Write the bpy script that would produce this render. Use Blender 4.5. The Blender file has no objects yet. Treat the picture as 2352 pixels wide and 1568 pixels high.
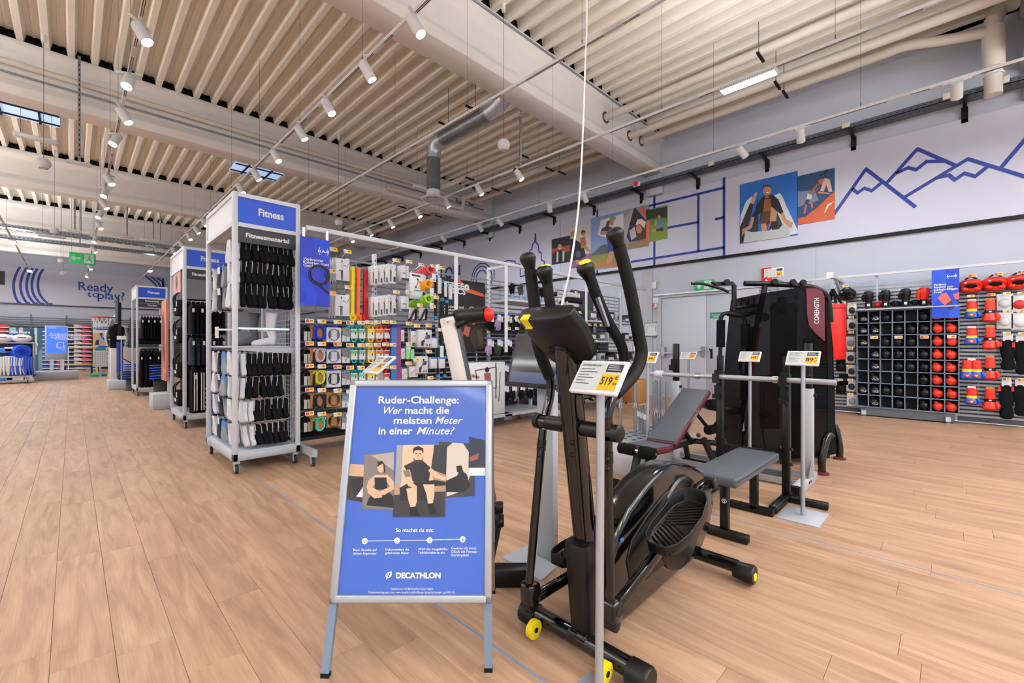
import bpy, bmesh, math, random
from math import sin, cos, pi, sqrt, radians
from mathutils import Vector as V, Matrix
random.seed(11)
SC = bpy.context.scene
COL = SC.collection
# ---------------------------------------------------------------- camera
F, CH = 1010.0, 1.25                      # focal length in pixels of the 2352x1568 frame, eye height
cd = bpy.data.cameras.new('camera'); cam = bpy.data.objects.new('camera', cd); COL.objects.link(cam)
cd.sensor_width = 36; cd.lens = 36*F/2352; cd.shift_y = 9/2352; cd.clip_start = .05; cd.clip_end = 200
cam.location = (0, 0, CH); cam.rotation_euler = (pi/2, 0, -pi/4); SC.camera = cam
# ---------------------------------------------------------------- world, view
W = bpy.data.worlds.new('world'); SC.world = W; W.use_nodes = True
W.node_tree.nodes['Background'].inputs[0].default_value = (.9, .95, 1, 1)
W.node_tree.nodes['Background'].inputs[1].default_value = 1.5
SC.view_settings.view_transform = 'Standard'; SC.view_settings.look = 'None'
SC.view_settings.gamma = 1; SC.view_settings.use_curve_mapping = False
SC.view_settings.exposure = -0.15
cy = SC.cycles; cy.use_light_tree = False; cy.max_bounces = 6; cy.diffuse_bounces = 3; cy.glossy_bounces = 3; cy.transmission_bounces = 3; cy.transparent_max_bounces = 8
cy.use_adaptive_sampling = True; cy.adaptive_threshold = .2; cy.adaptive_min_samples = 16; cy.caustics_reflective = False; cy.caustics_refractive = False
SPOT_W, PANEL_W, ROW_W = 50, 55, 105
# ---------------------------------------------------------------- added unseen area lights behind and left of the camera, to brighten the hall
def area(name, loc, sx, sy, w, col=(.95, .975, 1), rot=(0, 0, 0)):
    l = bpy.data.lights.new(name, 'AREA'); l.shape = 'RECTANGLE'; l.size = sx; l.size_y = sy; l.energy = w; l.color = col
    o = bpy.data.objects.new(name, l); o.location = loc; o.rotation_euler = rot; COL.objects.link(o); return o
for x in (-4.2, -1.3, .5, 2.4, 4.0, 5.9, 7.8): area('added_row_light', (x, -3.6, 4.5), .12, 4, ROW_W)
for x in (-6.5, -4.2): area('added_row_light', (x, 6, 4.5), .12, 12, ROW_W*2); area('added_row_light', (x+.6, 20, 4.5), .12, 14, ROW_W*3)
# added unseen uplights over the same rows, to brighten the deck
UPW = 175
for x in (-4.2, -1.3, .5, 2.4, 4.0, 5.9, 7.8): area('added_row_uplight', (x, -3.6, 4.6), .12, 4, UPW, (1, .985, .965), (pi, 0, 0))
for x in (-6.5, -4.2): area('added_row_uplight', (x, 6, 4.6), .12, 12, UPW*3, (1, .985, .965), (pi, 0, 0)); area('added_row_uplight', (x+.6, 20, 4.6), .12, 14, UPW*3, (1, .985, .965), (pi, 0, 0))
# ---------------------------------------------------------------- pixel <-> place
R2 = sqrt(2); FW = V((1/R2, 1/R2, 0)); RT = V((1/R2, -1/R2, 0)); UP = V((0, 0, 1)); EYE = V((0, 0, CH))
def ray(px, py): return FW + RT*((px-1176)/F) + UP*((793-py)/F)
def at(px, py, X=None, Y=None, Z=None, d=None, pl=None):
    r = ray(px, py)
    if X is not None: t = X/r.x
    elif Y is not None: t = Y/r.y
    elif Z is not None: t = (Z-CH)/r.z
    elif d is not None: t = d
    else: t = (pl[0]-EYE).dot(pl[1])/r.dot(pl[1])
    return EYE + r*t
def proj(p):
    q = V(p)-EYE; d = q.dot(FW); return (1176+F*q.dot(RT)/d, 793-F*q.z/d, d)
# ---------------------------------------------------------------- materials
MT = {}
def lin(c): return tuple((x/255/12.92 if x/255 <= .04045 else ((x/255+.055)/1.055)**2.4) for x in c)
def mat(name, c, rough=.5, metal=0, emit=0, alpha=1, noise=0, nscale=20, bump=0, spec=.5, coat=0):
    m = bpy.data.materials.new(name); m.use_nodes = True; nt = m.node_tree; b = nt.nodes['Principled BSDF']
    lc = lin(c)+(1,)
    b.inputs['Base Color'].default_value = lc; b.inputs['Roughness'].default_value = rough
    b.inputs['Metallic'].default_value = metal; b.inputs['Specular IOR Level'].default_value = spec
    if coat: b.inputs['Coat Weight'].default_value = coat; b.inputs['Coat Roughness'].default_value = .08
    if alpha < 1: b.inputs['Alpha'].default_value = alpha
    if emit: b.inputs['Emission Color'].default_value = lc; b.inputs['Emission Strength'].default_value = emit; m.cycles.emission_sampling = 'NONE'
    if noise or bump:
        n = nt.nodes.new('ShaderNodeTexNoise'); n.inputs['Scale'].default_value = nscale; n.inputs['Detail'].default_value = 4
        tc = nt.nodes.new('ShaderNodeNewGeometry'); nt.links.new(tc.outputs['Position'], n.inputs['Vector'])
        if noise:
            mx = nt.nodes.new('ShaderNodeMix'); mx.data_type = 'RGBA'
            mx.inputs[6].default_value = tuple(x*(1-noise) for x in lc[:3])+(1,); mx.inputs[7].default_value = tuple(min(1, x*(1+noise)) for x in lc[:3])+(1,)
            nt.links.new(n.outputs['Fac'], mx.inputs[0]); nt.links.new(mx.outputs[2], b.inputs['Base Color'])
        if bump:
            bp = nt.nodes.new('ShaderNodeBump'); bp.inputs['Strength'].default_value = bump; bp.inputs['Distance'].default_value = .01
            nt.links.new(n.outputs['Fac'], bp.inputs['Height']); nt.links.new(bp.outputs['Normal'], b.inputs['Normal'])
    MT[name] = m; return m
def col(r, g, b, rough=.55):                       # a plain print or plastic colour
    k = 'colour_%d_%d_%d_%d' % (r, g, b, rough*100)
    return MT.get(k) or mat(k, (r, g, b), rough)
def G(m):
    return m if not isinstance(m, (str, tuple)) else (MT[m] if isinstance(m, str) else col(*m))
mat('wall_white', (192, 198, 214), .75, noise=.02, nscale=3)
mat('concrete', (232, 228, 225), .8, noise=.05, nscale=5, bump=.05)
mat('deck', (238, 232, 220), .45, noise=.03, nscale=2)
mat('black', (11, 11, 12), .55, spec=.3)
mat('foam_black', (8, 8, 9), .9, spec=.2)
mat('gloss_black', (6, 6, 7), .13, coat=.35, spec=.4)
mat('satin_black', (11, 11, 12), .36, spec=.35)
mat('grip_black', (11, 11, 12), .65, spec=.3, bump=.1, nscale=300)
mat('black_cloth', (13, 14, 18), .9, spec=.2, noise=.3, nscale=60, bump=.2)
mat('navy_cloth', (24, 31, 52), .85, noise=.25, nscale=60, bump=.2)
mat('white_cloth', (212, 212, 220), .9, noise=.06, nscale=60, bump=.25)
mat('grey_cloth', (136, 142, 152), .9, noise=.15, nscale=60, bump=.25)
mat('white_metal', (206, 210, 218), .38)
mat('grey_metal', (176, 180, 188), .42)
mat('silver', (190, 196, 205), .32, .75)
mat('alu', (176, 181, 190), .36, .6)
mat('galv', (150, 157, 166), .38, .8, noise=.15, nscale=30)
mat('dark_galv', (92, 98, 106), .5, .5)
mat('chrome', (220, 222, 226), .12, 1)
mat('duct', (132, 138, 143), .3, .85, noise=.2, nscale=8)
mat('pipe', (208, 200, 190), .6)
mat('white', (226, 227, 232), .5)
mat('paper', (220, 221, 226), .6)
mat('carton', (176, 124, 72), .75, noise=.06, nscale=30)
mat('banner', (203, 206, 226), .55)
mat('line_blue', (20, 52, 150), .5)
mat('sign_blue', (14, 76, 208), .45)
mat('deep_blue', (12, 44, 190), .45)
mat('poster_blue', (58, 96, 190), .35, coat=.25)
mat('slate', (42, 47, 54), .5)
mat('yellow', (252, 178, 18), .5)
mat('lemon', (240, 214, 10), .35)
mat('ink_grey', (196, 202, 202), .5)
mat('lens', (255, 253, 250), .3, emit=45)
mat('panel_light', (255, 254, 252), .3, emit=9)
mat('sky_pane', (170, 195, 235), .3, emit=.9)
mat('screen_blue', (58, 112, 244), .3, emit=.7)
mat('exit_green', (24, 160, 88), .4, emit=.5)
mat('red', (228, 34, 30), .45)
mat('red_vinyl', (226, 48, 30), .3)
mat('black_vinyl', (12, 12, 14), .33, spec=.4)
mat('maroon', (92, 22, 36), .5)
mat('pad_grey', (72, 78, 88), .5, noise=.12, nscale=500, bump=.12)
mat('shelf_blue', (120, 136, 158), .45)
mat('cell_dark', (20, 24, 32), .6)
mat('glass_dark', (16, 22, 34), .08, spec=.35)
mat('clear', (225, 230, 236), .12, alpha=.28)
mat('net_black', (7, 7, 9), .9, alpha=.82, spec=.1)
mat('basket_blue', (24, 78, 222), .35)
mat('skin', (214, 158, 124), .6)
mat('foam_blue', (20, 70, 215), .55)
def wood():
    m = bpy.data.materials.new('oak_plank'); m.use_nodes = True; nt = m.node_tree; N = nt.nodes.new; K = nt.links.new
    b = nt.nodes['Principled BSDF']; b.inputs['Roughness'].default_value = .42; b.inputs['Specular IOR Level'].default_value = .35
    g = N('ShaderNodeNewGeometry'); oi = N('ShaderNodeObjectInfo')
    ad = N('ShaderNodeMath'); K(g.outputs['Random Per Island'], ad.inputs[0]); K(oi.outputs['Random'], ad.inputs[1])
    fr = N('ShaderNodeMath'); fr.operation = 'FRACT'; K(ad.outputs[0], fr.inputs[0])
    mul = N('ShaderNodeVectorMath'); mul.operation = 'MULTIPLY'; mul.inputs[1].default_value = (7, .8, 1); K(g.outputs['Position'], mul.inputs[0])
    off = N('ShaderNodeCombineXYZ'); sc = N('ShaderNodeMath'); sc.operation = 'MULTIPLY'; sc.inputs[1].default_value = 91; K(fr.outputs[0], sc.inputs[0])
    K(sc.outputs[0], off.inputs[0]); K(sc.outputs[0], off.inputs[1])
    sm = N('ShaderNodeVectorMath'); K(mul.outputs[0], sm.inputs[0]); K(off.outputs[0], sm.inputs[1])
    n1 = N('ShaderNodeTexNoise'); n1.inputs['Scale'].default_value = 1.6; n1.inputs['Detail'].default_value = 6; n1.inputs['Distortion'].default_value = 1.3; K(sm.outputs[0], n1.inputs['Vector'])
    mul2 = N('ShaderNodeVectorMath'); mul2.operation = 'MULTIPLY'; mul2.inputs[1].default_value = (7, 1.5, 1); K(sm.outputs[0], mul2.inputs[0])
    n2 = N('ShaderNodeTexNoise'); n2.inputs['Scale'].default_value = 4; n2.inputs['Detail'].default_value = 5; K(mul2.outputs[0], n2.inputs['Vector'])
    cr = N('ShaderNodeValToRGB'); e = cr.color_ramp.elements
    e[0].position = .3; e[0].color = lin((160, 126, 101))+(1,); e[1].position = .72; e[1].color = lin((198, 163, 135))+(1,)
    K(n1.outputs['Fac'], cr.inputs[0])
    mx = N('ShaderNodeMix'); mx.data_type = 'RGBA'; mx.blend_type = 'MULTIPLY'; mx.inputs[0].default_value = .4; K(cr.outputs[0], mx.inputs[6])
    c2 = N('ShaderNodeValToRGB'); f = c2.color_ramp.elements; f[0].position = .36; f[0].color = (.72, .68, .64, 1); f[1].position = .6; f[1].color = (1, 1, 1, 1)
    K(n2.outputs['Fac'], c2.inputs[0]); K(c2.outputs[0], mx.inputs[7])
    hs = N('ShaderNodeHueSaturation'); mr = N('ShaderNodeMapRange'); mr.inputs[3].default_value = .92; mr.inputs[4].default_value = 1.1
    K(fr.outputs[0], mr.inputs[0]); K(mr.outputs[0], hs.inputs['Value']); K(mx.outputs[2], hs.inputs['Color']); K(hs.outputs[0], b.inputs['Base Color'])
    MT['oak_plank'] = m
wood()
mat('joint', (120, 92, 70), .8)
# ---------------------------------------------------------------- mesh builder
class B:
    def __init__(s): s.v = []; s.f = []; s.m = []; s.s = []
    def add(s, vs, fs, m=0, sm=False):
        k = len(s.v); s.v += [tuple(v) for v in vs]; s.f += [tuple(i+k for i in f) for f in fs]; s.m += [m]*len(fs); s.s += [sm]*len(fs); return s
    def box(s, x0, y0, z0, x1, y1, z1, m=0):
        return s.add([(x, y, z) for z in (z0, z1) for y in (y0, y1) for x in (x0, x1)], [(0, 2, 3, 1), (4, 5, 7, 6), (0, 1, 5, 4), (2, 6, 7, 3), (0, 4, 6, 2), (1, 3, 7, 5)], m)
    def ob(s, c, a, b, h, m=0):                       # box: centre and three half-extent vectors
        c = V(c); a = V(a); b = V(b); h = V(h)
        return s.add([c+a*i+b*j+h*k for k in (-1, 1) for j in (-1, 1) for i in (-1, 1)], [(0, 2, 3, 1), (4, 5, 7, 6), (0, 1, 5, 4), (2, 6, 7, 3), (0, 4, 6, 2), (1, 3, 7, 5)], m)
    def bar(s, p, q, w, h, m=0, up=UP):               # rectangular tube from p to q
        p = V(p); q = V(q); a = (q-p); n = a.normalized(); u = V(up)
        if abs(n.dot(u)) > .98: u = V((1, 0, 0))
        r = n.cross(u).normalized(); t = r.cross(n)
        return s.ob((p+q)/2, a/2, r*w/2, t*h/2, m)
    def loft(s, rings, m=0, sm=True, cap=True, close=True):
        n = len(rings[0]); k = len(s.v); vs = [p for r in rings for p in r]; fs = []
        for i in range(len(rings)-1):
            for j in range(n if close else n-1):
                a = i*n+j; b = i*n+(j+1) % n; fs.append((a, b, b+n, a+n))
        s.add(vs, fs, m, sm)
        if cap:
            e = (len(rings)-1)*n; s.f += [tuple(k+j for j in range(n))[::-1], tuple(k+e+j for j in range(n))]; s.m += [m, m]; s.s += [False, False]
        return s
    def tube(s, pts, r, n=10, m=0, cap=True, ry=None, curve=0, side=None):
        pts = [V(p) for p in pts]; rs = list(r) if isinstance(r, (list, tuple)) else [r]*len(pts)
        if curve:
            np_, nr = [], []
            for i in range(len(pts)-1):
                p0 = pts[max(i-1, 0)]; p1 = pts[i]; p2 = pts[i+1]; p3 = pts[min(i+2, len(pts)-1)]
                for k in range(curve):
                    t = k/curve
                    np_.append(.5*((2*p1)+(p2-p0)*t+(2*p0-5*p1+4*p2-p3)*t*t+(3*p1-p0-3*p2+p3)*t**3)); nr.append(rs[i]*(1-t)+rs[i+1]*t)
            pts = np_+[pts[-1]]; rs = nr+[rs[-1]]
        rings = []; u = None
        for i, p in enumerate(pts):
            t = (pts[min(i+1, len(pts)-1)]-pts[max(i-1, 0)]).normalized()
            if u is None:
                u = V(side) if side else (V((0, 0, 1)) if abs(t.z) < .9 else V((1, 0, 0)))
            u = (u-t*u.dot(t)).normalized(); w = t.cross(u); k = ry or 1
            rings.append([p+u*cos(a*2*pi/n)*rs[i]*k+w*sin(a*2*pi/n)*rs[i] for a in range(n)])
        return s.loft(rings, m, True, cap)
    def cyl(s, p, q, r, r2=None, n=12, m=0): return s.tube([p, q], [r, r if r2 is None else r2], n, m)
    def lathe(s, o, prof, n=16, m=0, ax=UP, sm=True):
        ax = V(ax).normalized(); u = ax.orthogonal().normalized(); w = ax.cross(u); o = V(o)
        return s.loft([[o+ax*h+(u*cos(2*pi*k/n)+w*sin(2*pi*k/n))*max(r, 1e-5) for k in range(n)] for r, h in prof], m, sm)
    def sph(s, c, r, n=12, m=0, mn=6):
        rx, ry, rz = r if isinstance(r, (tuple, list)) else (r, r, r); c = V(c)
        return s.loft([[c+V((rx*sin(pi*i/mn)*cos(2*pi*k/n), ry*sin(pi*i/mn)*sin(2*pi*k/n), -rz*cos(pi*i/mn))) if 0 < i < mn else c+V((1e-5*cos(2*pi*k/n), 1e-5*sin(2*pi*k/n), -rz*cos(pi*i/mn))) for k in range(n)] for i in range(mn+1)], m, True, False)
    def tor(s, c, R, r, ax=UP, n=20, k=8, m=0, e=1, u=None):
        ax = V(ax).normalized(); u = V(u).normalized() if u else ax.orthogonal().normalized(); w = ax.cross(u); c = V(c); rings = []
        for i in range(n+1):
            a = 2*pi*i/n; d = u*cos(a)+w*sin(a); rings.append([c+u*cos(a)*R+w*sin(a)*R*e+d*cos(2*pi*j/k)*r+ax*sin(2*pi*j/k)*r for j in range(k)])
        return s.loft(rings, m, True, False)
    def prism(s, pts, vec, m=0, sm=False):
        pts = [V(p) for p in pts]; vec = V(vec); n = len(pts)
        s.add(pts+[p+vec for p in pts], [tuple(range(n)), tuple(range(2*n-1, n-1, -1))]+[((j+1) % n, j, j+n, (j+1) % n+n) for j in range(n)], m, sm); return s
    def poly(s, pts, m=0): return s.add(pts, [tuple(range(len(pts)))], m)
    def build(s, name, mats, parent=None, bevel=0, seg=1, ang=35, org=None):
        if not isinstance(mats, list): mats = [mats]
        c = V(org) if org is not None else V(((min(v[0] for v in s.v)+max(v[0] for v in s.v))/2, (min(v[1] for v in s.v)+max(v[1] for v in s.v))/2, min(v[2] for v in s.v)))
        me = bpy.data.meshes.new(name); me.from_pydata([tuple(V(v)-c) for v in s.v], [], s.f)
        for k in mats: me.materials.append(G(k))
        me.polygons.foreach_set('material_index', s.m); me.polygons.foreach_set('use_smooth', [True]*len(s.f) if bevel else s.s)
        if bevel or any(s.s):
            bm = bmesh.new(); bm.from_mesh(me)
            bmesh.ops.recalc_face_normals(bm, faces=bm.faces)
            if bevel:
                es = [e for e in bm.edges if len(e.link_faces) == 2 and e.calc_face_angle(0) > radians(ang)]
                bmesh.ops.bevel(bm, geom=es, offset=bevel, segments=seg, affect='EDGES', clamp_overlap=True, profile=.5)
            bm.to_mesh(me); bm.free(); me.set_sharp_from_angle(angle=radians(50 if bevel else 42))
        return link(name, me, c, parent)
WM = {}
def link(name, me, loc, parent=None, rot=None):
    o = bpy.data.objects.new(name, me); COL.objects.link(o); o.location = loc
    if rot is not None: o.rotation_euler = rot
    if parent is not None: o.parent = parent; o.matrix_parent_inverse = WM[parent.name].inverted()
    WM[o.name] = Matrix.Translation(loc)
    return o
def L(o, label, cat, group=None, kind=None):
    o['label'] = label; o['category'] = cat
    if group: o['group'] = group
    if kind: o['kind'] = kind
    return o
def ST(o): o['kind'] = 'stuff'; return o
def S(o): o['kind'] = 'structure'; return o
def E(name, loc, label=None, cat=None, group=None):
    o = link(name, None, V(loc)); o.empty_display_size = .1
    if label: L(o, label, cat, group)
    return o
def dup(root, loc, label=None, rz=None, group=None, sc=None):
    r = root.copy(); COL.objects.link(r); r.location = loc
    if rz is not None: r.rotation_euler = (0, 0, rz) if not isinstance(rz, tuple) else rz
    if sc: r.scale = sc
    if label: r['label'] = label
    if group: r['group'] = group
    for ch in root.children:
        c = ch.copy(); COL.objects.link(c); c.parent = r; c.matrix_parent_inverse = ch.matrix_parent_inverse
        for g in ch.children:
            d = g.copy(); COL.objects.link(d); d.parent = c; d.matrix_parent_inverse = g.matrix_parent_inverse
    return r
# ---------------------------------------------------------------- lettering and flat print
TXT = {}
def glyphs(s, bold=0, shear=0):
    k = (s, bold, shear)
    if k not in TXT:
        cu = bpy.data.curves.new('lettering', 'FONT'); cu.body = s; cu.size = 1; cu.offset = bold; cu.shear = shear; cu.resolution_u = 3
        ob = bpy.data.objects.new('lettering', cu); me = ob.to_mesh()
        vs = [(v.co.x, v.co.y) for v in me.vertices]; fs = [tuple(p.vertices) for p in me.polygons]
        ob.to_mesh_clear(); bpy.data.objects.remove(ob); bpy.data.curves.remove(cu); TXT[k] = (vs, fs)
    return TXT[k]
def text(b, s, p, u, v, size, m=0, al='l', bold=.015, shear=0, width=None, lift=None):
    vs, fs = glyphs(s, bold, shear); p = V(p); u = V(u).normalized(); v = V(v).normalized()
    if not vs: return
    x0 = min(a[0] for a in vs); x1 = max(a[0] for a in vs); k = size; ks = size if width is None else width/(x1-x0)
    o = {'l': x0, 'c': (x0+x1)/2, 'r': x1}[al]; n = u.cross(v)*(lift if lift is not None else 0)
    b.add([p+u*(a[0]-o)*ks+v*a[1]*k+n for a in vs], fs, m)
def el(cx, cy, rx, ry=None, n=14, a0=0, a1=360):
    ry = rx if ry is None else ry
    return [(cx+rx*cos(radians(a0+(a1-a0)*i/n)), cy+ry*sin(radians(a0+(a1-a0)*i/n))) for i in range(n if a1-a0 == 360 else n+1)]
def art(name, polys, f, nrm, parent=None, lift=.0006, base=.001):
    """flat print: polys = [(colour, [(x, y)...])], f maps the 2D points onto the printed surface"""
    b = B(); mats = []; nrm = V(nrm)
    for i, (c, pts) in enumerate(polys):
        if c not in mats: mats.append(c)
        b.poly([f(*p)+nrm*(base+lift*i) for p in pts], mats.index(c))
    return b.build(name, mats, parent)
def strip(b, pts, w, nrm, m=0, t=.004):                # flat ribbon of width w along pts
    pts = [V(p) for p in pts]; nrm = V(nrm).normalized()
    for i in range(len(pts)-1):
        a, c = pts[i], pts[i+1]; d = (c-a).normalized(); s = nrm.cross(d)*w/2; e = d*w*.35
        b.prism([a-e-s, c+e-s, c+e+s, a-e+s], nrm*(t*(1+.22*(i % 2)+.08*(i % 3))), m)
ORD = ['first', 'second', 'third', 'fourth', 'fifth', 'sixth', 'seventh', 'eighth', 'ninth', 'tenth', 'eleventh', 'twelfth', 'thirteenth', 'fourteenth', 'fifteenth', 'sixteenth', 'seventeenth', 'eighteenth', 'nineteenth', 'twentieth']
# ================================================================ THE SHELL
XW, YW, ZD = 10.4, 31.5, 6.45            # right wall, far wall, underside of the deck
fl = S(B().box(-14, -9, -.08, XW, YW, -.006).build('floor', 'joint'))
PW, PLN = .186, 1.24
def plank_mesh():
    b = B(); x = PW/2-.0006; y = PLN/2-.0006; c = .001
    b.add([(-x, -y, -.006), (x, -y, -.006), (x, y, -.006), (-x, y, -.006), (-x, -y, -c), (x, -y, -c), (x, y, -c), (-x, y, -c), (-x+c, -y+c, 0), (x-c, -y+c, 0), (x-c, y-c, 0), (-x+c, y-c, 0)],
          [(0, 1, 5, 4), (1, 2, 6, 5), (2, 3, 7, 6), (3, 0, 4, 7), (4, 5, 9, 8), (5, 6, 10, 9), (6, 7, 11, 10), (7, 4, 8, 11), (8, 9, 10, 11)])
    return b
pm = plank_mesh(); me0 = bpy.data.meshes.new('plank'); me0.from_pydata(pm.v, [], pm.f); me0.materials.append(MT['oak_plank'])
spots = []
ncol = int((XW+12.4)/PW)
for i in range(ncol):
    x = 1.24-PW/2-PW*int(13.4/PW)+PW*i
    if x > XW-PW/2: break
    off = random.random()*PLN
    for j in range(33):
        y = -7+off+PLN*j
        if y > YW-.62: continue
        q = V((x, y, 0))-EYE; d = q.dot(FW)
        vis = 0
        if d > .3:
            p = proj((x, y, 0)); vis = 1/d/d if -90 < p[0] < 2442 and p[1] < 1660 else 0
        spots.append((vis, x, y))
spots.sort(key=lambda s: -s[0])
for v, x, y in spots[:300]:
    link('plank', me0, (x, y, 0), fl)
b = B()
for v, x, y in spots[300:]:
    b.add([(a+x, c+y, z) for a, c, z in pm.v], pm.f)
o = b.build('plank_field', 'oak_plank', fl); o['kind'] = 'stuff'
for k, x in enumerate((1.24, 3.36)):                    # thin inlaid floor lines
    S(B().box(x-.004, -5, -.001, x+.004, YW-4, .0012).build('floor_joint_line', (104, 140, 190), fl))
# ---- trapezoid deck
b = B(); prof = []; PER = .31; x = -14
while x < XW-.01:
    prof += [(x, 0), (x+.08, 0), (x+.115, .15), (x+.175, .15), (x+.185, .138), (x+.205, .138), (x+.215, .15), (x+.275, .15)]; x += PER
prof = [(min(p, XW), z) for p, z in prof]+[(XW, 0)]
n = len(prof); b.add([(p, y, ZD+z) for y in (-9, YW) for p, z in prof], [(i+1, i, i+n, i+1+n) for i in range(n-1)])
deck = S(b.build('ceiling', 'deck'))
S(B().box(-14, -9, ZD+.16, XW, YW, ZD+.24).build('ceiling_roof_board', (190, 186, 178), deck))
# ---- concrete beams with web, flanges, dark fillers in the deck troughs
BY = [-.98, 5.27, 11.47, 17.75, 24.0, 30.25]
pf = [(-.23, 5.5), (.23, 5.5), (.23, 5.66), (.13, 5.8), (.13, 6.24), (.24, 6.33), (.24, ZD), (-.24, ZD), (-.24, 6.33), (-.13, 6.24), (-.13, 5.8), (-.23, 5.66)]
for k, y in enumerate(BY):
    bo = S(B().prism([(-14, y+a, z) for a, z in pf], (XW+14, 0, 0)).build('ceiling_beam', 'concrete', bevel=.008))
    f = B(); x = -4.7
    while x < XW-.3:
        f.prism([(x+.083, y-.2, ZD), (x+.112, y-.2, ZD+.147), (x+.278, y-.2, ZD+.147), (x+.307, y-.2, ZD)], (0, .4, 0)); x += PER
    S(f.build('trough_filler', 'foam_black', bo))
    if k < 5:
        S(B().box(10.26, y-.2, 5.02, XW, y+.2, 5.5).build('wall_corbel', 'wall_white', bevel=.01))
# ---- walls
wr = S(B().box(XW, -9, 0, XW+.2, YW, ZD+.2).build('wall_right', 'wall_white'))
for y in (1.9, 8.0, 14.0, 20):
    S(B().box(XW-.003, y-.004, 0, XW, y+.004, 3.2).build('wall_seam', (170, 172, 182), wr))
wf = S(B().box(-14, YW, 0, XW, YW+.2, ZD+.2).build('wall_far', 'wall_white'))
S(B().box(XW-.02, 2.4, 0, XW, 4.95, .1).build('baseboard_right', 'grey_metal'))
# ---- big wall banners above the sales floor (right wall), their lines and photos
XB = XW-.05; f_b = lambda x, y: at(x, y, X=XB)
def yat(px, X=XB): return at(px, 700, X=X).y
edges = [-3.5, yat(1665), 8.3, 14.3, 20.6, YW-.1]
blab = ['white wall banner with blue mountain outline and two sports photos', 'white wall banner with blue court lines and overlapping outdoor photos', 'white wall banner with blue city skyline outline above the glove shelves',
        'plain stretch of white wall banner behind the row end', 'farthest stretch of white wall banner on the long wall']
Z0, Z1 = 3.27, 4.97
ban = []
for i in range(5):
    e = E('wall_banner', (XB, (edges[i]+edges[i+1])/2, Z0), blab[i], 'banner')
    B().box(XB, edges[i]+.006, Z0, XW, edges[i+1]-.006, Z1).build('banner_sheet', 'banner', e)
    B().box(XB-.012, edges[i]+.002, Z0-.06, XW, edges[i+1]-.002, Z0-.005).build('lower_rail', 'black', e)
    ban.append(e)
def wline(e, pts, w=.055):
    b = B(); strip(b, [f_b(*p) for p in pts], w, (-1, 0, 0)); b.build('blue_line', 'line_blue', e)
m = ban[0]
wline(m, [(1917, 490), (1989, 388), (2101, 474)]); wline(m, [(1958, 434), (1970, 443), (1985, 432), (2002, 438), (2027, 418)])
wline(m, [(2036, 421), (2107, 342), (2194, 380)]); wline(m, [(2061, 397), (2086, 385), (2104, 390), (2128, 371), (2172, 370)])
wline(m, [(2077, 453), (2223, 365), (2352, 405)]); wline(m, [(2150, 409), (2180, 402), (2193, 413), (2215, 398), (2240, 405), (2270, 381)])
wline(m, [(2298, 386), (2352, 323), (2400, 262)])
m = ban[1]
wline(m, [(1663, 409), (1663, 592)]); wline(m, [(1490, 473), (1663, 431)]); wline(m, [(1604, 449), (1604, 576)]); wline(m, [(1533, 523), (1604, 510)])
wline(m, [(1451, 601), (1663, 568)]); wline(m, [(1503, 452), (1503, 612)]); wline(m, [(1644, 503), (1662, 499)]); wline(m, [(1372, 483), (1372, 630)])
m = ban[2]
sk = [(1252, 627), (1250, 600), (1244, 597), (1243, 580), (1238, 578), (1236, 562), (1231, 556), (1230, 536), (1228, 556), (1223, 562), (1222, 572), (1217, 575), (1217, 612)]
wline(m, sk, .04); wline(m, [(1147, 612), (1147, 606), (1166, 598), (1183, 600), (1184, 606), (1195, 607), (1195, 635), (1208, 632), (1208, 610)], .04)
wline(m, [(1135, 617), (1135, 640)], .04)
b = B(); text(b, 'DECATHLON', at(1057, 634, X=XB-.002), (0, -1, 0), UP, .62, al='r', bold=.03); b.build('lettering', 'line_blue', m)
b = B(); c = at(1106, 640, X=XB-.002)
for r in (.55, .44, .3): b.tor(c, r, .022, (1, 0, 0), 30, 4)
b.build('emblem_ring', 'line_blue', m)
def poster(name, quad, label, polys, e=None, X=XB-.006):
    q = [at(*p, X=X) for p in quad]; y0, y1 = max(p.y for p in q), min(p.y for p in q); z0 = min(q[2].z, q[3].z)+0; z1 = q[0].z
    o = E(name, (X, (y0+y1)/2, z0), label, 'poster')
    B().box(X, y1, z0, XB, y0, z1).build('print_sheet', polys[0][0], o)
    art('picture', polys[1:], lambda x, y: at(x, y, X=X), (-1, 0, 0), o)
    return o
BLK = (16, 17, 20); SKN = (196, 140, 108); SKD = (150, 92, 66)
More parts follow.
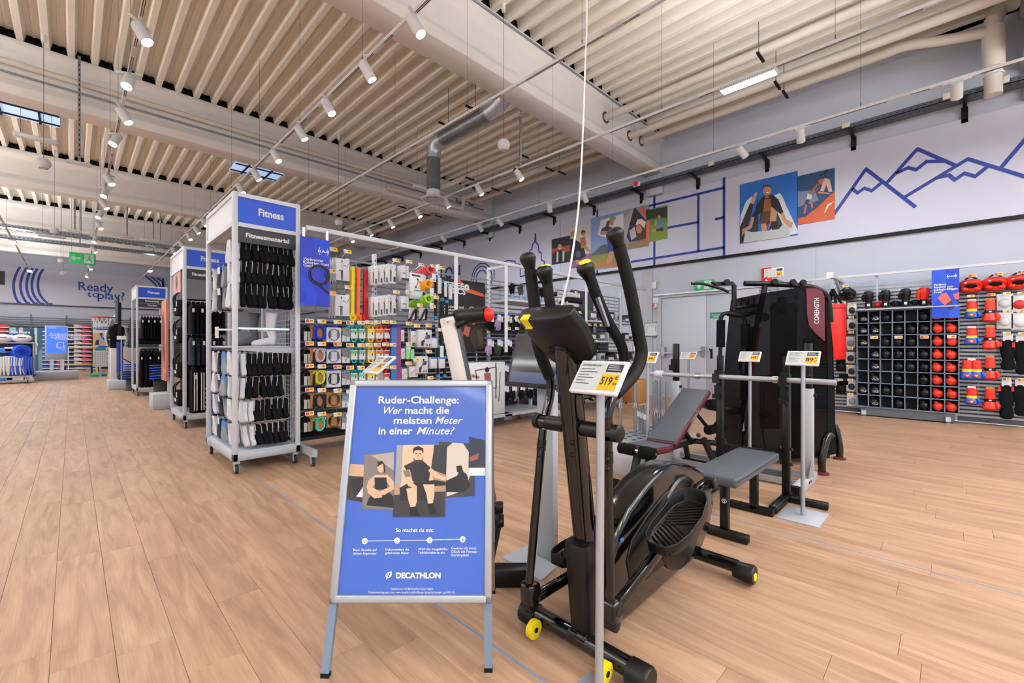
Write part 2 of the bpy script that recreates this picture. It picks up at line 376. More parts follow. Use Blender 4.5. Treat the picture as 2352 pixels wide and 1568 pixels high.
poster('photo_poster', [(1699, 424), (1831, 392), (1832, 538), (1700, 560)], 'photo of a climber in black jacket leaning over a grey block below a tower', [((26, 104, 196), []),
  ((214, 226, 232), [(1792, 443), (1832, 528), (1832, 536), (1770, 548), (1770, 452)]), ((30, 60, 72), [(1790, 460), (1800, 470), (1818, 530), (1772, 536), (1776, 470)]),
  ((206, 220, 228), [(1727, 450), (1714, 462), (1701, 495), (1700, 520), (1728, 470)]), ((44, 28, 34), [(1738, 442), (1731, 470), (1708, 556), (1700, 558), (1700, 520), (1722, 468)]), ((212, 160, 116), [(1734, 443), (1740, 441), (1731, 469), (1723, 466)]),
  ((24, 40, 50), [(1742, 450), (1742, 535), (1722, 535)]), ((206, 214, 220), [(1772, 458), (1806, 534), (1830, 530), (1796, 448)]),
  (BLK, [(1748, 455), (1760, 448), (1776, 448), (1788, 458), (1800, 488), (1793, 492), (1783, 484), (1782, 512), (1756, 512), (1744, 514), (1748, 488), (1734, 500), (1727, 498)]),
  ((150, 84, 36), [(1756, 458), (1770, 456), (1772, 486), (1753, 488)]), ((84, 52, 28), [(1753, 486), (1772, 484), (1764, 516), (1744, 516)]), (SKN, el(1762, 437, 10, 12)), (SKD, [(1754, 430), (1756, 442), (1760, 449), (1764, 449), (1758, 440)]), ((60, 40, 34), [(1753, 434), (1754, 426), (1762, 424), (1770, 426), (1771, 434), (1768, 429), (1757, 429)]), ((250, 240, 232), [(1759, 441), (1766, 440), (1765, 443), (1760, 444)]), (SKD, [(1758, 449), (1766, 449), (1766, 455), (1758, 456)]),
  (SKN, [(1772, 474), (1785, 486), (1783, 508), (1768, 508)]), (SKN, [(1733, 499), (1727, 498), (1722, 518), (1706, 526), (1704, 542), (1714, 530), (1727, 524)]), (SKN, [(1793, 491), (1800, 487), (1806, 503), (1822, 512), (1818, 524), (1806, 516), (1798, 508)]),
  (SKN, [(1748, 514), (1760, 513), (1762, 530), (1750, 531)]), ((186, 192, 198), [(1708, 558), (1712, 530), (1728, 533), (1764, 530), (1790, 526), (1800, 513), (1812, 520), (1815, 543)]), (BLK, [(1766, 526), (1773, 508), (1785, 512), (1788, 523)]), ((230, 70, 90), [(1764, 524), (1771, 508), (1773, 509), (1767, 525)])])
poster('photo_poster', [(1831, 405), (1916, 386), (1917, 503), (1832, 516)], 'photo of two people on an orange skate slope, one pulling the other up', [((28, 72, 124), []),
  ((120, 130, 168), [(1832, 440), (1872, 436), (1880, 460), (1832, 476)]), ((206, 94, 50), [(1917, 438), (1917, 503), (1832, 516), (1832, 502), (1850, 497), (1876, 478)]), ((90, 60, 60), [(1917, 436), (1876, 476), (1850, 498), (1846, 500), (1872, 474), (1912, 438)]),
  ((196, 100, 78), [(1876, 414), (1900, 408), (1898, 428), (1886, 424)]), ((216, 186, 166), [(1895, 409), (1906, 412), (1912, 440), (1904, 441), (1898, 424), (1892, 440), (1884, 438), (1890, 420)]), ((80, 46, 36), el(1875, 416, 4, 4)), (SKD, [(1878, 420), (1882, 424), (1862, 444), (1858, 442)]), (SKD, [(1884, 430), (1868, 448), (1866, 446), (1882, 428)]),
  ((216, 210, 206), [(1855, 444), (1866, 448), (1863, 458), (1853, 456)]), ((48, 62, 78), [(1851, 459), (1860, 459), (1858, 470), (1848, 471)]), ((196, 104, 70), [(1849, 470), (1854, 470), (1850, 490), (1846, 491)]), ((196, 104, 70), [(1858, 464), (1867, 466), (1868, 478), (1864, 478), (1863, 468), (1857, 468)]),
  ((240, 140, 40), [(1877, 440), (1904, 443), (1908, 446), (1880, 444)]), (BLK, [(1882, 404), (1900, 390), (1902, 392), (1896, 399), (1899, 408), (1896, 408), (1893, 400), (1884, 406)]), ((236, 226, 220), [(1900, 470), (1916, 462), (1902, 476), (1895, 490), (1893, 489)])])
poster('photo_poster', [(1267, 550), (1310, 542), (1310, 601), (1267, 608)], 'small dark photo of a laughing skater with helmet and board', [((40, 38, 42), []),
  ((170, 70, 48), [(1268, 572), (1309, 562), (1309, 576), (1268, 584)]), (BLK, [(1273, 580), (1287, 572), (1300, 580), (1304, 601), (1273, 606)]), ((190, 196, 196), [(1279, 578), (1283, 577), (1282, 602), (1278, 602)]), ((190, 196, 196), [(1292, 576), (1297, 577), (1296, 600), (1292, 600)]), (BLK, el(1286, 561, 7, 7)), (SKN, el(1286, 567, 5, 7)), ((236, 220, 210), [(1283, 570), (1289, 570), (1286, 573)])])
poster('photo_poster', [(1309, 523), (1357, 513), (1357, 611), (1309, 617)], 'photo of two people resting on a purple mat in a pale room', [((216, 206, 206), []),
  ((150, 92, 168), [(1309, 600), (1357, 580), (1357, 611), (1309, 617)]), ((30, 30, 42), [(1309, 548), (1322, 550), (1340, 562), (1346, 588), (1326, 600), (1309, 596)]), ((196, 140, 90), el(1317, 538, 6, 7)), ((180, 110, 54), [(1333, 546), (1344, 544), (1348, 566), (1334, 570)]), (BLK, el(1340, 534, 5, 6)), (SKN, el(1341, 537, 3, 5)), (SKN, [(1336, 566), (1346, 562), (1357, 576), (1357, 582)]), ((84, 84, 110), el(1328, 584, 6, 8)), (SKN, [(1322, 596), (1334, 598), (1328, 606), (1324, 606)])])
poster('photo_poster', [(1357, 502), (1432, 487), (1432, 611), (1357, 618)], 'tall photo of a trail runner in blue on a mountain meadow', [((132, 160, 208), []),
  ((226, 230, 236), [(1380, 505), (1432, 490), (1432, 560), (1392, 545), (1372, 540)]), ((84, 94, 108), [(1357, 585), (1384, 562), (1400, 560), (1420, 585), (1357, 590)]), ((136, 138, 70), [(1357, 588), (1432, 576), (1432, 611), (1357, 618)]), ((176, 120, 70), [(1357, 604), (1400, 600), (1432, 604), (1432, 611), (1357, 618)]),
  ((46, 66, 120), [(1384, 524), (1394, 518), (1412, 524), (1416, 552), (1396, 560), (1392, 538), (1380, 530)]), ((52, 72, 130), [(1396, 558), (1416, 550), (1420, 574), (1396, 580)]), (SKN, [(1400, 578), (1411, 576), (1408, 598), (1396, 606), (1392, 602)]), (SKN, el(1404, 510, 6, 8)), ((110, 170, 120), [(1400, 502), (1406, 496), (1414, 498), (1414, 506), (1404, 505)]), (SKN, [(1380, 530), (1392, 530), (1400, 532), (1400, 536), (1384, 540), (1378, 538)]), ((90, 60, 50), [(1395, 508), (1400, 506), (1398, 520), (1392, 518)])])
poster('photo_poster', [(1432, 483), (1491, 472), (1491, 565), (1432, 574)], 'photo of a smiling camper with pink beanie at a grey tent opening', [((150, 152, 166), []),
  ((56, 54, 64), [(1434, 530), (1458, 476), (1486, 508), (1490, 548), (1446, 556)]), ((176, 176, 186), [(1432, 500), (1456, 477), (1440, 540), (1432, 556)]), ((150, 120, 90), [(1446, 558), (1491, 546), (1491, 565), (1440, 572)]), ((92, 56, 42), [(1456, 520), (1466, 508), (1480, 512), (1484, 546), (1470, 552), (1458, 544)]), (SKN, el(1468, 526, 7, 10)), ((234, 214, 216), [(1460, 518), (1464, 504), (1474, 502), (1484, 510), (1480, 524), (1470, 514)]), ((190, 192, 204), [(1446, 530), (1458, 520), (1462, 544), (1450, 552)]), ((226, 106, 70), [(1484, 508), (1491, 506), (1491, 545), (1484, 550)]), ((232, 100, 56), [(1468, 478), (1478, 478), (1486, 500), (1482, 500)])])
poster('photo_poster', [(1484, 482), (1533, 472), (1533, 548), (1484, 556)], 'photo of a man in teal shirt sitting cross-legged on a meadow', [((122, 150, 62), []),
  ((40, 62, 36), [(1484, 484), (1533, 474), (1533, 500), (1484, 508)]), ((96, 130, 66), [(1484, 506), (1504, 500), (1533, 500), (1533, 512), (1484, 518)]), ((74, 138, 168), [(1510, 506), (1522, 502), (1526, 520), (1510, 526)]), (SKN, el(1514, 497, 4, 6)), ((60, 40, 34), el(1515, 492, 4, 3)), (SKN, [(1504, 506), (1508, 504), (1510, 516), (1502, 520)]), (SKN, [(1494, 528), (1522, 520), (1526, 526), (1498, 534)]), ((46, 46, 56), [(1506, 526), (1524, 521), (1524, 530), (1508, 531)]), ((222, 110, 80), [(1484, 508), (1493, 508), (1492, 552), (1484, 554)])])
# ---- banner on the far wall
YB = YW-.06; f_f = lambda x, y: at(x, y, Y=YB)
e = E('wall_banner', (0, YB, Z0), 'white wall banner lettered Ready to play with curved blue lines', 'banner')
x0, x1 = -5.0, at(378, 720, Y=YB).x
B().box(x0, YB, Z0, x1, YW, Z1).build('banner_sheet', 'banner', e)
B().box(x0, YB-.012, Z0-.07, x1, YW, Z0-.005).build('lower_rail', (70, 72, 80), e)
for k, dx in enumerate((0, 16, 30, 42, 56)):
    pts = [(46+dx*.95, 612+k*1.5), (36+dx*.98, 632), (31+dx, 655), (35+dx*1.05, 680), (46+dx*1.3, 701+k*1.2)]
    b = B(); sp = B(); sp.tube([f_f(*p) for p in pts], .001, 3, curve=5)
    cl = [V(sp.v[i]) for i in range(0, len(sp.v)-2, 3)]
    strip(b, [V((c.x, YB, max(Z0+.02, min(Z1-.02, c.z)))) for c in cl], .09, (0, -1, 0)); b.build('blue_line', 'line_blue', e)
for k in range(4):
    pts = [(335+k*13, 634+k*2), (352+k*11, 648), (368+k*6, 666+k*2), (376+k*3, 690)]
    b = B(); strip(b, [V((min(f_f(*p).x, x1-.06), YB, f_f(*p).z)) for p in pts], .09, (0, -1, 0)); b.build('blue_line', 'line_blue', e)
b = B(); text(b, 'Ready', at(180, 666, Y=YB-.004), (1, 0, 0), UP, .62, al='l', bold=.012, width=at(260, 670, Y=YB).x-at(180, 663, Y=YB).x)
text(b, 'to', at(200, 681, Y=YB-.004), (1, 0, 0), UP, .45, al='l', width=.46, bold=.008); text(b, 'play?', at(224, 686, Y=YB-.004), (1, 0, 0), UP, .6, al='l', bold=.012, width=at(286, 690, Y=YB).x-at(224, 685, Y=YB).x)
b.build('lettering', (24, 72, 176), e)
L(B().prism([at(0, 622, Y=YB-.02), at(11, 623, Y=YB-.02), at(11, 654, Y=YB-.02), at(-30, 652, Y=YB-.02), at(-30, 620, Y=YB-.02)], (0, .02, 0)).build('photo_poster', (28, 34, 48)), 'dark photo cut by the frame edge on the far white banner', 'poster')
# ================================================================ UNDER THE CEILING
ZT = CH+3.3                                # light tracks
TR = {'A': (.49, 'light track over the left aisle'), 'B': (2.41, 'light track over the fitness end caps'), 'C': (4.0, 'light track without lamps'), 'D': (5.9, 'light track with the lit linear panel'), 'E': (7.8, 'light track nearest the long right wall'), 'F': (-1.32, 'light track at the left edge of the picture')}
for k, (x, lab) in TR.items():
    y0, y1 = (-4, 30) if k != 'F' else (8, 30)
    e = E('light_track', (x, y0, ZT), 'long white suspended '+lab, 'light track')
    t = B().box(x-.018, y0, ZT, x+.018, y1, ZT+.036); t.build('rail', 'white', e)
    g = B()
    for s_ in (-.008, .008):
        y = y0
        while y < y1-1.9: g.box(x+s_-.003, y+.2, ZT-.0015, x+s_+.003, y+1.75, ZT+.002); y += 2.0
    ST(g.build('conductor_slot', 'black', e))
    y = y0+.5
    while y < min(y1, 20):
        B().box(x-.021, y-.12, ZT-.003, x+.021, y+.12, ZT+.039).build('connector', 'white_metal', e)
        w = B().cyl((x, y+.4, ZT+.03), (x, y+.4, ZD), .0022, n=4); w.cyl((x, y+.4, ZT+.03), (x, y+.4, ZT+.09), .006, n=6); w.build('suspension_wire', 'dark_galv', e)
        y += 2.0
# ---- spot heads
SL = bpy.data.lights.new('spot_beam', 'SPOT'); SL.energy = SPOT_W; SL.spot_size = radians(105); SL.spot_blend = .7; SL.shadow_soft_size = .06; SL.color = (.96, .98, 1)
def spot_proto(name, tilt):
    e = E(name, (0, 0, 0)); d = V((sin(tilt), 0, -cos(tilt))); o = V((0, 0, -.075))
    B().box(-.016, -.13, -.018, .016, .13, .004).build('track_adapter', 'white', e, bevel=.003)
    B().cyl((0, 0, -.015), (0, 0, -.085), .009, n=8).build('swivel_stem', 'white', e)
    b = B(); b.lathe(o-d*.06, [(.001, 0), (.056, 0), (.058, .004), (.058, .21), (.052, .21), (.05, .195)], 18, ax=d); b.build('housing', 'white', e)
    B().lathe(o-d*.06, [(.001, .196), (.05, .196), (.05, .199), (.001, .199)], 16, ax=d).build('lens', 'lens', e)
    l = bpy.data.objects.new('spot_beam', SL); COL.objects.link(l); l.location = o+d*.165; l.rotation_euler = d.to_track_quat('-Z', 'Y').to_euler(); l.parent = e
    return e
P1, P2 = spot_proto('track_spotlight', radians(30)), spot_proto('track_spotlight', radians(48))
used = set()
def spot(track, py, rz, label, proto, px=None):
    x = TR[track][0]; k = (ZT-.08-CH)/((793-py)/F); y = k*R2-x          # depth from the height in the picture
    if proto.name in used: r = dup(proto, (x, y, ZT), label, rz)
    else: used.add(proto.name); r = proto; r.location = (x, y, ZT); r.rotation_euler.z = rz; r['label'] = label
    r['category'] = 'spotlight'; r['group'] = 'white track spotlights'; return r
for i, py in enumerate((70, 183, 260, 318, 409, 440, 466, 490, 515, 548, 571, 596, 612, 630)):
    spot('A', py, (-.8, -2.0, -.5, -2.3)[i % 4], 'white track spotlight, %s from the camera along the left aisle' % ORD[i], P1)
for i, py in enumerate((52, 157, 241, 300, 354, 397, 430, 492, 508, 525, 541, 558, 574)):
    spot('B', py, (-.9, -.5)[i % 2], 'white track spotlight, %s from the camera on the track crossing above the end caps' % ORD[i], P1)
for i, py in enumerate((398, 433, 462, 487, 511, 530, 546)):
    spot('D', py, -1.1+(i % 3)*.3, 'white track spotlight, %s beyond the lit panel on the same track' % ORD[i], P1)
for i, py in enumerate((200, 305, 345, 450, 473, 507, 520, 545)):
    spot('E', py, (.0, .1, -.5, .1, .6, -.1, .2, 0)[i], 'white spotlight turned to the wall, %s from the camera on the wall track' % ORD[i], P2)
for k, yy in (('A', -2.5), ('C', -2.2), ('E', -1.4), ('E', -3)):
    pass
# ---- linear LED panels on the tracks
PL = bpy.data.lights.new('panel_light', 'AREA'); PL.shape = 'RECTANGLE'; PL.size = .13; PL.size_y = .6; PL.energy = PANEL_W; PL.color = (.96, .98, 1)
PU = PL.copy(); PU.name = 'added_panel_uplight'; PU.energy = 60  # added upward light to brighten the ceiling above the panels
def panel_proto():
    e = E('linear_lamp', (0, 0, 0))
    B().box(-.075, -.32, -.06, .075, .32, -.012).build('housing', 'white', e, bevel=.004)
    B().box(-.066, -.305, -.063, .066, .305, -.059).build('diffuser', 'panel_light', e)
    for s_ in (-.2, .2): B().box(-.012, s_-.03, -.015, .012, s_+.03, .004).build('clip', 'white', e)
    g = B()
    for i in range(24): g.box(-.08, -.31+i*.026, -.05, -.075, -.3+i*.026, -.03)
    ST(g.build('cooling_rib', 'alu', e))
    l = bpy.data.objects.new('panel_light', PL); COL.objects.link(l); l.location = (0, 0, -.07); l.parent = e
    l = bpy.data.objects.new('added_panel_uplight', PU); COL.objects.link(l); l.location = (0, 0, .06); l.rotation_euler = (pi, 0, 0); l.parent = e
    return e
pp = panel_proto(); first = True
for k, y, lab in (('D', 1.78, 'bright linear LED lamp close overhead on its track'), ('F', at(30, 545, X=-1.32).y, 'slim linear LED lamp at the left picture edge, nearer of two'), ('F', at(68, 608, X=-1.32).y, 'slim linear LED lamp at the left picture edge, farther of two'), ('B', at(345, 617, X=2.41).y, 'linear LED lamp far along the end-cap track')):
    if first: r = pp; r.location = (TR[k][0], y, ZT); first = False
    else: r = dup(pp, (TR[k][0], y, ZT))
    L(r, lab, 'lamp')
# ---- hanging ball speakers
sp0 = None
for px, py, lab in ((1157, 333, 'white ball speaker hanging beside the big spiral duct'), (100, 375, 'white ball speaker hanging by the left edge near the beam'), (778, 510, 'white ball speaker hanging above the blue rope sign'), (125, 530, 'white ball speaker hanging in front of the far cable trays'), (140, 598, 'small white ball speaker hanging left of the green exit sign'), (145, 627, 'farthest white ball speaker over the Ready banner')):
    p = at(px, py, Z=4.3)
    if sp0 is None:
        sp0 = E('pendant_speaker', p)
        b = B(); b.sph(p, .095, 18, mn=10); b.build('ball', 'white', sp0); B().lathe(p-V((0, 0, .092)), [(.001, 0), (.06, .004), (.062, .012), (.001, .012)], 16).build('grille', 'grey_metal', sp0)
        B().cyl(p+V((0, 0, .09)), (p.x, p.y, ZD), .004, n=5).build('cable', 'dark_galv', sp0); B().cyl((p.x, p.y, ZD-.12), (p.x, p.y, ZD), .03, n=10).build('ceiling_cup', 'white', sp0); r = sp0
    else: r = dup(sp0, p)
    L(r, lab, 'speaker', 'hanging ball speakers')
# ---- spiral duct
class BD(B):                               # the duct run, laid out once and fitted between track and beam
    def build(s, name, mats, parent=None, **k):
        s.v = [(X0+(x-X0)*KD, y*KD+.03, CH+(z-CH)*KD+(.0 if z < 6.3 else (z-6.2)*1.2)) for x, y, z in s.v]
        return B.build(s, name, mats, parent, **k)
X0 = 5.45; KD = .956; e = E('ventilation_duct', (X0, 8.15, 4.45), 'galvanised spiral duct bending down to a round white diffuser', 'duct')
b = BD(); b.tube([(X0, 5.72, 6.4), (X0, 5.82, 5.95), (X0, 6.1, 5.78), (X0, 6.4, 5.75)], .15, 20, curve=4); b.build('upper_elbow', 'silver', e)
b = BD(); b.cyl((X0, 6.3, 5.75), (X0, 7.85, 5.75), .15, n=20)
for i in range(11): b.tor((X0, 6.4+i*.135, 5.75), .151, .004, (0, 1, 0), 20, 4)
b.build('horizontal_run', 'duct', e)
b = BD(); b.tube([(X0, 7.8, 5.75), (X0, 8.0, 5.73), (X0, 8.12, 5.6), (X0, 8.15, 5.42)], .152, 20, curve=4); b.build('lower_elbow', 'silver', e)
b = BD(); b.cyl((X0, 8.15, 5.46), (X0, 8.15, 4.68), .15, n=20)
for i in range(5): b.tor((X0, 8.15, 5.4-i*.145), .151, .004, UP, 20, 4)
b.build('drop_pipe', (96, 104, 108, .4), e)
b = BD(); b.lathe((X0, 8.15, 4.5), [(.001, 0), (.1, .005), (.12, .02), (.17, .01), (.18, .025), (.27, .0), (.275, .012), (.16, .07), (.155, .2), (.001, .2)], 24); df = b.build('diffuser', 'white', e)
b = BD()
for r in (.08, .14, .21): b.tor((X0, 8.15, 4.5), r, .006, UP, 24, 5)
b.build('diffuser_ring', 'grey_metal', df)
for y in (6.7, 7.6):
    BD().bar((X0-.25, y, 5.95), (X0+.25, y, 5.95), .04, .03).build('hanger_bar', 'black', e); BD().cyl((X0, y, 5.9), (X0, y, ZD), .006, n=5).build('hanger_rod', 'dark_galv', e)
# ---- pipes along the right side, through the beams
for i, (x, z, y0, lab) in enumerate(((7.92, 6.03, -6, 'farthest from the wall'), (8.9, 5.98, -6, 'middle one of three'), (9.42, 6.03, .75, 'closest to the wall'))):
    e = E('ceiling_pipe', (x, y0, z), 'cream pipe running through the beams, '+lab, 'pipe')
    B().cyl((x, y0, z), (x, 22, z), .075, n=14).build('pipe_run', 'pipe', e)
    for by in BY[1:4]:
        B().lathe((x, by-.136, z), [(.001, 0), (.12, 0), (.12, .008), (.001, .008)], 16, ax=(0, 1, 0)).build('hole_shade_disc', (70, 66, 62), e)  # dark disc painted as the shade in the beam opening around the pipe
    for y in (2.2, 7.5, 9.6, 13.2):
        if y < y0: continue
        B().bar((x-.16, y, z-.09), (x+.16, y, z-.09), .04, .03).build('hanger_bar', 'black', e); B().cyl((x-.1, y, z-.09), (x-.1, y, ZD), .006, n=5).build('hanger_rod', 'dark_galv', e)
e = E('drain_pipe', (9.76, -.44, 3.5), 'thick pale drain pipe with elbows dropping down the wall corner', 'pipe')
b = B(); b.tube([(9.42, .8, 6.03), (9.42, .5, 6.03), (9.6, .05, 5.99), (9.76, -.44, 5.96)], .077, 14, curve=4); b.build('feed_pipe', 'pipe', e)
b = B(); b.cyl((9.76, -.44, 6.15), (9.76, -.44, 5.0), .1, n=16); b.build('down_pipe', 'pipe', e)
b = B(); b.cyl((9.76, -.44, 6.0), (9.76, -.44, 5.4), .125, n=16); b.build('branch_body', 'pipe', e)
b = B(); b.tube([(9.76, -.44, 6.1), (9.86, -.5, 6.28), (9.9, -.58, 6.34), (9.95, -.68, 6.36)], .1, 14, curve=4); b.build('upper_elbow', 'pipe', e)
for z in (5.3, 5.62, 6.0): B().tor((9.76, -.44, z), .112, .012, UP, 18, 6).build('pipe_collar', 'white', e)
# conduit pipes along beam sides
for k, (y, z) in enumerate(((11.22, 6.02), (11.26, 5.86), (5.02, 6.38))):
    L(B().cyl((-6 if k < 2 else 3, y, z), (9.9, y, z), .05 if k == 0 else .018, n=10).build('ceiling_pipe', 'pipe' if k == 0 else 'galv'), ('cream pipe clipped along the side of the second beam', 'thin conduit under the cream pipe on the second beam', 'pair of thin conduits at the top edge of the nearest beam')[k], 'pipe')
e = E('drain_pipe', (7.9, 11.1, 5.5), 'cream pipe with elbows where the pipes meet the second beam', 'pipe')
B().tube([(6.2, 11.05, 5.62), (8.6, 11.05, 5.62), (8.8, 11.05, 5.66), (8.85, 11.05, 5.8), (8.85, 11.05, 6.0)], .06, 12, curve=3).build('pipe_run', 'pipe', e)
# ---- strut with camera / lamps hanging
def strut(px, pyt, pyb, z, lab, cat='bracket', head='box'):
    p = at(px, pyb, Z=z); e = E('hanging_strut', p, lab, cat)
    b = B().box(p.x-.02, p.y-.02, z, p.x+.02, p.y+.02, ZD)
    b.build('channel', 'galv', e)
    g = B()
    zz = z+.1
    while zz < ZD-.1: g.box(p.x-.006, p.y-.0215, zz, p.x+.006, p.y-.0195, zz+.045); zz += .09
    ST(g.build('channel_slot', 'black', e))
    if head == 'box': B().box(p.x-.16, p.y-.06, z-.05, p.x+.16, p.y+.06, z).build('lamp_box', 'white', e, bevel=.01)
    return e
strut(182, 210, 372, 4.55, 'galvanised strut with small white box hanging near the left beam')
strut(172, 480, 528, 4.75, 'galvanised strut with white box, left of the two far ones'); strut(292, 480, 543, 4.75, 'galvanised strut with white box, right of the two far ones')
p = at(1196, 395, X=5.9); p.z = ZT+.02
e = E('conduit_drop', p, 'grey conduit dropping from the nearest beam to the lit track', 'conduit')
B().cyl(p, (p.x, p.y, 5.5), .025, n=10).build('slotted_tube', 'galv', e); B().tube([(p.x, p.y, 5.5), (p.x, p.y-.1, 6.3), (p.x, p.y-.3, 6.44)], .018, 8).build('upper_conduit', 'pipe', e)
B().sph((p.x, p.y+.1, ZT-.02), .07, 12).build('camera_dome', 'satin_black', e)
# ---- white cable dropping to the cross trainer console
pts = [V((2.34, 1.66, ZD)), at(1348, -60, d=2.6), at(1345, 120, d=2.45), at(1333, 420, d=2.1), at(1312, 600, d=1.85), at(1284, 724, d=1.64)]
L(B().tube(pts, .0045, 6, curve=4).build('power_cable', 'white'), 'white cable hanging from the ceiling down to the cross trainer', 'cable')
# ---- wall cable tray with brackets
e = E('cable_tray', (10.1, 8, 5.17), 'long perforated galvanised cable tray on the right wall', 'cable tray')
b = B().box(9.92, -3.5, 5.17, 10.22, 26, 5.18); b.box(9.92, -3.5, 5.17, 9.93, 26, 5.25); b.box(10.21, -3.5, 5.17, 10.22, 26, 5.25); b.build('tray', 'dark_galv', e)
g = B(); y = -2
while y < 16: g.box(9.918, y, 5.2, 9.921, y+.035, 5.212); g.box(9.97, y, 5.1685, 9.985, y+.05, 5.17); g.box(10.06, y, 5.1685, 10.075, y+.05, 5.17); y += .085
ST(g.build('tray_slot', 'black', e))
y = -1.6
for i in range(16):
    b = B(); b.bar((9.86, y, 5.14), (XW, y, 5.14), .05, .05); b.box(XW-.05, y-.04, 4.9, XW, y+.04, 5.16); b.build('wall_bracket', 'satin_black', e); y += 1.45
for px, py in ((2305, 185), (2177, 218), (1943, 285), (1633, 373)):
    p = at(px, py, X=9.9); B().box(9.88, p.y-.06, 5.19, 9.92, p.y+.06, 5.29).build('junction_box', (214, 210, 196), e, bevel=.006)
p = at(1461, 421, X=9.86); e = E('alarm_beacon', (p.x, p.y, 5.16), 'red round alarm beacon on the wall cable tray', 'alarm')
B().sph((9.84, p.y, 5.24), .055, 12).build('dome', 'red', e); B().box(9.86, p.y-.09, 5.19, 9.92, p.y+.09, 5.29).build('back_box', 'white', e, bevel=.01)
# ---- far cable trays across the hall
for y, lab in ((20.7, 'galvanised cable tray crossing the hall, nearer of two'), (22.6, 'galvanised cable tray crossing the hall, farther of two')):
    e = E('cable_tray', (0, y, 4.9), lab, 'cable tray')
    b = B().box(-5, y-.15, 4.88, 4, y+.15, 4.89); b.box(-5, y-.16, 4.88, 4, y-.15, 4.98); b.box(-5, y+.15, 4.88, 4, y+.16, 4.98); b.build('tray', 'galv', e)
    g = B(); x = -3
    while x < 3.6: g.box(x, y-.163, 4.91, x+.05, y-.16, 4.93); x += .1
    ST(g.build('tray_slot', 'black', e))
    for x in (-1.9, .2, 2.3): B().cyl((x, y, 4.9), (x, y, 5.5 if y < 17 else ZD), .02, n=6).build('hanger_rod', 'galv', e)
    B().tube([(-3, y, 4.96), (-1, y+.02, 4.98), (1, y-.03, 4.96), (3, y, 4.97)], .03, 6, curve=3).build('cable', 'black', e)
# ---- emergency lamp boxes and skylights
for px, py, z, lab in ((83, 322, 5.2, 'white emergency lamp box below the third beam at the left'), (975, 437, 4.9, 'white emergency lamp box beside the duct diffuser'), (1100, 435, 4.6, None), (120, 545, 4.6, 'long flat white lamp under the far cable tray'), (350, 555, 4.6, 'white lamp box hanging near the far end of the trays')):
    if lab is None: continue
    p = at(px, py, Z=z); e = E('emergency_lamp', p, lab, 'lamp')
    B().box(p.x-.3, p.y-.06, z, p.x+.3, p.y+.06, z+.07).build('housing', 'white', e, bevel=.012); B().box(p.x-.27, p.y-.05, z-.006, p.x+.27, p.y+.05, z).build('cover', 'paper', e)
    for s_ in (-.2, .2): B().cyl((p.x+s_, p.y, z+.06), (p.x+s_, p.y, ZD), .003, n=4).build('hanger_wire', 'dark_galv', e)
for px, py, lab in ((590, 392, 'roof skylight with dark bars above the first end cap'), (45, 252, 'roof skylight with dark bars at the left picture edge')):
    p = at(px, py, Z=ZD); e = S(E('window_skylight', p)); e['label'] = lab
    S(B().box(p.x-.62, p.y-.45, ZD-.03, p.x+.62, p.y+.45, ZD+.0).build('pane', 'sky_pane', e))
    for a in (-.3, .3): S(B().box(p.x-.62, p.y+a-.02, ZD-.06, p.x+.62, p.y+a+.02, ZD-.03).build('bar', 'black', e))
    for a in (-.3, .3): S(B().box(p.x+a-.02, p.y-.45, ZD-.06, p.x+a+.02, p.y+.45, ZD-.03).build('bar', 'black', e))
# ---- exit sign over the aisle
def pictogram(b, f, m):                                    # running figure, door and arrow in a unit box
    b.poly([f(.05, .5), f(.2, .75), f(.2, .58), f(.42, .58), f(.42, .42), f(.2, .42), f(.2, .25)], m)
    b.poly([f(.56, .1), f(.92, .1), f(.92, .9), f(.56, .9)], m)
def runner(b, f, m):
    b.poly([f(*p) for p in el(.76, .78, .035, .07)], m); b.poly([f(.68, .66), f(.76, .7), f(.8, .5), f(.72, .46)], m); b.poly([f(.72, .48), f(.79, .5), f(.86, .32), f(.84, .16), f(.81, .16), f(.82, .3)], m); b.poly([f(.72, .5), f(.76, .44), f(.68, .3), f(.6, .2), f(.58, .24), f(.65, .34)], m); b.poly([f(.76, .68), f(.86, .6), f(.84, .56), f(.77, .62)], m)
c = at(190, 598, Z=4.3+.0); e = E('exit_sign', c, 'green exit sign with arrow and running figure over the aisle', 'exit sign')
w, h = .34, .26
B().box(c.x-w, c.y-.04, c.z-h/2, c.x+w, c.y+.04, c.z+h).build('sign_box', 'exit_green', e, bevel=.01)
f = lambda a, q: V((c.x-w+a*2*w, c.y-.042, c.z-h/2+q*1.5*h)); b = B(); pictogram(b, f, 0); b.build('pictogram', 'white', e)
f2 = lambda a, q: V((c.x-w+a*2*w, c.y-.044, c.z-h/2+q*1.5*h)); b = B(); runner(b, f2, 0); b.build('running_figure', 'exit_green', e)
for s_ in (-.28, .28): B().cyl((c.x+s_, c.y, c.z+h), (c.x+s_, c.y, ZD), .004, n=4).build('hanger_wire', 'dark_galv', e)
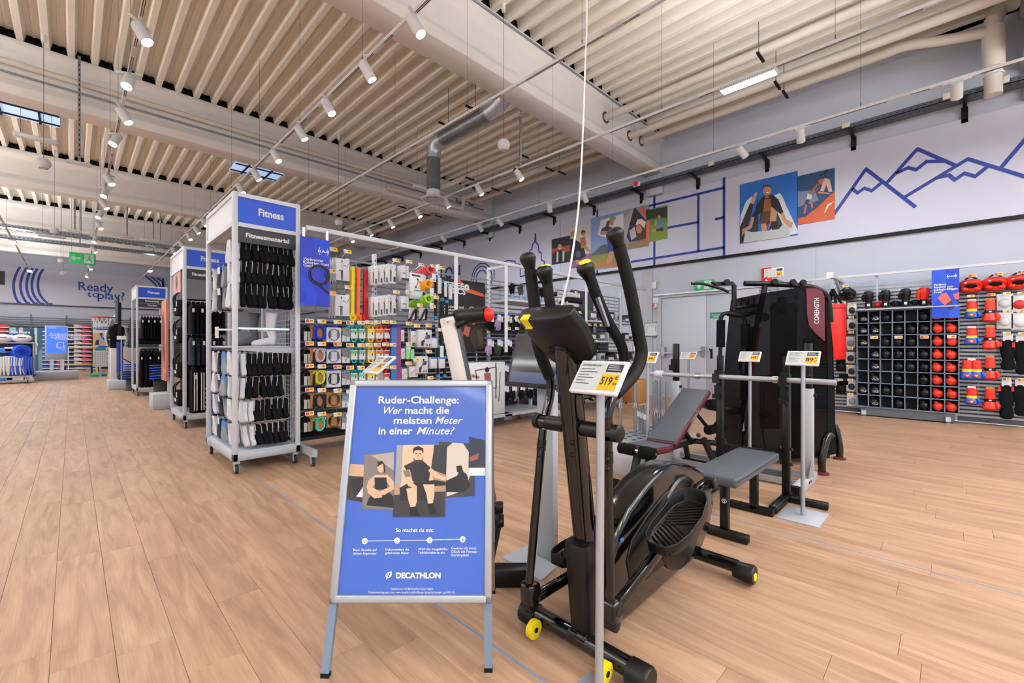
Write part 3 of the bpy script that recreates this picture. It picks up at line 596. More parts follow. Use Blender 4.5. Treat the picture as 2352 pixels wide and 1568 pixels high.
# ================================================================ END CAPS OF THE ROWS
def grid_panel(name, p, u, w, z0, z1, parent, m='white_metal', s=.05, r=.0024):
    p = V(p); u = V(u); nrm = u.cross(UP); b = B(); n = int(w/s); k = int((z1-z0)/s)
    for i in range(n+1): b.ob(p+u*(w*i/n)+UP*((z0+z1)/2), u*r, nrm*r, UP*(z1-z0)/2)
    for j in range(k+1): b.ob(p+u*(w/2)+UP*(z0+(z1-z0)*j/k)+nrm*r*1.6, u*(w/2), nrm*r, UP*r)
    return ST(b.build(name, m, parent))
def caster(e, x, y, brake=False):
    b = B(); b.lathe((x-.014, y, .046), [(.001, 0), (.04, 0), (.045, .004), (.045, .024), (.04, .028), (.001, .028)], 16, ax=(1, 0, 0)); w = b.build('caster_wheel', (38, 42, 48), e)
    B().lathe((x-.0155, y, .046), [(.001, 0), (.026, 0), (.026, .031), (.001, .031)], 14, ax=(1, 0, 0)).build('wheel_hub', (160, 176, 190), w)
    b = B(); b.box(x-.02, y-.016, .04, x-.016, y+.016, .1); b.box(x+.016, y-.016, .04, x+.02, y+.016, .1); b.box(x-.024, y-.03, .1, x+.024, y+.03, .128); b.build('caster_fork', 'grey_metal', e)
def endcap(x0, y0, label, signs, wx=.62, wy=1.2, ztop=2.74):
    x1, y1 = x0+wx, y0+wy; q = .045; e = E('end_cap_rack', (x0+wx/2, y0+wy/2, 0), label, 'display rack')
    for x in (x0, x1-q):
        for y in (y0, y1-q): B().box(x, y, .128, x+q, y+q, ztop).build('post', 'white_metal', e, bevel=.004)
    for z in (ztop-.045, 2.405):
        b = B(); b.box(x0+q, y0, z, x1-q, y0+q, z+.04); b.build('cross_rail', 'white_metal', e); b = B(); b.box(x0+q, y1-q, z, x1-q, y1, z+.04); b.build('cross_rail', 'white_metal', e)
        b = B(); b.box(x0, y0+q, z, x0+q, y1-q, z+.04); b.build('cross_rail', 'white_metal', e); b = B(); b.box(x1-q, y0+q, z, x1, y1-q, z+.04); b.build('cross_rail', 'white_metal', e)
    b = B(); b.box(x0, y0, .128, x1, y1, .2); b.build('base_tray', 'grey_metal', e, bevel=.004)
    B().box(x0+.03, y0+.03, .2, x1-.03, y1-.03, .212).build('tray_floor', (190, 198, 210), e)
    for x in (x0+.04, x1-.04):
        for y in (y0+.05, y1-.05): caster(e, x, y)
    B().box(x0+.014, y0+q, 2.445, x0+.03, y1-q, ztop-.045).build('side_panel', 'white', e)
    B().box(x0+q, y1-.03, 2.445, x1-q, y1-.014, ztop-.045).build('rear_panel', 'white', e)
    B().box(x0+.03, y0+.03, 2.44, x1-.03, y1-.03, 2.446).build('roof_panel', 'white', e)
    z1_ = ztop-.045; cx = x0+wx/2
    sp = B().box(x0+q, y0+.008, 2.445, x1-q, y0+.024, z1_).build('header_sign', 'sign_blue', e)
    b = B(); text(b, 'Fitness', (cx+.03, y0+.006, 2.545), (1, 0, 0), UP, .1, al='c', bold=.03, width=.235); b.build('lettering', 'white', sp)
    zz = 2.405
    hh = .15 if len(signs) == 1 else .1
    for s_ in signs:
        sp = B().box(x0+q, y0+.008, zz-hh, x1-q, y0+.024, zz-.004).build('section_sign', 'slate', e)
        b = B(); text(b, s_, (cx, y0+.006, zz-hh*.62), (1, 0, 0), UP, .06 if hh > .12 else .05, al='c', bold=.03, width=min(.4, .034*len(s_)*(.8 if hh < .12 else .78))); b.build('lettering', 'white', sp); zz -= hh+.006
    grid_panel('grid_back', (x1-.02, y0+q, 0), (0, 1, 0), wy-2*q, .25, 2.4, e)
    return e
C1 = (1.09, 4.88); C2 = (1.17, 8.12); C3 = (1.11, 14.2)
endcap(*C1, 'white rolling end-cap rack signed Fitnessmaterial, hung with socks', ['Fitnessmaterial'])
endcap(*C2, 'white rolling end-cap rack with dark clothes and bags, behind the sock rack', ['Fitnessbekleidung'])
endcap(*C3, 'farthest white end-cap rack signed Bekleidung and Taschen', ['Bekleidung', 'Taschen'])
# ---- socks
def sock_mesh():
    b = B(); out = [(-.055, .005), (.05, .005), (.056, -.09), (.078, -.155), (.06, -.21), (-.03, -.225), (-.09, -.205), (-.085, -.165), (-.056, -.13), (-.05, -.07)]
    b.prism([(-.023, y, z) for y, z in out], (.046, 0, 0)); return b
def sock_proto(mt, tagc):
    e = E('sock_pair', (0, 0, 0)); b = sock_mesh()
    b.build('sock', mt, e, bevel=.011, seg=2, org=(0, 0, 0))
    t = B(); t.box(-.026, -.05, -.05, -.0245, .02, .02); t.box(.0245, -.058, -.1, .026, .03, .015); t.build('hang_tag', tagc, e, org=(0, 0, 0)); h = B(); h.tor((0, 0, .026), .009, .0015, (0, 1, 0), 8, 4); h.build('tag_hanger', 'black', e, org=(0, 0, 0))
    return e
SK = {'black': sock_proto('black_cloth', 'paper'), 'white': sock_proto('white_cloth', 'paper'), 'grey': sock_proto('grey_cloth', (60, 120, 200)), 'navy': sock_proto('navy_cloth', 'paper')}
SKU = set()
rows = [2.30, 2.075, 1.85, 1.165, .925, .69, .445]
for ri, z in enumerate(rows):
    for hi, (yy, cs) in enumerate(((4.985, 'black'), (5.2, 'white'), (5.42, 'grey'), (5.64, 'navy'), (5.88, 'white'))):
        if ri == 0 and hi in (2, 3, 4): continue
        hk = B(); hk.cyl((1.69, yy, z+.03), (1.13, yy, z+.035), .0035, n=6); hk.cyl((1.13, yy, z+.035), (1.115, yy, z+.05), .0035, n=6)
        L(hk.build('display_hook', 'chrome'), 'chrome hook, %s row from the top and %s from the front, in the sock rack' % (ORD[ri], ORD[hi]), 'hook')
        n = (11 if ri < 4 else 8) if hi == 0 else 4
        for k in range(n):
            x = 1.145+k*(.048 if n == 11 else .054 if n == 8 else .05)
            if hi == 0 and ri >= 5: x += .06
            c = cs if not (hi == 0 and k < (2 if ri >= 3 else 1)) else 'white'
            lab = '%s pair of socks, %s from the aisle on hook %s of the %s row' % (c, ORD[k], ('one', 'two', 'three', 'four', 'five')[hi], ORD[ri])
            rot = (random.uniform(-.05, .05), random.uniform(-.16, .1), random.uniform(-.2, .2)); sc = 1.0 if ri < 4 else .92
            p = SK[c]; loc = (x, yy, z)
            if c not in SKU: SKU.add(c); p.location = loc; p.rotation_euler = rot; r = p; r['label'] = lab
            else: r = dup(p, loc, lab, rot, sc=(1, 1, sc))
            r['category'] = 'socks'; r['group'] = 'socks on the end-cap rack'
# shelf with display feet
x0, y0 = C1
e = E('display_shelf', (1.4, 5.45, 1.2), 'white metal shelf in the sock rack holding two display feet', 'shelf')
B().box(1.12, 4.95, 1.225, 1.68, 6.02, 1.245).build('shelf_board', 'grey_metal', e, bevel=.003)
for y in (4.95, 6.0): B().prism([(1.68, y, 1.225), (1.15, y, 1.225), (1.15, y, 1.2), (1.55, y, 1.17), (1.68, y, 1.1)], (0, .01, 0)).build('shelf_bracket', 'grey_metal', e)
def foot(x, y, m, lab, s=1):
    e = E('foot_mannequin', (x, y, 1.247), lab, 'mannequin foot'); z = 1.247
    b = B(); b.tube([(x+.03*s, y, z+.34*s), (x+.02*s, y, z+.2*s), (x+.035*s, y, z+.1*s), (x+.03*s, y, z+.05*s), (x+.02*s, y, z+.035*s)], [.058*s, .045*s, .037*s, .04*s, .034*s], 14, curve=3)
    b.tube([(x+.055*s, y, z+.034*s), (x, y, z+.045*s), (x-.07*s, y-.01, z+.034*s), (x-.13*s, y-.015, z+.024*s), (x-.16*s, y-.018, z+.018*s)], [.03*s, .04*s, .036*s, .03*s, .014*s], 14, curve=3); b.build('foot_body', m, e)
    B().tor((x+.03*s, y, z+.335*s), .052*s, .008, UP, 18, 6).build('cuff', m, e)
foot(1.45, 5.05, 'white_cloth', 'white sock on a display foot, on the shelf'); foot(1.33, 5.22, (74, 78, 84), 'dark grey sock on a display foot, on the shelf')
e = E('price_rail', (1.12, 5.1, 1.4), 'slim chrome price rail over the sock shelf with white tag', 'price tag')
B().bar((1.1, 5.0, 1.42), (1.66, 5.0, 1.42), .012, .02).build('rail', 'chrome', e); B().bar((1.1, 5.55, 1.42), (1.66, 5.55, 1.42), .012, .02).build('rail', 'chrome', e)
B().box(1.088, 5.5, 1.33, 1.1, 5.62, 1.45).build('tag', 'paper', e); B().box(1.086, 5.515, 1.345, 1.088, 5.6, 1.43).build('tag_face', (226, 190, 150), e)
# ---- garments
def garment(x, y, z, h, w, t, m, kind, seed):
    """a hung garment seen edge-on: folds run down, t = thickness along x"""
    rnd = random.Random(seed); n = 14; rings = []
    for k, f in enumerate((0, .04, .12, .3, .55, .8, .97, 1)):
        wd = w*(.3 if k == 0 else .8 if k == 1 else 1)*(1+.15*f); ring = []
        for i in range(n):
            a = 2*pi*i/n; wob = 1+.22*sin(3*a+seed+f*3)*(f > .1)
            ring.append(V((x+t*.5*cos(a)*wob*(.5+.5*min(1, f*6)), y+wd*.5*sin(a)*(1+.05*sin(5*a+seed)), z-h*f)))
        rings.append(ring)
    b = B(); b.loft(rings, 0, True); return b
def clothes(bx, by, z, x0, x1, h, w, m, lab, n, group, kind='garment', stripes=False):
    for k in range(n):
        x = x0+(x1-x0)*(k+.5)/n; e = E(kind, (x, by, z-h), lab % ORD[k], 'clothing', group)
        garment(x, by, z-.05, h, w, (x1-x0)/n*1.15, m, kind, k*1.7+z).build('fabric', m, e)
        B().tube([(x, by-w*.3, z-.07), (x, by, z-.03), (x, by+w*.3, z-.07)], .006, 5).build('hanger', 'black', e)
        B().tor((x, by, z-.008), .018, .0025, (1, 0, 0), 10, 4).build('hanger_hook', 'chrome', e)
        if k % 2 == 0: B().box(x-.012, by-w*.5-.008, z-h*.25-.06, x+.016, by-w*.5-.006, z-h*.25).build('hang_tag', 'paper', e)
        if stripes:
            b = B()
            for s_ in (-.3, .15): b.box(x+s_*.07, by-w*.5-.03, z-h*.98, x+s_*.07+.012, by-w*.5-.02, z-h*.2)
            b.build('side_stripe', 'white', e)
    L(B().cyl((x0-.05, by, z), (x1+.06, by, z), .011, n=8).build('garment_rail', 'chrome'), 'chrome garment rail at height %d centimetres over the %s' % (z*100, group), 'rail')
x, y = C2
clothes(0, y+.18, 1.93, x+.1, x+.56, .46, .3, 'black_cloth', 'black training top, %s from the aisle, upper row of the second rack', 8, 'upper row of black tops')
clothes(0, y+.18, 1.42, x+.1, x+.56, .42, .3, 'navy_cloth', 'dark shorts, %s from the aisle, middle row of the second rack', 7, 'middle row of dark shorts')
clothes(0, y+.2, .98, x+.12, x+.56, .74, .26, 'black_cloth', 'black track trousers, %s from the aisle, bottom of the second rack', 5, 'bottom row of striped trousers', stripes=True)
L(B().box(x+.1, y+.5, .25, x+.58, y+1.0, 2.0).build('clothes_bundle', 'black_cloth', bevel=.05, seg=2), 'dense block of black clothes behind the second rack front row', 'clothing')
def duffel(p, k, lab):
    x, y, z = p; e = E('duffel_bag', p, lab, 'bag', 'black duffel bags on the second rack')
    b = B(); b.prism([(x, y-.19, z), (x, y+.19, z), (x, y+.21, z+.08), (x, y+.14, z+.2), (x, y+.05, z+.25), (x, y-.05, z+.25), (x, y-.14, z+.2), (x, y-.21, z+.08)], (.2, 0, 0)); b.build('bag_body', 'black_cloth', e, bevel=.035, seg=3)
    B().tube([(x+.0, y-.1, z+.12), (x-.01, y-.08, z+.3), (x+.06, y, z+.38), (x-.01, y+.08, z+.3), (x, y+.1, z+.12)], .011, 6, curve=4).build('strap', 'black', e)
    B().box(x-.004, y-.09, z+.07, x+.002, y+.05, z+.12).build('print_mark', 'white', e); B().box(x-.006, y-.15, z+.14, x+.002, y-.11, z+.22).build('hang_tag', 'paper', e)
for k, z in enumerate((1.72, 1.28, .74, .3)):
    duffel((x-.02, y+.55, z), k, 'black duffel bag, %s from the top on the second rack' % ORD[k])
e = E('photo_poster', (x+.02, y+.7, 2.05), 'pink photo card hanging inside the second rack under its roof', 'poster')
B().box(x+.01, y+.3, 2.08, x+.02, y+1.0, 2.4).build('print_sheet', (206, 152, 144), e); art('picture', [((120, 60, 60), el(0, 0, .1, .12)), ((60, 30, 34), [(-.06, -.1), (.06, -.1), (.05, .02), (-.05, .03)])], lambda a, c: V((x+.01, y+.65-a, 2.25+c)), (-1, 0, 0), e)
x, y = C3
clothes(0, y+.15, 2.02, x+.1, x+.5, .55, .3, 'black_cloth', 'black hooded top, %s from the aisle on the farthest rack', 7, 'black tops of the farthest rack')
clothes(0, y+.15, 1.2, x+.07, x+.56, .95, .26, 'black_cloth', 'long black trousers, %s from the aisle on the farthest rack', 6, 'long trousers of the farthest rack')
L(B().box(x+.06, y+.2, 1.28, x+.56, y+.8, 1.45).build('clothes_bundle', 'black_cloth', bevel=.02), 'folded black clothes between the rails of the farthest rack', 'clothing')
# ---- stacked shopping baskets
def baskets(x, y, n, lab0, z0=.3):
    e = E('basket_stand', (x, y, 0), 'black round stand under the blue baskets '+lab0, 'stand')
    b = B(); b.lathe((x, y, 0), [(.001, .0), (.16, 0), (.17, .02), (.15, .06), (.15, z0-.03), (.17, z0), (.001, z0)], 16); b.build('bin_body', (34, 30, 30), e)
    for k in range(n):
        z = z0+.002+k*.062; e = E('shopping_basket', (x, y, z), 'blue shopping basket, %s from the bottom of the stack %s' % (ORD[k], lab0), 'basket', 'blue baskets '+lab0)
        b = B(); r = []
        for zz, w, d in ((.03, .185, .13), (.05, .2, .145), (.055, .215, .16), (.042, .215, .16), (.04, .196, .14), (.034, .18, .125)):
            r.append([V((x+w*a, y+d*c, z+zz)) for a, c in ((-.8, -1), (.8, -1), (1, -.75), (1, .75), (.8, 1), (-.8, 1), (-1, .75), (-1, -.75))])
        b.loft(r, 0, True); b.build('basket_shell', 'basket_blue', e)
        B().tube([(x-.16, y-.165, z+.05), (x-.14, y-.172, z+.042), (x+.14, y-.172, z+.042), (x+.16, y-.165, z+.05)], .006, 5).build('handle', 'black', e)
baskets(1.5, 7.1, 6, 'behind the sock rack'); baskets(1.5, 13.3, 6, 'before the farthest rack', .42); baskets(1.2, 16.2, 7, 'beside the farthest rack', .3)
# ---- poster totem on a grey plinth
e = E('poster_totem', (1.3, 11.2, 0), 'tall pink photo totem on a grey plinth between the racks', 'poster stand')
B().box(1.1, 10.9, 0, 1.75, 11.5, .3).build('plinth', 'grey_metal', e, bevel=.006)
B().box(1.36, 11.18, .3, 1.4, 11.22, .6).build('stem', 'white_metal', e); B().box(1.3, 10.9, .55, 1.34, 11.52, 2.15).build('panel', (210, 138, 112), e)
art('picture', [((214, 60, 60), [(-.3, 1.9), (-.18, 2.0), (-.1, 1.6), (-.2, 1.0), (-.3, 1.1)]), ((70, 40, 44), [(-.2, 1.8), (0, 1.95), (.06, 1.5), (-.02, .8), (-.12, .75)]), ((120, 66, 52), [(.02, 1.9), (.16, 1.6), (.12, .9), (.02, 1.0)]), ((60, 36, 40), [(.16, 1.2), (.24, 1.3), (.2, .75), (.12, .8)]), ((176, 110, 86), [(-.31, .56), (.31, .56), (.31, .7), (-.31, .8)])],
    lambda a, c: V((1.3, 11.2-a, c)), (-1, 0, 0), e)
# ================================================================ THE PRODUCT WALL (row along x, facing the camera side)
YP, YFR = 5.25, 4.97                       # back panels, fronts of the hung goods
e = E('gondola_wall', (5.2, 5.3, 0), 'long white slatted display wall behind the hung fitness goods', 'display wall')
BX = [1.76+.99*i for i in range(8)]
for i in range(7):
    b = B(); z = .34
    while z < 2.34:
        b.box(BX[i]+.02, YP-.006, z, BX[i+1]-.02, YP+.006, z+.022); z += .072
    for x in (BX[i]+.25, BX[i]+.5, BX[i]+.75): b.box(x-.003, YP+.006, .34, x+.003, YP+.012, 2.34)
    ST(b.build('slat_panel', (134, 138, 146), e))
    B().box(BX[i]+.02, YP+.3, .2, BX[i+1]-.02, YP+.32, 1.55 if i < 3 else 1.8).build('rear_panel', (46, 48, 54), e)
    B().box(BX[i], YP-(.42 if i in (2, 3) else .02), .16, BX[i+1], YP+.5, .2).build('base_shelf', 'grey_metal' if i in (2, 3) else 'satin_black', e)
for i, x in enumerate(BX):
    B().box(x-.02, YP-.02, .1, x+.02, YP+.04, 2.42).build('post', 'white_metal', e, bevel=.003)
    g = B(); z = .4
    while z < 2.38: g.box(x-.006, YP-.0215, z, x+.006, YP-.0195, z+.03); z += .06
    ST(g.build('post_slot', 'black', e))
    if i in (0, 2, 4, 6): B().bar((x, YP-.05, .14), (x, 4.62, .14), .05, .07).build('foot_beam', 'grey_metal', e); caster(e, x, 4.68); caster(e, x, YP+.3)
e2 = E('display_rail', (5, 4.75, 2.46), 'long white rail above the product wall carrying hanging signs', 'rail')
B().box(1.72, 4.73, 2.45, 8.9, 4.77, 2.5).build('rail', 'white_metal', e2, bevel=.004)
for x in (1.76, 4.73, 7.7): B().bar((x, 4.75, 2.475), (x, YP+.02, 2.475), .03, .04).build('rail_arm', 'white_metal', e2); B().box(x-.018, YP, 2.4, x+.018, YP+.036, 2.5).build('arm_post', 'white_metal', e2)
for k, (px, z0) in enumerate(((1046, 1.4), (1161, 1.15), (1345, 1.15))):
    p = at(px, 700, Y=4.72); L(B().box(p.x-.028, 4.7, z0, p.x+.028, 4.712, 2.45).build('sign_strip', (222, 226, 234)), 'narrow white strip hanging from the display rail, %s from the sock rack' % ORD[k], 'strip')
# ---- hanging blue sign
def fY(Y): return lambda x, y: at(x, y, Y=Y)
def box_px(x0, y0, x1, y1, Y, t, m, name, parent=None, bevel=0):   # upright box whose front fills a rectangle measured in the picture, t = depth
    a = at(x0, y0, Y=Y); c = at(x1, y1, Y=Y); m0 = at((x0+x1)/2, y0, Y=Y); m1 = at((x0+x1)/2, y1, Y=Y)
    return B().box(a.x, Y, m1.z, c.x, Y+t, m0.z).build(name, m, parent, bevel=bevel), (a.x, m1.z, c.x, m0.z)
e = E('hanging_sign', at(724, 700, Y=4.66), 'blue hanging sign Verbrenne Kalorien statt Geld with coiled rope', 'sign')
a = at(690, 543, Y=4.68); c = at(757, 705, Y=4.68); x0, x1, z0, z1 = a.x, c.x, at(722, 702, Y=4.68).z, at(722, 546, Y=4.68).z
B().box(x0, 4.68, z0, x1, 4.69, z1).build('sign_sheet', 'deep_blue', e)
g = lambda u, v: V((x0+(x1-x0)*u, 4.68, z0+(z1-z0)*v))
art('pattern', [((16, 66, 214), [g2 for g2 in [(.45, 1), (.42, .9), (.5, .8), (.7, .7), (1, .6), (1, 1)]]), ((16, 66, 214), [(0, .45), (.3, .35), (.55, .2), (.55, .08), (.5, 0), (0, 0)]), ('deep_blue', [(0, .24), (.1, .2), (.2, .12), (.12, .05), (0, .03)])], g, (0, -1, 0), e)
b = B()
for i, s_ in enumerate(('Verbrenne', 'Kalorien statt', 'Geld.')): text(b, s_, g(.09, .655-.047*i)+V((0, -.004, 0)), (1, 0, 0), UP, .042, bold=.016, width=(.19, .25, .1)[i]*1.05, shear=.2 if i == 0 else 0)
text(b, 'BLAUE', g(.78, .8)+V((0, -.004, 0)), (1, 0, 0), UP, .034, al='c', bold=.04, width=.115)
for k in range(9):
    for s_ in (-1, 1):
        a_ = radians(s_*(50+k*10)); b.ob(g(.78, .815)+V((.055*sin(a_)*.9, -.004, .055*cos(a_))), (.004, 0, 0), (0, .0005, 0), (0, 0, .003))
b.build('lettering', 'white', e)
b = B(); b.tor(g(.64, .46)+V((0, -.006, 0)), .105, .006, (0, 1, 0), 30, 6); b.tor(g(.62, .45)+V((0, -.006, 0)), .098, .005, (0, 1, 0), 30, 6); b.tor(g(.65, .47)+V((0, -.006, 0)), .092, .005, (0, 1, 0), 30, 6)
b.tube([g(.82, .5)+V((0, -.006, 0)), g(.9, .42)+V((0, -.006, 0)), g(.98, .4)+V((0, -.006, 0))], .006, 6); b.tube([g(.5, .37)+V((0, -.006, 0)), g(.72, .28)+V((0, -.006, 0))], .004, 6); b.tube([g(.7, .29)+V((0, -.008, 0)), g(.98, .2)+V((0, -.008, 0))], .009, 6); b.build('rope_print', (54, 36, 34), e)
for u in (.1, .9): B().box(g(u, 1).x-.012, 4.67, z1-.005, g(u, 1).x+.012, 4.695, 2.455).build('hanger_clip', 'chrome', e)
# ---- hooks with electronic price tags
def tag_proto(name, w=.092, h=.046, red=False):
    e = E(name, (0, 0, 0))
    B().cyl((0, .0, .0), (0, .26, -.005), .0035, n=6).build('prong', 'chrome', e)
    t = B().box(-w/2, -.022, -h/2, w/2, -.012, h/2).build('tag_case', 'white', e, bevel=.004)
    B().box(-w*.43, -.0235, -h*.36, -w*.1, -.0215, h*.36).build('tag_text_field', (180, 60, 64) if red else 'ink_grey', t)
    B().box(-w*.1, -.0235, -h*.36, w*.43, -.0215, h*.36).build('tag_price_field', 'yellow', t)
    b = B(); b.box(w*.05, -.0245, -h*.1, w*.1, -.0234, h*.2); b.box(w*.14, -.0245, -h*.1, w*.2, -.0234, h*.2); b.box(w*.24, -.0245, 0, w*.3, -.0234, h*.2); b.build('tag_digit', 'black', t)
    return e
TG = {False: tag_proto('price_hook'), True: tag_proto('price_hook', red=True)}; TGU = set()
def tag(px, py, Y, lab, red=False, sc=1, tilt=-.25, rz=0):
    p = at(px, py, Y=Y) if not isinstance(Y, V) else Y; q = TG[red]
    if red not in TGU: TGU.add(red); q.location = p; q.rotation_euler = (tilt, 0, rz); r = q; r['label'] = lab
    else: r = dup(q, p, lab, (tilt, 0, rz), sc=(sc, 1, sc))
    r['category'] = 'price tag'; r['group'] = 'hooks with yellow price tags'; return r
cols = [710, 738, 774, 803, 828, 846, 865, 884, 901]
for ri, y in enumerate((738, 790, 842, 897, 952)):
    for ci, x in enumerate(cols):
        if ri > 2 and ci > 3: continue
        if ri == 2 and ci in (5, 6): continue
        tag(x-(ri > 1 and ci == 0)*0, y+(0, 1, 2, 4, 4, 3, 3, 2, 3)[ci]-ri*.5, 4.86, 'yellow price tag hook, %s column from the sock rack, %s row' % (ORD[ci], ORD[ri]), ci == 0 or (ci == 3 and ri < 3) or (ci == 2 and 0 < ri < 3))
for k, (x, y, where) in enumerate(((764, 574, 'beside the blue rope sign at the top'), (797, 579, 'above the suspension trainer box'), (762, 624, 'at the edge of the blue sign, upper'), (762, 675, 'at the edge of the blue sign, lower'), (799, 661, 'between the two suspension trainer boxes'), (908, 599, 'above the left stack of resistance loop boxes'), (938, 602, 'above the teal-striped training boxes'), (966, 609, 'above the ab roller box'), (994, 612, 'above the pink coiled cable'), (1013, 616, 'right of the pink coiled cable'), (909, 672, 'between the two resistance loop stacks'), (937, 672, 'between the two teal-striped box stacks'), (963, 702, 'above the black push-up grips'), (992, 704, 'below the neon coiled cable'), (938, 744, 'above the green band packs'), (956, 749, 'left of the upper ab wheel box'), (983, 748, 'right above the upper ab wheel box'), (1011, 758, 'above the small white sleeves'),
        (938, 791, 'over the light green bands'), (984, 808, 'between the two ab wheel boxes'), (955, 827, 'left of the lower ab wheel box'), (937, 835, 'over the lower leg photo cards'), (987, 868, 'just above the poster board edge'), (993, 644, 'beside the orange coiled cable'), (993, 678, 'under the orange coiled cable'), (1000, 684, 'left of the black poles'))):
    tag(x, y, 4.84, 'hook with yellow price tag '+where)
# ---- skipping ropes on cartons
def rope_product(k, y0, y1, colr, name):
    lab = '%s skipping rope looped on a brown card' % name
    o, (xa, za, xb, zb) = box_px(713, y0+4, 744, y1, YFR, .12, 'carton', 'x'); bpy.data.objects.remove(o)
    xa -= .0; cx = (xa+xb)/2+.02; e = E('skipping_rope', (cx, YFR, za), lab, 'skipping rope')
    for j in range(3): B().box(xa, YFR+.045*j, za, xb, YFR+.006+.045*j, zb).build('card', 'carton', e)
    b = B()
    for j in range(3): b.tor((cx+.004*j, YFR-.014-.006*j, zb-.085+.004*j), .045, .0075, (0, 1, 0), 22, 6, e=1.55, u=(1, 0, 0))
    b.tor((cx-.045, YFR-.016, zb-.03), .02, .007, (0, 1, 0), 14, 6); b.tor((cx+.045, YFR-.016, zb-.03), .02, .007, (0, 1, 0), 14, 6); b.build('rope', colr, e)
    for s_ in (-1, 1): B().tube([(cx+s_*.058, YFR-.016, zb-.04), (cx+s_*.06, YFR-.016, za+.03), (cx+s_*.062, YFR-.014, za-.005)], [.01, .013, .011], 8).build('handle', colr if k == 0 else 'satin_black', e)
rb = [(743, 777), (795, 829), (846, 883), (900, 937), (953, 985)]
for k, (c, n) in enumerate((((24, 48, 200), 'blue'), ((206, 190, 226), 'lilac'), ((206, 232, 24), 'neon yellow'), ((26, 34, 62), 'navy'), ((64, 214, 180), 'turquoise'))): rope_product(k, *rb[k], c, n)
for k, (y0, y1) in enumerate(rb):                                   # dark goods beside the rack post
    a = at(697, y0+8, Y=YFR+.05); e = E('skipping_rope', a, 'bundle of black goods with white labels, %s row beside the sock rack' % ORD[k], 'accessory')
    b = B()
    for j in range(3): b.tor((a.x+.03, YFR+.05+j*.05, a.z-.06), .04, .012, (0, 1, 0), 14, 6, e=1.6, u=(1, 0, 0))
    b.build('rope', 'satin_black', e); z = at(697, y0+18, Y=YFR+.03).z
    for j in range(2): B().box(a.x-.005+j*.045, YFR+.02, z-.1, a.x+.03+j*.045, YFR+.024, z).build('label_card', (190, 190, 186), e)
def ring_card(k, y0, y1, cardm, ringm, lab):
    e = E('skipping_rope', at(765, y1, Y=YFR), lab, 'skipping rope'); a = at(750, y0, Y=YFR); c = at(783, y1, Y=YFR); za, zb = at(766, y1, Y=YFR).z, at(766, y0, Y=YFR).z; cx = (a.x+c.x)/2
    for j in range(4): B().box(a.x, YFR+.04*j, za, c.x, YFR+.008+.04*j, zb).build('card', cardm, e)
    b = B(); b.tor((cx, YFR-.008, (za+zb)/2), .062, .004, (0, 1, 0), 26, 6); b.build('rope', ringm, e)
    for s_ in (-1, 1): B().cyl((cx+s_*.045, YFR-.014, za+.01+.035), (cx+s_*.045, YFR-.014, zb-.03), .0095, n=8).build('handle', ringm, e)
    if cardm == 'paper':
        b = B(); b.box(cx-.018, YFR-.002, za+.05, cx+.02, YFR, za+.13); b.box(a.x+.02, YFR-.002, zb-.02, a.x+.06, YFR, zb-.012); b.build('print_block', (206, 210, 216), e); B().box(a.x+.03, YFR, zb, c.x-.03, YFR+.06, zb+.02).build('blue_clip', (30, 60, 190), e)
g1 = (84, 104, 124)
for k, (y0, y1) in enumerate(((752, 785), (802, 834), (851, 889), (902, 934), (952, 980))):
    ring_card(k, y0, y1, 'paper' if k < 3 else 'carton', g1 if k < 2 else (30, 32, 36), ('white card with grey-blue speed rope, upper of two', 'white card with grey-blue speed rope, lower of two', 'white card with black speed rope', 'brown card with black coiled speed rope', 'brown card with round black speed rope, lowest')[k])
for k, (y0, y1, bc) in enumerate(((752, 784, (70, 84, 100)), (800, 833, (96, 52, 84)), (850, 883, (120, 62, 110)), (902, 934, (110, 166, 216)), (952, 984, (120, 176, 222)))):
    e = E('band_pack', at(795, y1, Y=YFR), 'clear pack with %s fabric band, %s from the top' % (('slate', 'plum', 'purple', 'pale blue', 'sky blue')[k], ORD[k]), 'fitness band')
    a = at(786, y0, Y=YFR); c = at(803, y1, Y=YFR); za, zb = at(795, y1, Y=YFR).z, at(795, y0, Y=YFR).z; h = zb-za
    for j in range(3): B().box(a.x, YFR+.05*j, za, c.x, YFR+.03+.05*j, za+h*.45).build('card', 'paper', e)
    B().box(a.x+.008, YFR+.004, za+h*.47, c.x-.008, YFR+.15, za+h*.74).build('band_roll', bc, e, bevel=.012)
    B().box(a.x-.002, YFR-.004, za-.004, c.x+.002, YFR+.16, zb).build('clear_bag', 'clear', e)
    art('picture', [(bc, [(.0, .45), (1, .45), (1, .3)]), ((60, 60, 66), [(.45, .05), (.55, .05), (.58, .3), (.42, .28)])], lambda u, v: V((a.x+(c.x-a.x)*u, YFR, za+h*v)), (0, -1, 0), e)
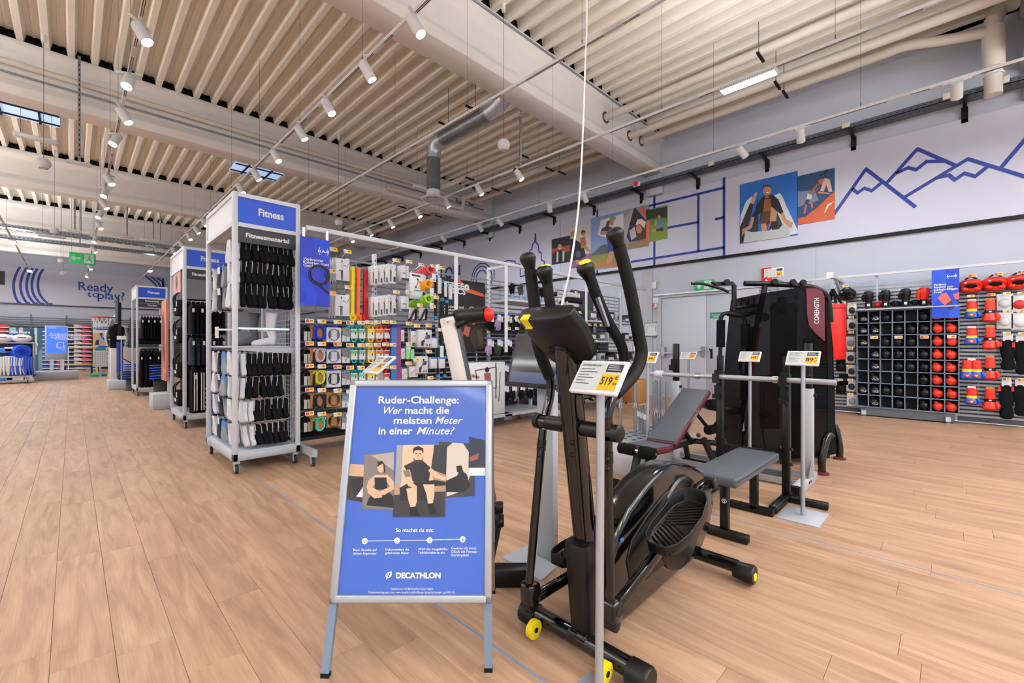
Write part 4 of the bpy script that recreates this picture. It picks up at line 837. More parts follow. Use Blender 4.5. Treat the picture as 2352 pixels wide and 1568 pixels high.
# ---- elastic loops in four colours
def band_loop(px0, px1, y0, y1, c, stripe, lab):
    a = at(px0, y0, Y=YFR); d = at(px1, y1, Y=YFR); za, zb = at((px0+px1)/2, y1, Y=YFR).z, at((px0+px1)/2, y0, Y=YFR).z; w = d.x-a.x; cx = (a.x+d.x)/2; e = E('resistance_band', (cx, YFR, za), lab, 'fitness band')
    for j in range(3):
        yy = YFR+j*.055; r = w*.36; pts = []
        for t in range(13): pts.append((cx+r*cos(pi*t/12), zb-r-.004+r*sin(pi*t/12)))
        for t in range(13): pts.append((cx-r*cos(pi*t/12), za+r-r*sin(pi*t/12)))
        b = B(); o = [V((x, yy, z)) for x, z in pts]; i_ = [V((cx+(x-cx)*.55, yy, z+(.01 if z < (za+zb)/2 else -.01))) for x, z in pts]; n = len(o); dv = V((0, .035, 0))
        b.add(o+i_+[p+dv for p in o]+[p+dv for p in i_], [f for q in range(n) for f in ((q, (q+1) % n, (q+1) % n+n, q+n), (q+2*n, q+3*n, (q+1) % n+3*n, (q+1) % n+2*n), (q, q+2*n, (q+1) % n+2*n, (q+1) % n), (q+n, (q+1) % n+n, (q+1) % n+3*n, q+3*n))]); b.build('loop', c, e)
        h = zb-za; s_ = B().box(cx-w*.44, yy-.004, za+h*.22, cx+w*.44, yy+.04, za+h*.78).build('paper_sleeve', (40, 42, 44) if j else (222, 222, 220), e)
        if j == 0: B().box(cx-w*.44, yy-.006, za+h*.56, cx+w*.44, yy-.004, za+h*.72).build('colour_stripe', stripe, s_); B().box(cx+w*.1, yy-.0065, za+h*.45, cx+w*.2, yy-.0045, za+h*.58).build('round_mark', 'black', s_)
TE, YE, OR, RE = (32, 168, 176), (244, 214, 10), (244, 112, 14), (214, 26, 28)
for r, (y0, y1) in enumerate(((746, 786), (795, 834), (848, 886))):
    for k, (x0, x1, c, n) in enumerate(((805, 822, TE, 'teal resistance band, nearer the sock rack'), (824, 840, TE, 'teal resistance band, nearer the yellow ones'), (843, 861, YE, 'yellow resistance band'), (862, 881, OR, 'orange resistance band'), (882, 900, RE, 'red resistance band'))):
        band_loop(x0, x1, y0, y1, c, (120, 190, 150) if c == TE else c, n+', %s row' % ORD[r])
# ---- long latex loops
for (x0, x1, y0, y1, c, n) in ((808, 815, 613, 722, YE, 'yellow'), (821, 828, 614, 722, OR, 'orange'), (838, 847, 617, 722, (206, 26, 30), 'red')):
    a = at((x0+x1)/2, y0, Y=5.05); z = at((x0+x1)/2, y1, Y=5.05).z; w = at(x1, y0, Y=5.05).x-at(x0, y0, Y=5.05).x; e = E('latex_loop', (a.x, 5.05, z), '%s latex loop hanging knotted from the slat wall' % n, 'fitness band')
    B().prism([(a.x-w*.5, 5.05, a.z), (a.x+w*.5, 5.05, a.z), (a.x+w*.4, 5.05, (a.z+z)/2), (a.x+w*.3, 5.05, z), (a.x-w*.7, 5.05, z)], (0, .008, 0)).build('strap', c, e)
    B().prism([(a.x-w*.5, 5.09, a.z), (a.x+w*.5, 5.09, a.z), (a.x+w*.3, 5.09, z), (a.x-w*.7, 5.09, z)], (0, .008, 0)).build('strap', c, e)
    b = B(); b.tor((a.x-w*.3, 5.06, z-.03), .03, .016, (0, 1, .2), 16, 6); b.tor((a.x-w*.1, 5.05, z-.045), .026, .014, (.5, 1, 0), 16, 6); b.build('knot', c, e)
# ---- printed boxes
def figure(cx, by, h, top, leg, skin=(200, 150, 120), arm=1):           # small standing person as print polygons, y up
    return [(leg, [(cx-.1*h, by), (cx-.02*h, by), (cx, by+.42*h), (cx-.1*h, by+.5*h)]), (leg, [(cx+.02*h, by), (cx+.1*h, by), (cx+.1*h, by+.5*h), (cx-.02*h, by+.44*h)]), (top, [(cx-.12*h, by+.46*h), (cx+.11*h, by+.46*h), (cx+.14*h, by+.8*h), (cx-.14*h, by+.8*h)]), (skin, el(cx, by+.9*h, .06*h, .085*h, 8)), ((30, 26, 24), el(cx, by+.95*h, .06*h, .045*h, 8)), (skin, [(cx+.1*h, by+.78*h), (cx+.13*h, by+.7*h), (cx+arm*.4*h, by+.72*h), (cx+arm*.4*h, by+.77*h)])]
def printed(x0, y0, x1, y1, Y, t, n, gap, m, polys, name, lab, cat='box'):
    o, (xa, za, xb, zb) = box_px(x0, y0, x1, y1, Y, t, m, 'tmp'); bpy.data.objects.remove(o)
    for j in range(n):
        yy = Y+j*gap; e = E(name, ((xa+xb)/2, yy, za), lab if n == 1 else lab+(', front one' if j == 0 else ', %s behind the front one' % ORD[j-1]), cat)
        B().box(xa, yy, za, xb, yy+t, zb).build('carton', m, e, bevel=.003)
        art('print', polys if j == 0 else polys[:3], lambda u, v: V((xa+(xb-xa)*u, yy, za+(zb-za)*v)), (0, -1, 0), e)
trx = [((28, 70, 76), [(0, 0), (1, 0), (1, .1), (0, .1)]), ((30, 32, 36), [(0, .97), (.7, .97), (.7, 1), (0, 1)])]+figure(.42, .12, .78, (206, 210, 220), (84, 86, 108))+[((40, 40, 44), [(.75, .6), (1, .85), (1, .87), (.74, .62)]), ((36, 38, 44), [(.2, .47), (.5, .47), (.5, .5), (.2, .5)])]
printed(772, 592, 803, 650, 4.93, .05, 3, .07, 'paper', trx, 'training_box', 'upper suspension trainer box with man pulling ropes'); printed(770, 675, 803, 731, 4.93, .05, 3, .07, 'paper', trx, 'training_box', 'lower suspension trainer box with man pulling ropes')
wm = lambda k: figure(.35, .1, .75, (40, 42, 46), (34, 36, 40), arm=-.8)+[((50, 52, 58), [(.68, .1), (.92, .1), (.92, .35), (.68, .35)])]
for r, (y0, y1) in enumerate(((609, 655), (679, 727))):
    for k in range(4):
        xa = 853+k*12.5; printed(xa, y0+2-k*1.5, xa+(13 if k < 3 else 19), y1-k*1.5+r, 4.95+.0*k, .09, 1, .1, 'paper', ([] if k < 3 else [((236, 150, 120), el(.92, .16, .08, .1)), ((236, 206, 70), el(.92, .5, .06, .08)), ((70, 160, 160), el(.95, .75, .05, .06))])+wm(k), 'band_set_box', 'white resistance loop box with a training woman, %s in the %s stack' % (ORD[k], ('upper', 'lower')[r]))
    st = [((24, 78, 84), [(0, 0), (1, 0), (1, .17), (0, .17)]), ((70, 110, 120), [(.15, .45), (.6, .45), (.6, .52), (.15, .52)])]+figure(.6, .22, .66, (200, 204, 214), (150, 156, 170))
    printed(922, 610+r*70, 939, 644+r*71, 4.93, .1, 1, .1, 'paper', st, 'training_box', '%s white training box with teal stripe' % ('upper', 'lower')[r])
roll = [((52, 54, 60), [(.1, .88), (.62, .86), (.62, .93), (.1, .95)]), ((170, 196, 206), [(0, 0), (1, 0), (1, .1), (0, .1)]), ((36, 40, 50), [(.6, .45), (.85, .42), (.9, .48), (.66, .6)]), ((200, 150, 120), [(.4, .66), (.66, .6), (.7, .68), (.5, .74)]), ((200, 150, 120), [(.32, .46), (.38, .44), (.52, .66), (.46, .68)]), ((30, 26, 26), el(.46, .76, .06, .04)), ((40, 60, 72), el(.34, .45, .06, .04)), ((90, 140, 140), [(.22, .3), (.7, .3), (.7, .34), (.22, .34)]), ((30, 34, 40), [(.76, .1), (.92, .1), (.92, .28), (.76, .28)])]
printed(942, 628, 979, 686, 4.9, .1, 1, .1, (222, 228, 232), roll, 'training_box', 'large pale ab roller box with kneeling athlete')
rl2 = [((60, 70, 100), [(.5, .45), (.85, .5), (.9, .7), (.6, .72)]), ((30, 24, 24), el(.6, .78, .08, .08)), ((180, 120, 90), [(.35, .35), (.45, .35), (.62, .66), (.52, .68)]), ((30, 32, 40), el(.38, .34, .08, .08)), ((40, 42, 48), [(.2, .05), (.38, .05), (.38, .35), (.2, .35)]), ((40, 44, 52), el(.62, .12, .05, .06)), ((40, 44, 52), el(.82, .12, .05, .06)), ((190, 60, 50), [(.2, .05), (.38, .05), (.38, .1), (.2, .1)])]
printed(961, 757, 992, 797, 4.9, .13, 1, .1, 'paper', rl2, 'training_box', 'upper white ab wheel box with kneeling man'); printed(957, 818, 983, 857, 4.92, .13, 1, .1, 'paper', rl2, 'training_box', 'lower white ab wheel box with kneeling man')
leg = [((214, 168, 140), [(.1, .3), (.5, .6), (.9, .55), (.9, .45), (.55, .48), (.2, .22)]), ((60, 70, 110), [(0, .9), (1, .9), (1, 1), (0, 1)])]
for k, (x0, y0, x1, y1) in enumerate(((921, 754, 929, 784), (944, 757, 957, 787), (921, 797, 930, 824), (923, 843, 936, 871), (940, 838, 960, 866))):
    printed(x0, y0, x1, y1, 4.95, .03, 2, .05, 'paper', leg, 'training_card', 'white stretching-leg card, number %s' % ('one', 'two', 'three', 'four', 'five')[k], 'pack')
for k, (x0, y0, x1, y1, c, n) in enumerate(((899, 752, 911, 872, (56, 120, 190), 'blue'), (911, 750, 921, 872, (140, 66, 124), 'purple'))):
    e = E('stretch_band', at(x0, y1, Y=4.92), 'long %s stretch band hanging beside the red loops' % n, 'fitness band'); a = at(x0, y0, Y=4.93); c2 = at(x1, y0, Y=4.93); z = at(x0, y1, Y=4.93).z
    b = B()
    for j in range(3): b.box(a.x, 4.93+.03*j, z, c2.x, 4.938+.03*j, a.z)
    b.build('band_sheet', c, e); B().box(a.x, 4.92, a.z, c2.x, 5.0, a.z+.03).build('blue_clip', (30, 50, 150), e)
for k, (x, y) in enumerate(((938, 800), (948, 800))):
    a = at(x, y, Y=4.93); e = E('stretch_band', (a.x, 4.93, a.z-.14), 'light green band pack, %s of two below the leg photo cards' % ORD[k], 'fitness band')
    B().box(a.x-.03, 4.93, a.z-.14, a.x+.03, 5.0, a.z+.03).build('band_sheet', (150, 214, 160), e, bevel=.012, seg=2); B().box(a.x-.03, 4.925, a.z-.01, a.x+.03, 4.93, a.z+.02).build('label_card', 'black' if k else 'paper', e)
# coiled cables and grips
def coil(px, py, c, n, ln=.28):
    a = at(px, py, Y=4.84); e = E('coiled_cable', a, '%s coiled elastic cable sticking out on its hook' % n, 'fitness band'); b = B()
    for j in range(8): b.tor((a.x-j*.01, 4.84+j*ln/8, a.z-.01*j), .048, .018, (.1, 1, 0), 16, 7)
    b.build('coil', c, e); B().box(a.x+.01, 4.82, a.z-.13, a.x+.07, 4.825, a.z-.05).build('hang_tag', 'paper', e)
coil(989, 619, (214, 76, 92), 'pink'); coil(984, 652, (240, 160, 20), 'orange', .15); coil(984, 686, (150, 206, 30), 'neon green')
for k, (x, y) in enumerate(((950, 722), (974, 722))):
    a = at(x, y, Y=4.93); e = E('push_up_grip', a, 'black push-up grip pack, %s of two under the ab roller box' % ORD[k], 'fitness gear')
    B().box(a.x-.06, 4.95, a.z-.06, a.x+.05, 4.96, a.z+.09).build('label_card', 'paper', e); b = B(); b.tube([(a.x-.06, 4.92, a.z-.08), (a.x+.01, 4.92, a.z+.05), (a.x+.04, 4.93, a.z+.05), (a.x+.04, 4.95, a.z-.07)], .014, 7, curve=3); b.tube([(a.x-.03, 5.0, a.z-.08), (a.x+.03, 5.0, a.z+.05), (a.x+.06, 5.02, a.z-.07)], .014, 7, curve=3); b.build('grip', 'satin_black', e)
# black poles with blue rings, sleeves
for k, (x, y0, y1) in enumerate(((1001, 632, 735), (1016, 640, 742), (1026, 650, 742), (1006, 790, 868), (1021, 780, 868))):
    a = at(x, y0, Y=4.95); z = at(x, y1, Y=4.95).z; e = E('training_pole', (a.x, 4.95, z), 'slim black training pole with light blue rings, %s along the hooks' % ORD[k], 'fitness gear')
    B().cyl((a.x, 4.95, z), (a.x, 4.95, a.z), .022, n=10).build('pole', 'satin_black', e); b = B()
    for f in (.02, .5, .9): b.cyl((a.x, 4.95, z+(a.z-z)*f), (a.x, 4.95, z+(a.z-z)*f+.04), .026, n=10)
    b.build('ring', (40, 150, 210), e); B().box(a.x+.02, 4.93, z+(a.z-z)*.6, a.x+.08, 4.935, z+(a.z-z)*.95).build('label_card', 'paper', e)
for k, (x, y) in enumerate(((998, 785), (997, 832), (1016, 832))):
    a = at(x, y, Y=4.9); e = E('support_pack', a, 'small white sleeve pack, %s beside the ab wheel boxes' % ORD[k], 'pack'); B().box(a.x-.05, 4.9, a.z-.08, a.x+.05, 4.97, a.z+.07).build('carton', 'paper', e, bevel=.004); B().box(a.x-.05, 4.896, a.z+.05, a.x+.05, 4.9, a.z+.07).build('blue_edge', (40, 110, 210), e)
# ---- dark photo poster with lettering
e = E('wall_poster', at(1060, 805, Y=5.1), 'large black photo poster of an athlete with glowing orange streaks', 'poster')
a = at(1012, 645, Y=5.14); c = at(1114, 805, Y=5.14); za, zb = at(1114, 806, Y=5.14).z, at(1114, 650, Y=5.14).z
B().box(a.x, 5.14, za, c.x, 5.155, zb).build('print_sheet', (26, 18, 20), e)
g = lambda u, v: V((a.x+(c.x-a.x)*u, 5.14, za+(zb-za)*v))
art('picture', [((226, 90, 40), [(.34, 1), (.42, 1), (.55, .9), (.95, .84), (1, .8), (.9, .8), (.55, .84)]), ((150, 82, 60), [(.3, .2), (.45, .14), (.5, .25), (.4, .33), (.3, .3)]), ((170, 92, 68), [(.48, .25), (.6, .2), (.66, .34), (.52, .36)]), ((60, 54, 46), [(.62, .2), (.75, .02), (1, .04), (1, .42), (.74, .36)]), ((196, 120, 96), el(.72, .42, .05, .04)), ((96, 86, 70), [(.8, .3), (.95, .35), (.95, .1), (.85, .08)])], g, (0, -1, 0), e)
b = B(); text(b, 'FREE', g(.14, .875)+V((0, -.006, 0)), (1, 0, 0), UP, .115, bold=.03, width=.3); text(b, 'LETICS', g(.06, .8)+V((0, -.006, 0)), (1, 0, 0), UP, .115, bold=.03, width=.4); b.tor(g(.56, .9)+V((0, -.006, 0)), .03, .02, (0, 1, 0), 16, 4)
for i, s_ in enumerate(('Ausrüstung und', 'Kleidung für endlose', 'Trainingsmöglichkeiten')): text(b, s_, g(.06, .6-.045*i)+V((0, -.006, 0)), (1, 0, 0), UP, .055, bold=.015, width=(.36, .5, .5)[i])
b.build('lettering', 'white', e); b = B(); b.tor(g(.68, .55)+V((0, -.006, 0)), .085, .005, (0, 1, 0), 24, 5); b.build('bright_ring', 'white', e)
# white carton of a pull-up frame
e = E('carton_box', at(1115, 945, Y=4.85), 'tall white carton with pull-up frame drawing standing on the base shelf', 'box')
a = at(1061, 830, Y=4.88); c = at(1160, 940, Y=4.88); za, zb = .205, at(1110, 832, Y=4.88).z
B().box(a.x+.1, 4.88, za, c.x, 5.02, zb).build('carton', 'paper', e, bevel=.005)
g = lambda u, v: V((a.x+.1+(c.x-a.x-.1)*u, 4.88, za+(zb-za)*v))
b = B(); strip(b, [g(.2, .86), g(.75, .9), g(.75, .5), g(.3, .55), g(.24, .65), g(.2, .86)], .012, (0, -1, 0)); strip(b, [g(.74, .98), g(.74, .3)], .016, (0, -1, 0)); strip(b, [g(.86, .8), g(.82, .25)], .012, (0, -1, 0)); b.build('frame_drawing', (40, 34, 44), e)
art('picture', [((176, 110, 90), [(.1, .8), (.3, .74), (.3, .7), (.1, .74)]), ((150, 90, 76), [(.42, .8), (.6, .8), (.6, .55), (.45, .58)]), ((40, 30, 34), el(.5, .86, .06, .05)), ((190, 190, 190), [(.86, .06), (.95, .06), (.95, .14), (.86, .14)])], g, (0, -1, 0), e)
L(B().box(c.x-.05, 4.83, .1, c.x+.12, 5.0, .2).build('dolly_block', 'galv', bevel=.01), 'galvanised dolly corner under the white carton', 'dolly')
# ---- gloves and supports further along
def glove_mesh(b, x, y, z, s=1, m=0, up=1):
    b.prism([(x-.035*s, y, z), (x+.03*s, y, z), (x+.042*s, y, z-up*.09*s), (x-.042*s, y, z-up*.09*s)], (0, .018*s, 0), m)
    for i, (dx, l) in enumerate(((-.034, .06), (-.012, .075), (.011, .072), (.033, .055))): b.tube([(x+dx*s, y+.009*s, z-up*.085*s), (x+dx*1.15*s, y+.004*s, z-up*(.085+l)*s)], [.0105*s, .008*s], 6, m)
    b.tube([(x-.036*s, y+.009*s, z-up*.04*s), (x-.066*s, y, z-up*.085*s), (x-.07*s, y, z-up*.11*s)], [.013*s, .01*s, .008*s], 6, m)
def glove_proto(mc):
    e = E('training_glove', (0, 0, 0)); b = B(); glove_mesh(b, 0, 0, 0, 1.15); b.build('glove_body', mc, e, org=(0, 0, 0)); B().box(-.035, -.008, -.03, .035, -.004, .075).build('label_card', 'paper', e, org=(0, 0, 0)); B().box(-.03, -.009, .06, .03, -.0035, .08).build('blue_edge', (40, 90, 200), e, org=(0, 0, 0)); return e
GP = [glove_proto('black_cloth'), glove_proto((176, 150, 196)), glove_proto((38, 58, 48))]; GPU = set(); gc = 0
for ri, (xa, xb, z, n) in enumerate(((1122, 1240, 1.66, 13), (1122, 1240, 1.28, 13), (1158, 1240, .88, 10), (1158, 1240, .56, 10))):
    X0, X1 = at(xa, 700, Y=4.95).x, at(xb, 700, Y=4.95).x
    for k in range(n):
        i = (0, 0, 1, 0, 2, 0, 0)[(k+ri*2) % 7]; loc = (X0+(X1-X0)*k/(n-1), 4.93+.05*(k % 2), z-(k % 2)*.02); lab = '%s training glove pair, %s along the %s glove row' % (('black', 'lilac', 'dark green')[i], ORD[k], ORD[ri]); p = GP[i]
        if i not in GPU: GPU.add(i); p.location = loc; p['label'] = lab; r = p
        else: r = dup(p, loc, lab)
        r['category'] = 'gloves'; r['group'] = 'training gloves along the wall'
    L(B().cyl((X0-.1, 4.96, z+.09), (X1+.1, 4.96, z+.09), .006, n=6).build('display_hook', 'chrome'), 'chrome cross rail holding the %s glove row' % ORD[ri], 'rail')
for k, (x, y) in enumerate(((1167, 734), (1185, 734), (1203, 734), (1217, 734), (1167, 755), (1186, 755))): tag(x, y-2 if k < 4 else y, 4.8, 'hook with yellow price tag over the training gloves, number %s' % ('one', 'two', 'three', 'four', 'five', 'six')[k])
e = E('display_shelf', at(1200, 690, Y=5.0), 'white shelf of upright display hands above the training gloves', 'shelf')
X0, X1 = at(1160, 690, Y=5.0).x, at(1262, 690, Y=5.0).x; ZS = at(1170, 687, Y=4.95).z
B().box(X0, 4.9, ZS-.03, X1, YP, ZS).build('shelf_board', 'white_metal', e)
for k, (x, c) in enumerate(((1176, 'black_cloth'), (1196, (40, 60, 50)), (1208, (180, 160, 200)), (1236, 'black_cloth'), (1246, 'black_cloth'))):
    p = at(x, 690, Y=5.0); e = E('display_hand', (p.x, 5.0, ZS), 'display hand wearing a %s glove, %s on the shelf' % (('black', 'dark green', 'lilac', 'black', 'black')[k], ORD[k]), 'mannequin hand')
    B().tube([(p.x, 5.0, ZS+.002), (p.x+.005, 5.0, ZS+.1)], [.036, .026], 10).build('forearm', (128, 156, 184), e); b = B(); glove_mesh(b, p.x+.005, 4.99, ZS+.09, 1.15, 0, -1); b.build('glove', c, e)
# foam rollers, black slat board, weights
e = E('slat_board', at(1338, 800, Y=5.2), 'dark slatted board behind the foam rollers', 'panel'); a = at(1313, 668, Y=5.2); c = at(1363, 668, Y=5.2); B().box(a.x, 5.2, 1.45, c.x, 5.23, at(1335, 668, Y=5.2).z).build('board', (60, 64, 70), e); B().box(at(1349, 685, Y=5.2).x, 5.195, 1.85, at(1357, 685, Y=5.2).x, 5.2, 1.95).build('print_block', (150, 154, 160), e)
for k, (x0, x1, y) in enumerate(((1302, 1334, 688), (1300, 1332, 710))):
    a = at(x0, y, Y=4.95); c = at(x1, y, Y=4.95); e = E('foam_roller', (a.x, 4.95, a.z-.06), '%s black foam roller with white label' % ('upper', 'lower')[k], 'foam roller'); b = B(); b.lathe((a.x, 4.95, a.z), [(.02, .01), (.055, 0), (.06, .01), (.06, c.x-a.x-.01), (.055, c.x-a.x), (.02, c.x-a.x-.01)], 16, ax=(1, 0, 0)); b.build('roller', 'satin_black', e); B().box(a.x, 4.93, a.z+.06, c.x-.05, 4.94, a.z+.14).build('label_card', 'paper', e)
    B().cyl((a.x+.1, 4.95, a.z+.06), (a.x+.1, YP, a.z+.1), .006, n=6).build('peg', 'chrome', e)
for k in range(9):
    x, y = (1262, 1276, 1290, 1262, 1278, 1292, 1306, 1320, 1300)[k], (685, 675, 695, 705, 720, 728, 732, 735, 750)[k]; a = at(x, y, Y=5.0); e = E('massage_ball', a, 'black massage ball pack with white card, %s left of the rollers' % ORD[k], 'fitness gear')
    B().sph(a, .045, 10, mn=6).build('ball', 'satin_black', e); B().box(a.x-.045, 5.04, a.z-.02, a.x+.045, 5.05, a.z+.09).build('label_card', 'paper', e); B().lathe((a.x+.015, 4.955, a.z-.005), [(.001, 0), (.022, .003), (.022, .01), (.001, .01)], 10, ax=(0, 1, 0)).build('white_eye', (214, 190, 190), e)
for k, x in enumerate((1353, 1366, 1379, 1393, 1306, 1318, 1331, 1305, 1322)):
    y = (746, 746, 747, 749, 714, 715, 718, 738, 672)[k]; tag(x, y, 4.8, 'hook with yellow price tag near the foam rollers, number %s' % ('one', 'two', 'three', 'four', 'five', 'six', 'seven', 'eight', 'nine')[k])
for k, (x, y, r) in enumerate(((1361, 781, .15), (1358, 805, .12), (1310, 768, .13), (1395, 860, .12), (1420, 870, .1))):
    a = at(x, y, Y=4.95); e = E('weight_plate', (a.x, 4.9, a.z-r), 'black weight plate on its peg, %s along the wall' % ORD[k], 'weight plate')
    for j in range(3):
        b = B(); b.lathe((a.x, 4.86+j*.045, a.z), [(.02, 0), (r*.5, .004), (r*.55, .012), (r*.85, .012), (r, .006), (r, .034), (.02, .034)], 22, ax=(0, 1, 0)); b.build('plate', 'satin_black', e)
    B().cyl((a.x, 4.8, a.z), (a.x, YP, a.z), .02, n=8).build('peg', 'chrome', e)
# light shelves with goods at the row end
for k, (z, lab) in enumerate(((1.72, 'top'), (1.34, 'second'), (.93, 'third'), (.5, 'fourth'))):
    X0, X1 = 6.75, 8.6; e = E('display_shelf', ((X0+X1)/2, 4.9, z), 'white shelf with dark fitness goods at the row end, %s from above' % lab, 'shelf'); B().box(X0, 4.72, z-.03, X1, YP, z).build('shelf_board', 'white_metal', e)
    g = B(); x = X0
    while x < X1: g.box(x, 4.715, z-.025, x+.012, 4.72, z+.035); x += .05
    g.box(X0, 4.715, z+.035, X1, 4.72, z+.042); ST(g.build('front_fence', 'chrome', e))
    for j in range(6):
        x = X0+.16+j*.3; rnd = random.Random(k*10+j); w = rnd.uniform(.08, .13); h = rnd.uniform(.1, .2); c = rnd.choice(((34, 36, 40), (20, 20, 24), (170, 174, 182), (60, 66, 76)))
        e = E('goods_box', (x, 4.85, z), 'goods on the %s end shelf, %s from the rollers' % (lab, ORD[j]), 'box'); B().box(x-w, 4.75, z+.001, x+w, 4.98, z+h).build('carton', c, e, bevel=.006); B().box(x-w*.7, 4.746, z+h*.3, x+w*.7, 4.75, z+h*.75).build('label_card', (206, 208, 212) if c[0] < 100 else (60, 62, 68), e)
        if j % 2 == 0: tag(0, 0, V((x, 4.69, z-.01)), 'yellow price tag on the edge of the %s end shelf under item %s' % (lab, ('one', 'two', 'three', 'four', 'five', 'six')[j]), sc=.8)
for k in range(5):
    x = 6.9+k*.32; e = E('dumbbell', (x, 4.85, .2), 'black dumbbell with yellow ring on the row base, %s' % ORD[k], 'dumbbell'); z = .27
    B().cyl((x, 4.78, z), (x, 5.02, z), .017, n=8).build('bar', 'chrome', e)
    for y in (4.74, 4.98):
        b = B(); b.lathe((x, y, z), [(.001, 0), (.05, 0), (.065, .012), (.065, .07), (.05, .085), (.001, .085)], 6, ax=(0, 1, 0), sm=False); b.build('head', 'satin_black', e); B().lathe((x, y-.002, z), [(.02, 0), (.032, 0), (.032, .003), (.02, .003)], 14, ax=(0, 1, 0)).build('yellow_ring', 'lemon', e)
e = E('carton_box', (7.95, 4.47, 0), 'brown carton on a wooden pallet by the row end', 'box'); p = at(1400, 905, Z=0); B().box(7.75, 4.3, .12, 8.15, 4.65, .58).build('carton', 'carton', e, bevel=.006)
e = E('wood_pallet', (7.95, 4.47, 0), 'small wooden pallet under the brown carton', 'pallet')
for y in (4.12, 4.3, 4.46): B().box(7.74, y+.13, .09, 8.16, y+.23, .118).build('deck_board', (198, 164, 120), e)
for x in (7.8, 7.95, 8.1): B().box(x-.045, 4.25, 0, x+.045, 4.69, .09).build('bearer', (180, 146, 104), e)
# ================================================================ A-BOARD IN FRONT
dB, dT = 1.66, 1.90
bl, br, tl, tr = at(757, 1385, d=dB), at(1130, 1385, d=dB), at(806, 873, d=dT), at(1132, 873, d=dT)
uu = (br-bl).normalized(); WB = (br-bl).length; tl = bl+((tl+tr)/2-(bl+br)/2); vv = (tl-bl); HB = vv.length; vv = vv.normalized(); nn = -(uu.cross(vv)); nn = nn if nn.dot(FW) < 0 else -nn
e = E('sidewalk_sign', (bl+br)/2-UP*bl.z, 'silver framed A-board with blue Ruder-Challenge poster', 'sign')
def bp(u, v, o=0): return bl+uu*(WB*u)+vv*(HB*v)+nn*o        # board coordinates 0..1
fr = .03
for (c, a, h, nm) in ((bp(.5, 0)+vv*fr/2, uu*WB/2, vv*fr/2, 'b'), (bp(.5, 1)-vv*fr/2, uu*WB/2, vv*fr/2, 't'), (bp(0, .5)+uu*fr/2, uu*fr/2, vv*HB/2, 'l'), (bp(1, .5)-uu*fr/2, uu*fr/2, vv*HB/2, 'r')):
    B().ob(c, a, h, nn*.012).build('frame_profile', 'alu', e, bevel=.007, seg=3)
B().ob(bp(.5, .5, -.002), uu*(WB/2-.01), vv*(HB/2-.01), nn*.004).build('poster_sheet', 'poster_blue', e)
PLB = (bp(.5, .5, .003), nn)
fb = lambda x, y: at(x, y, pl=PLB)
K1, K2 = (226, 228, 236), (40, 40, 44)
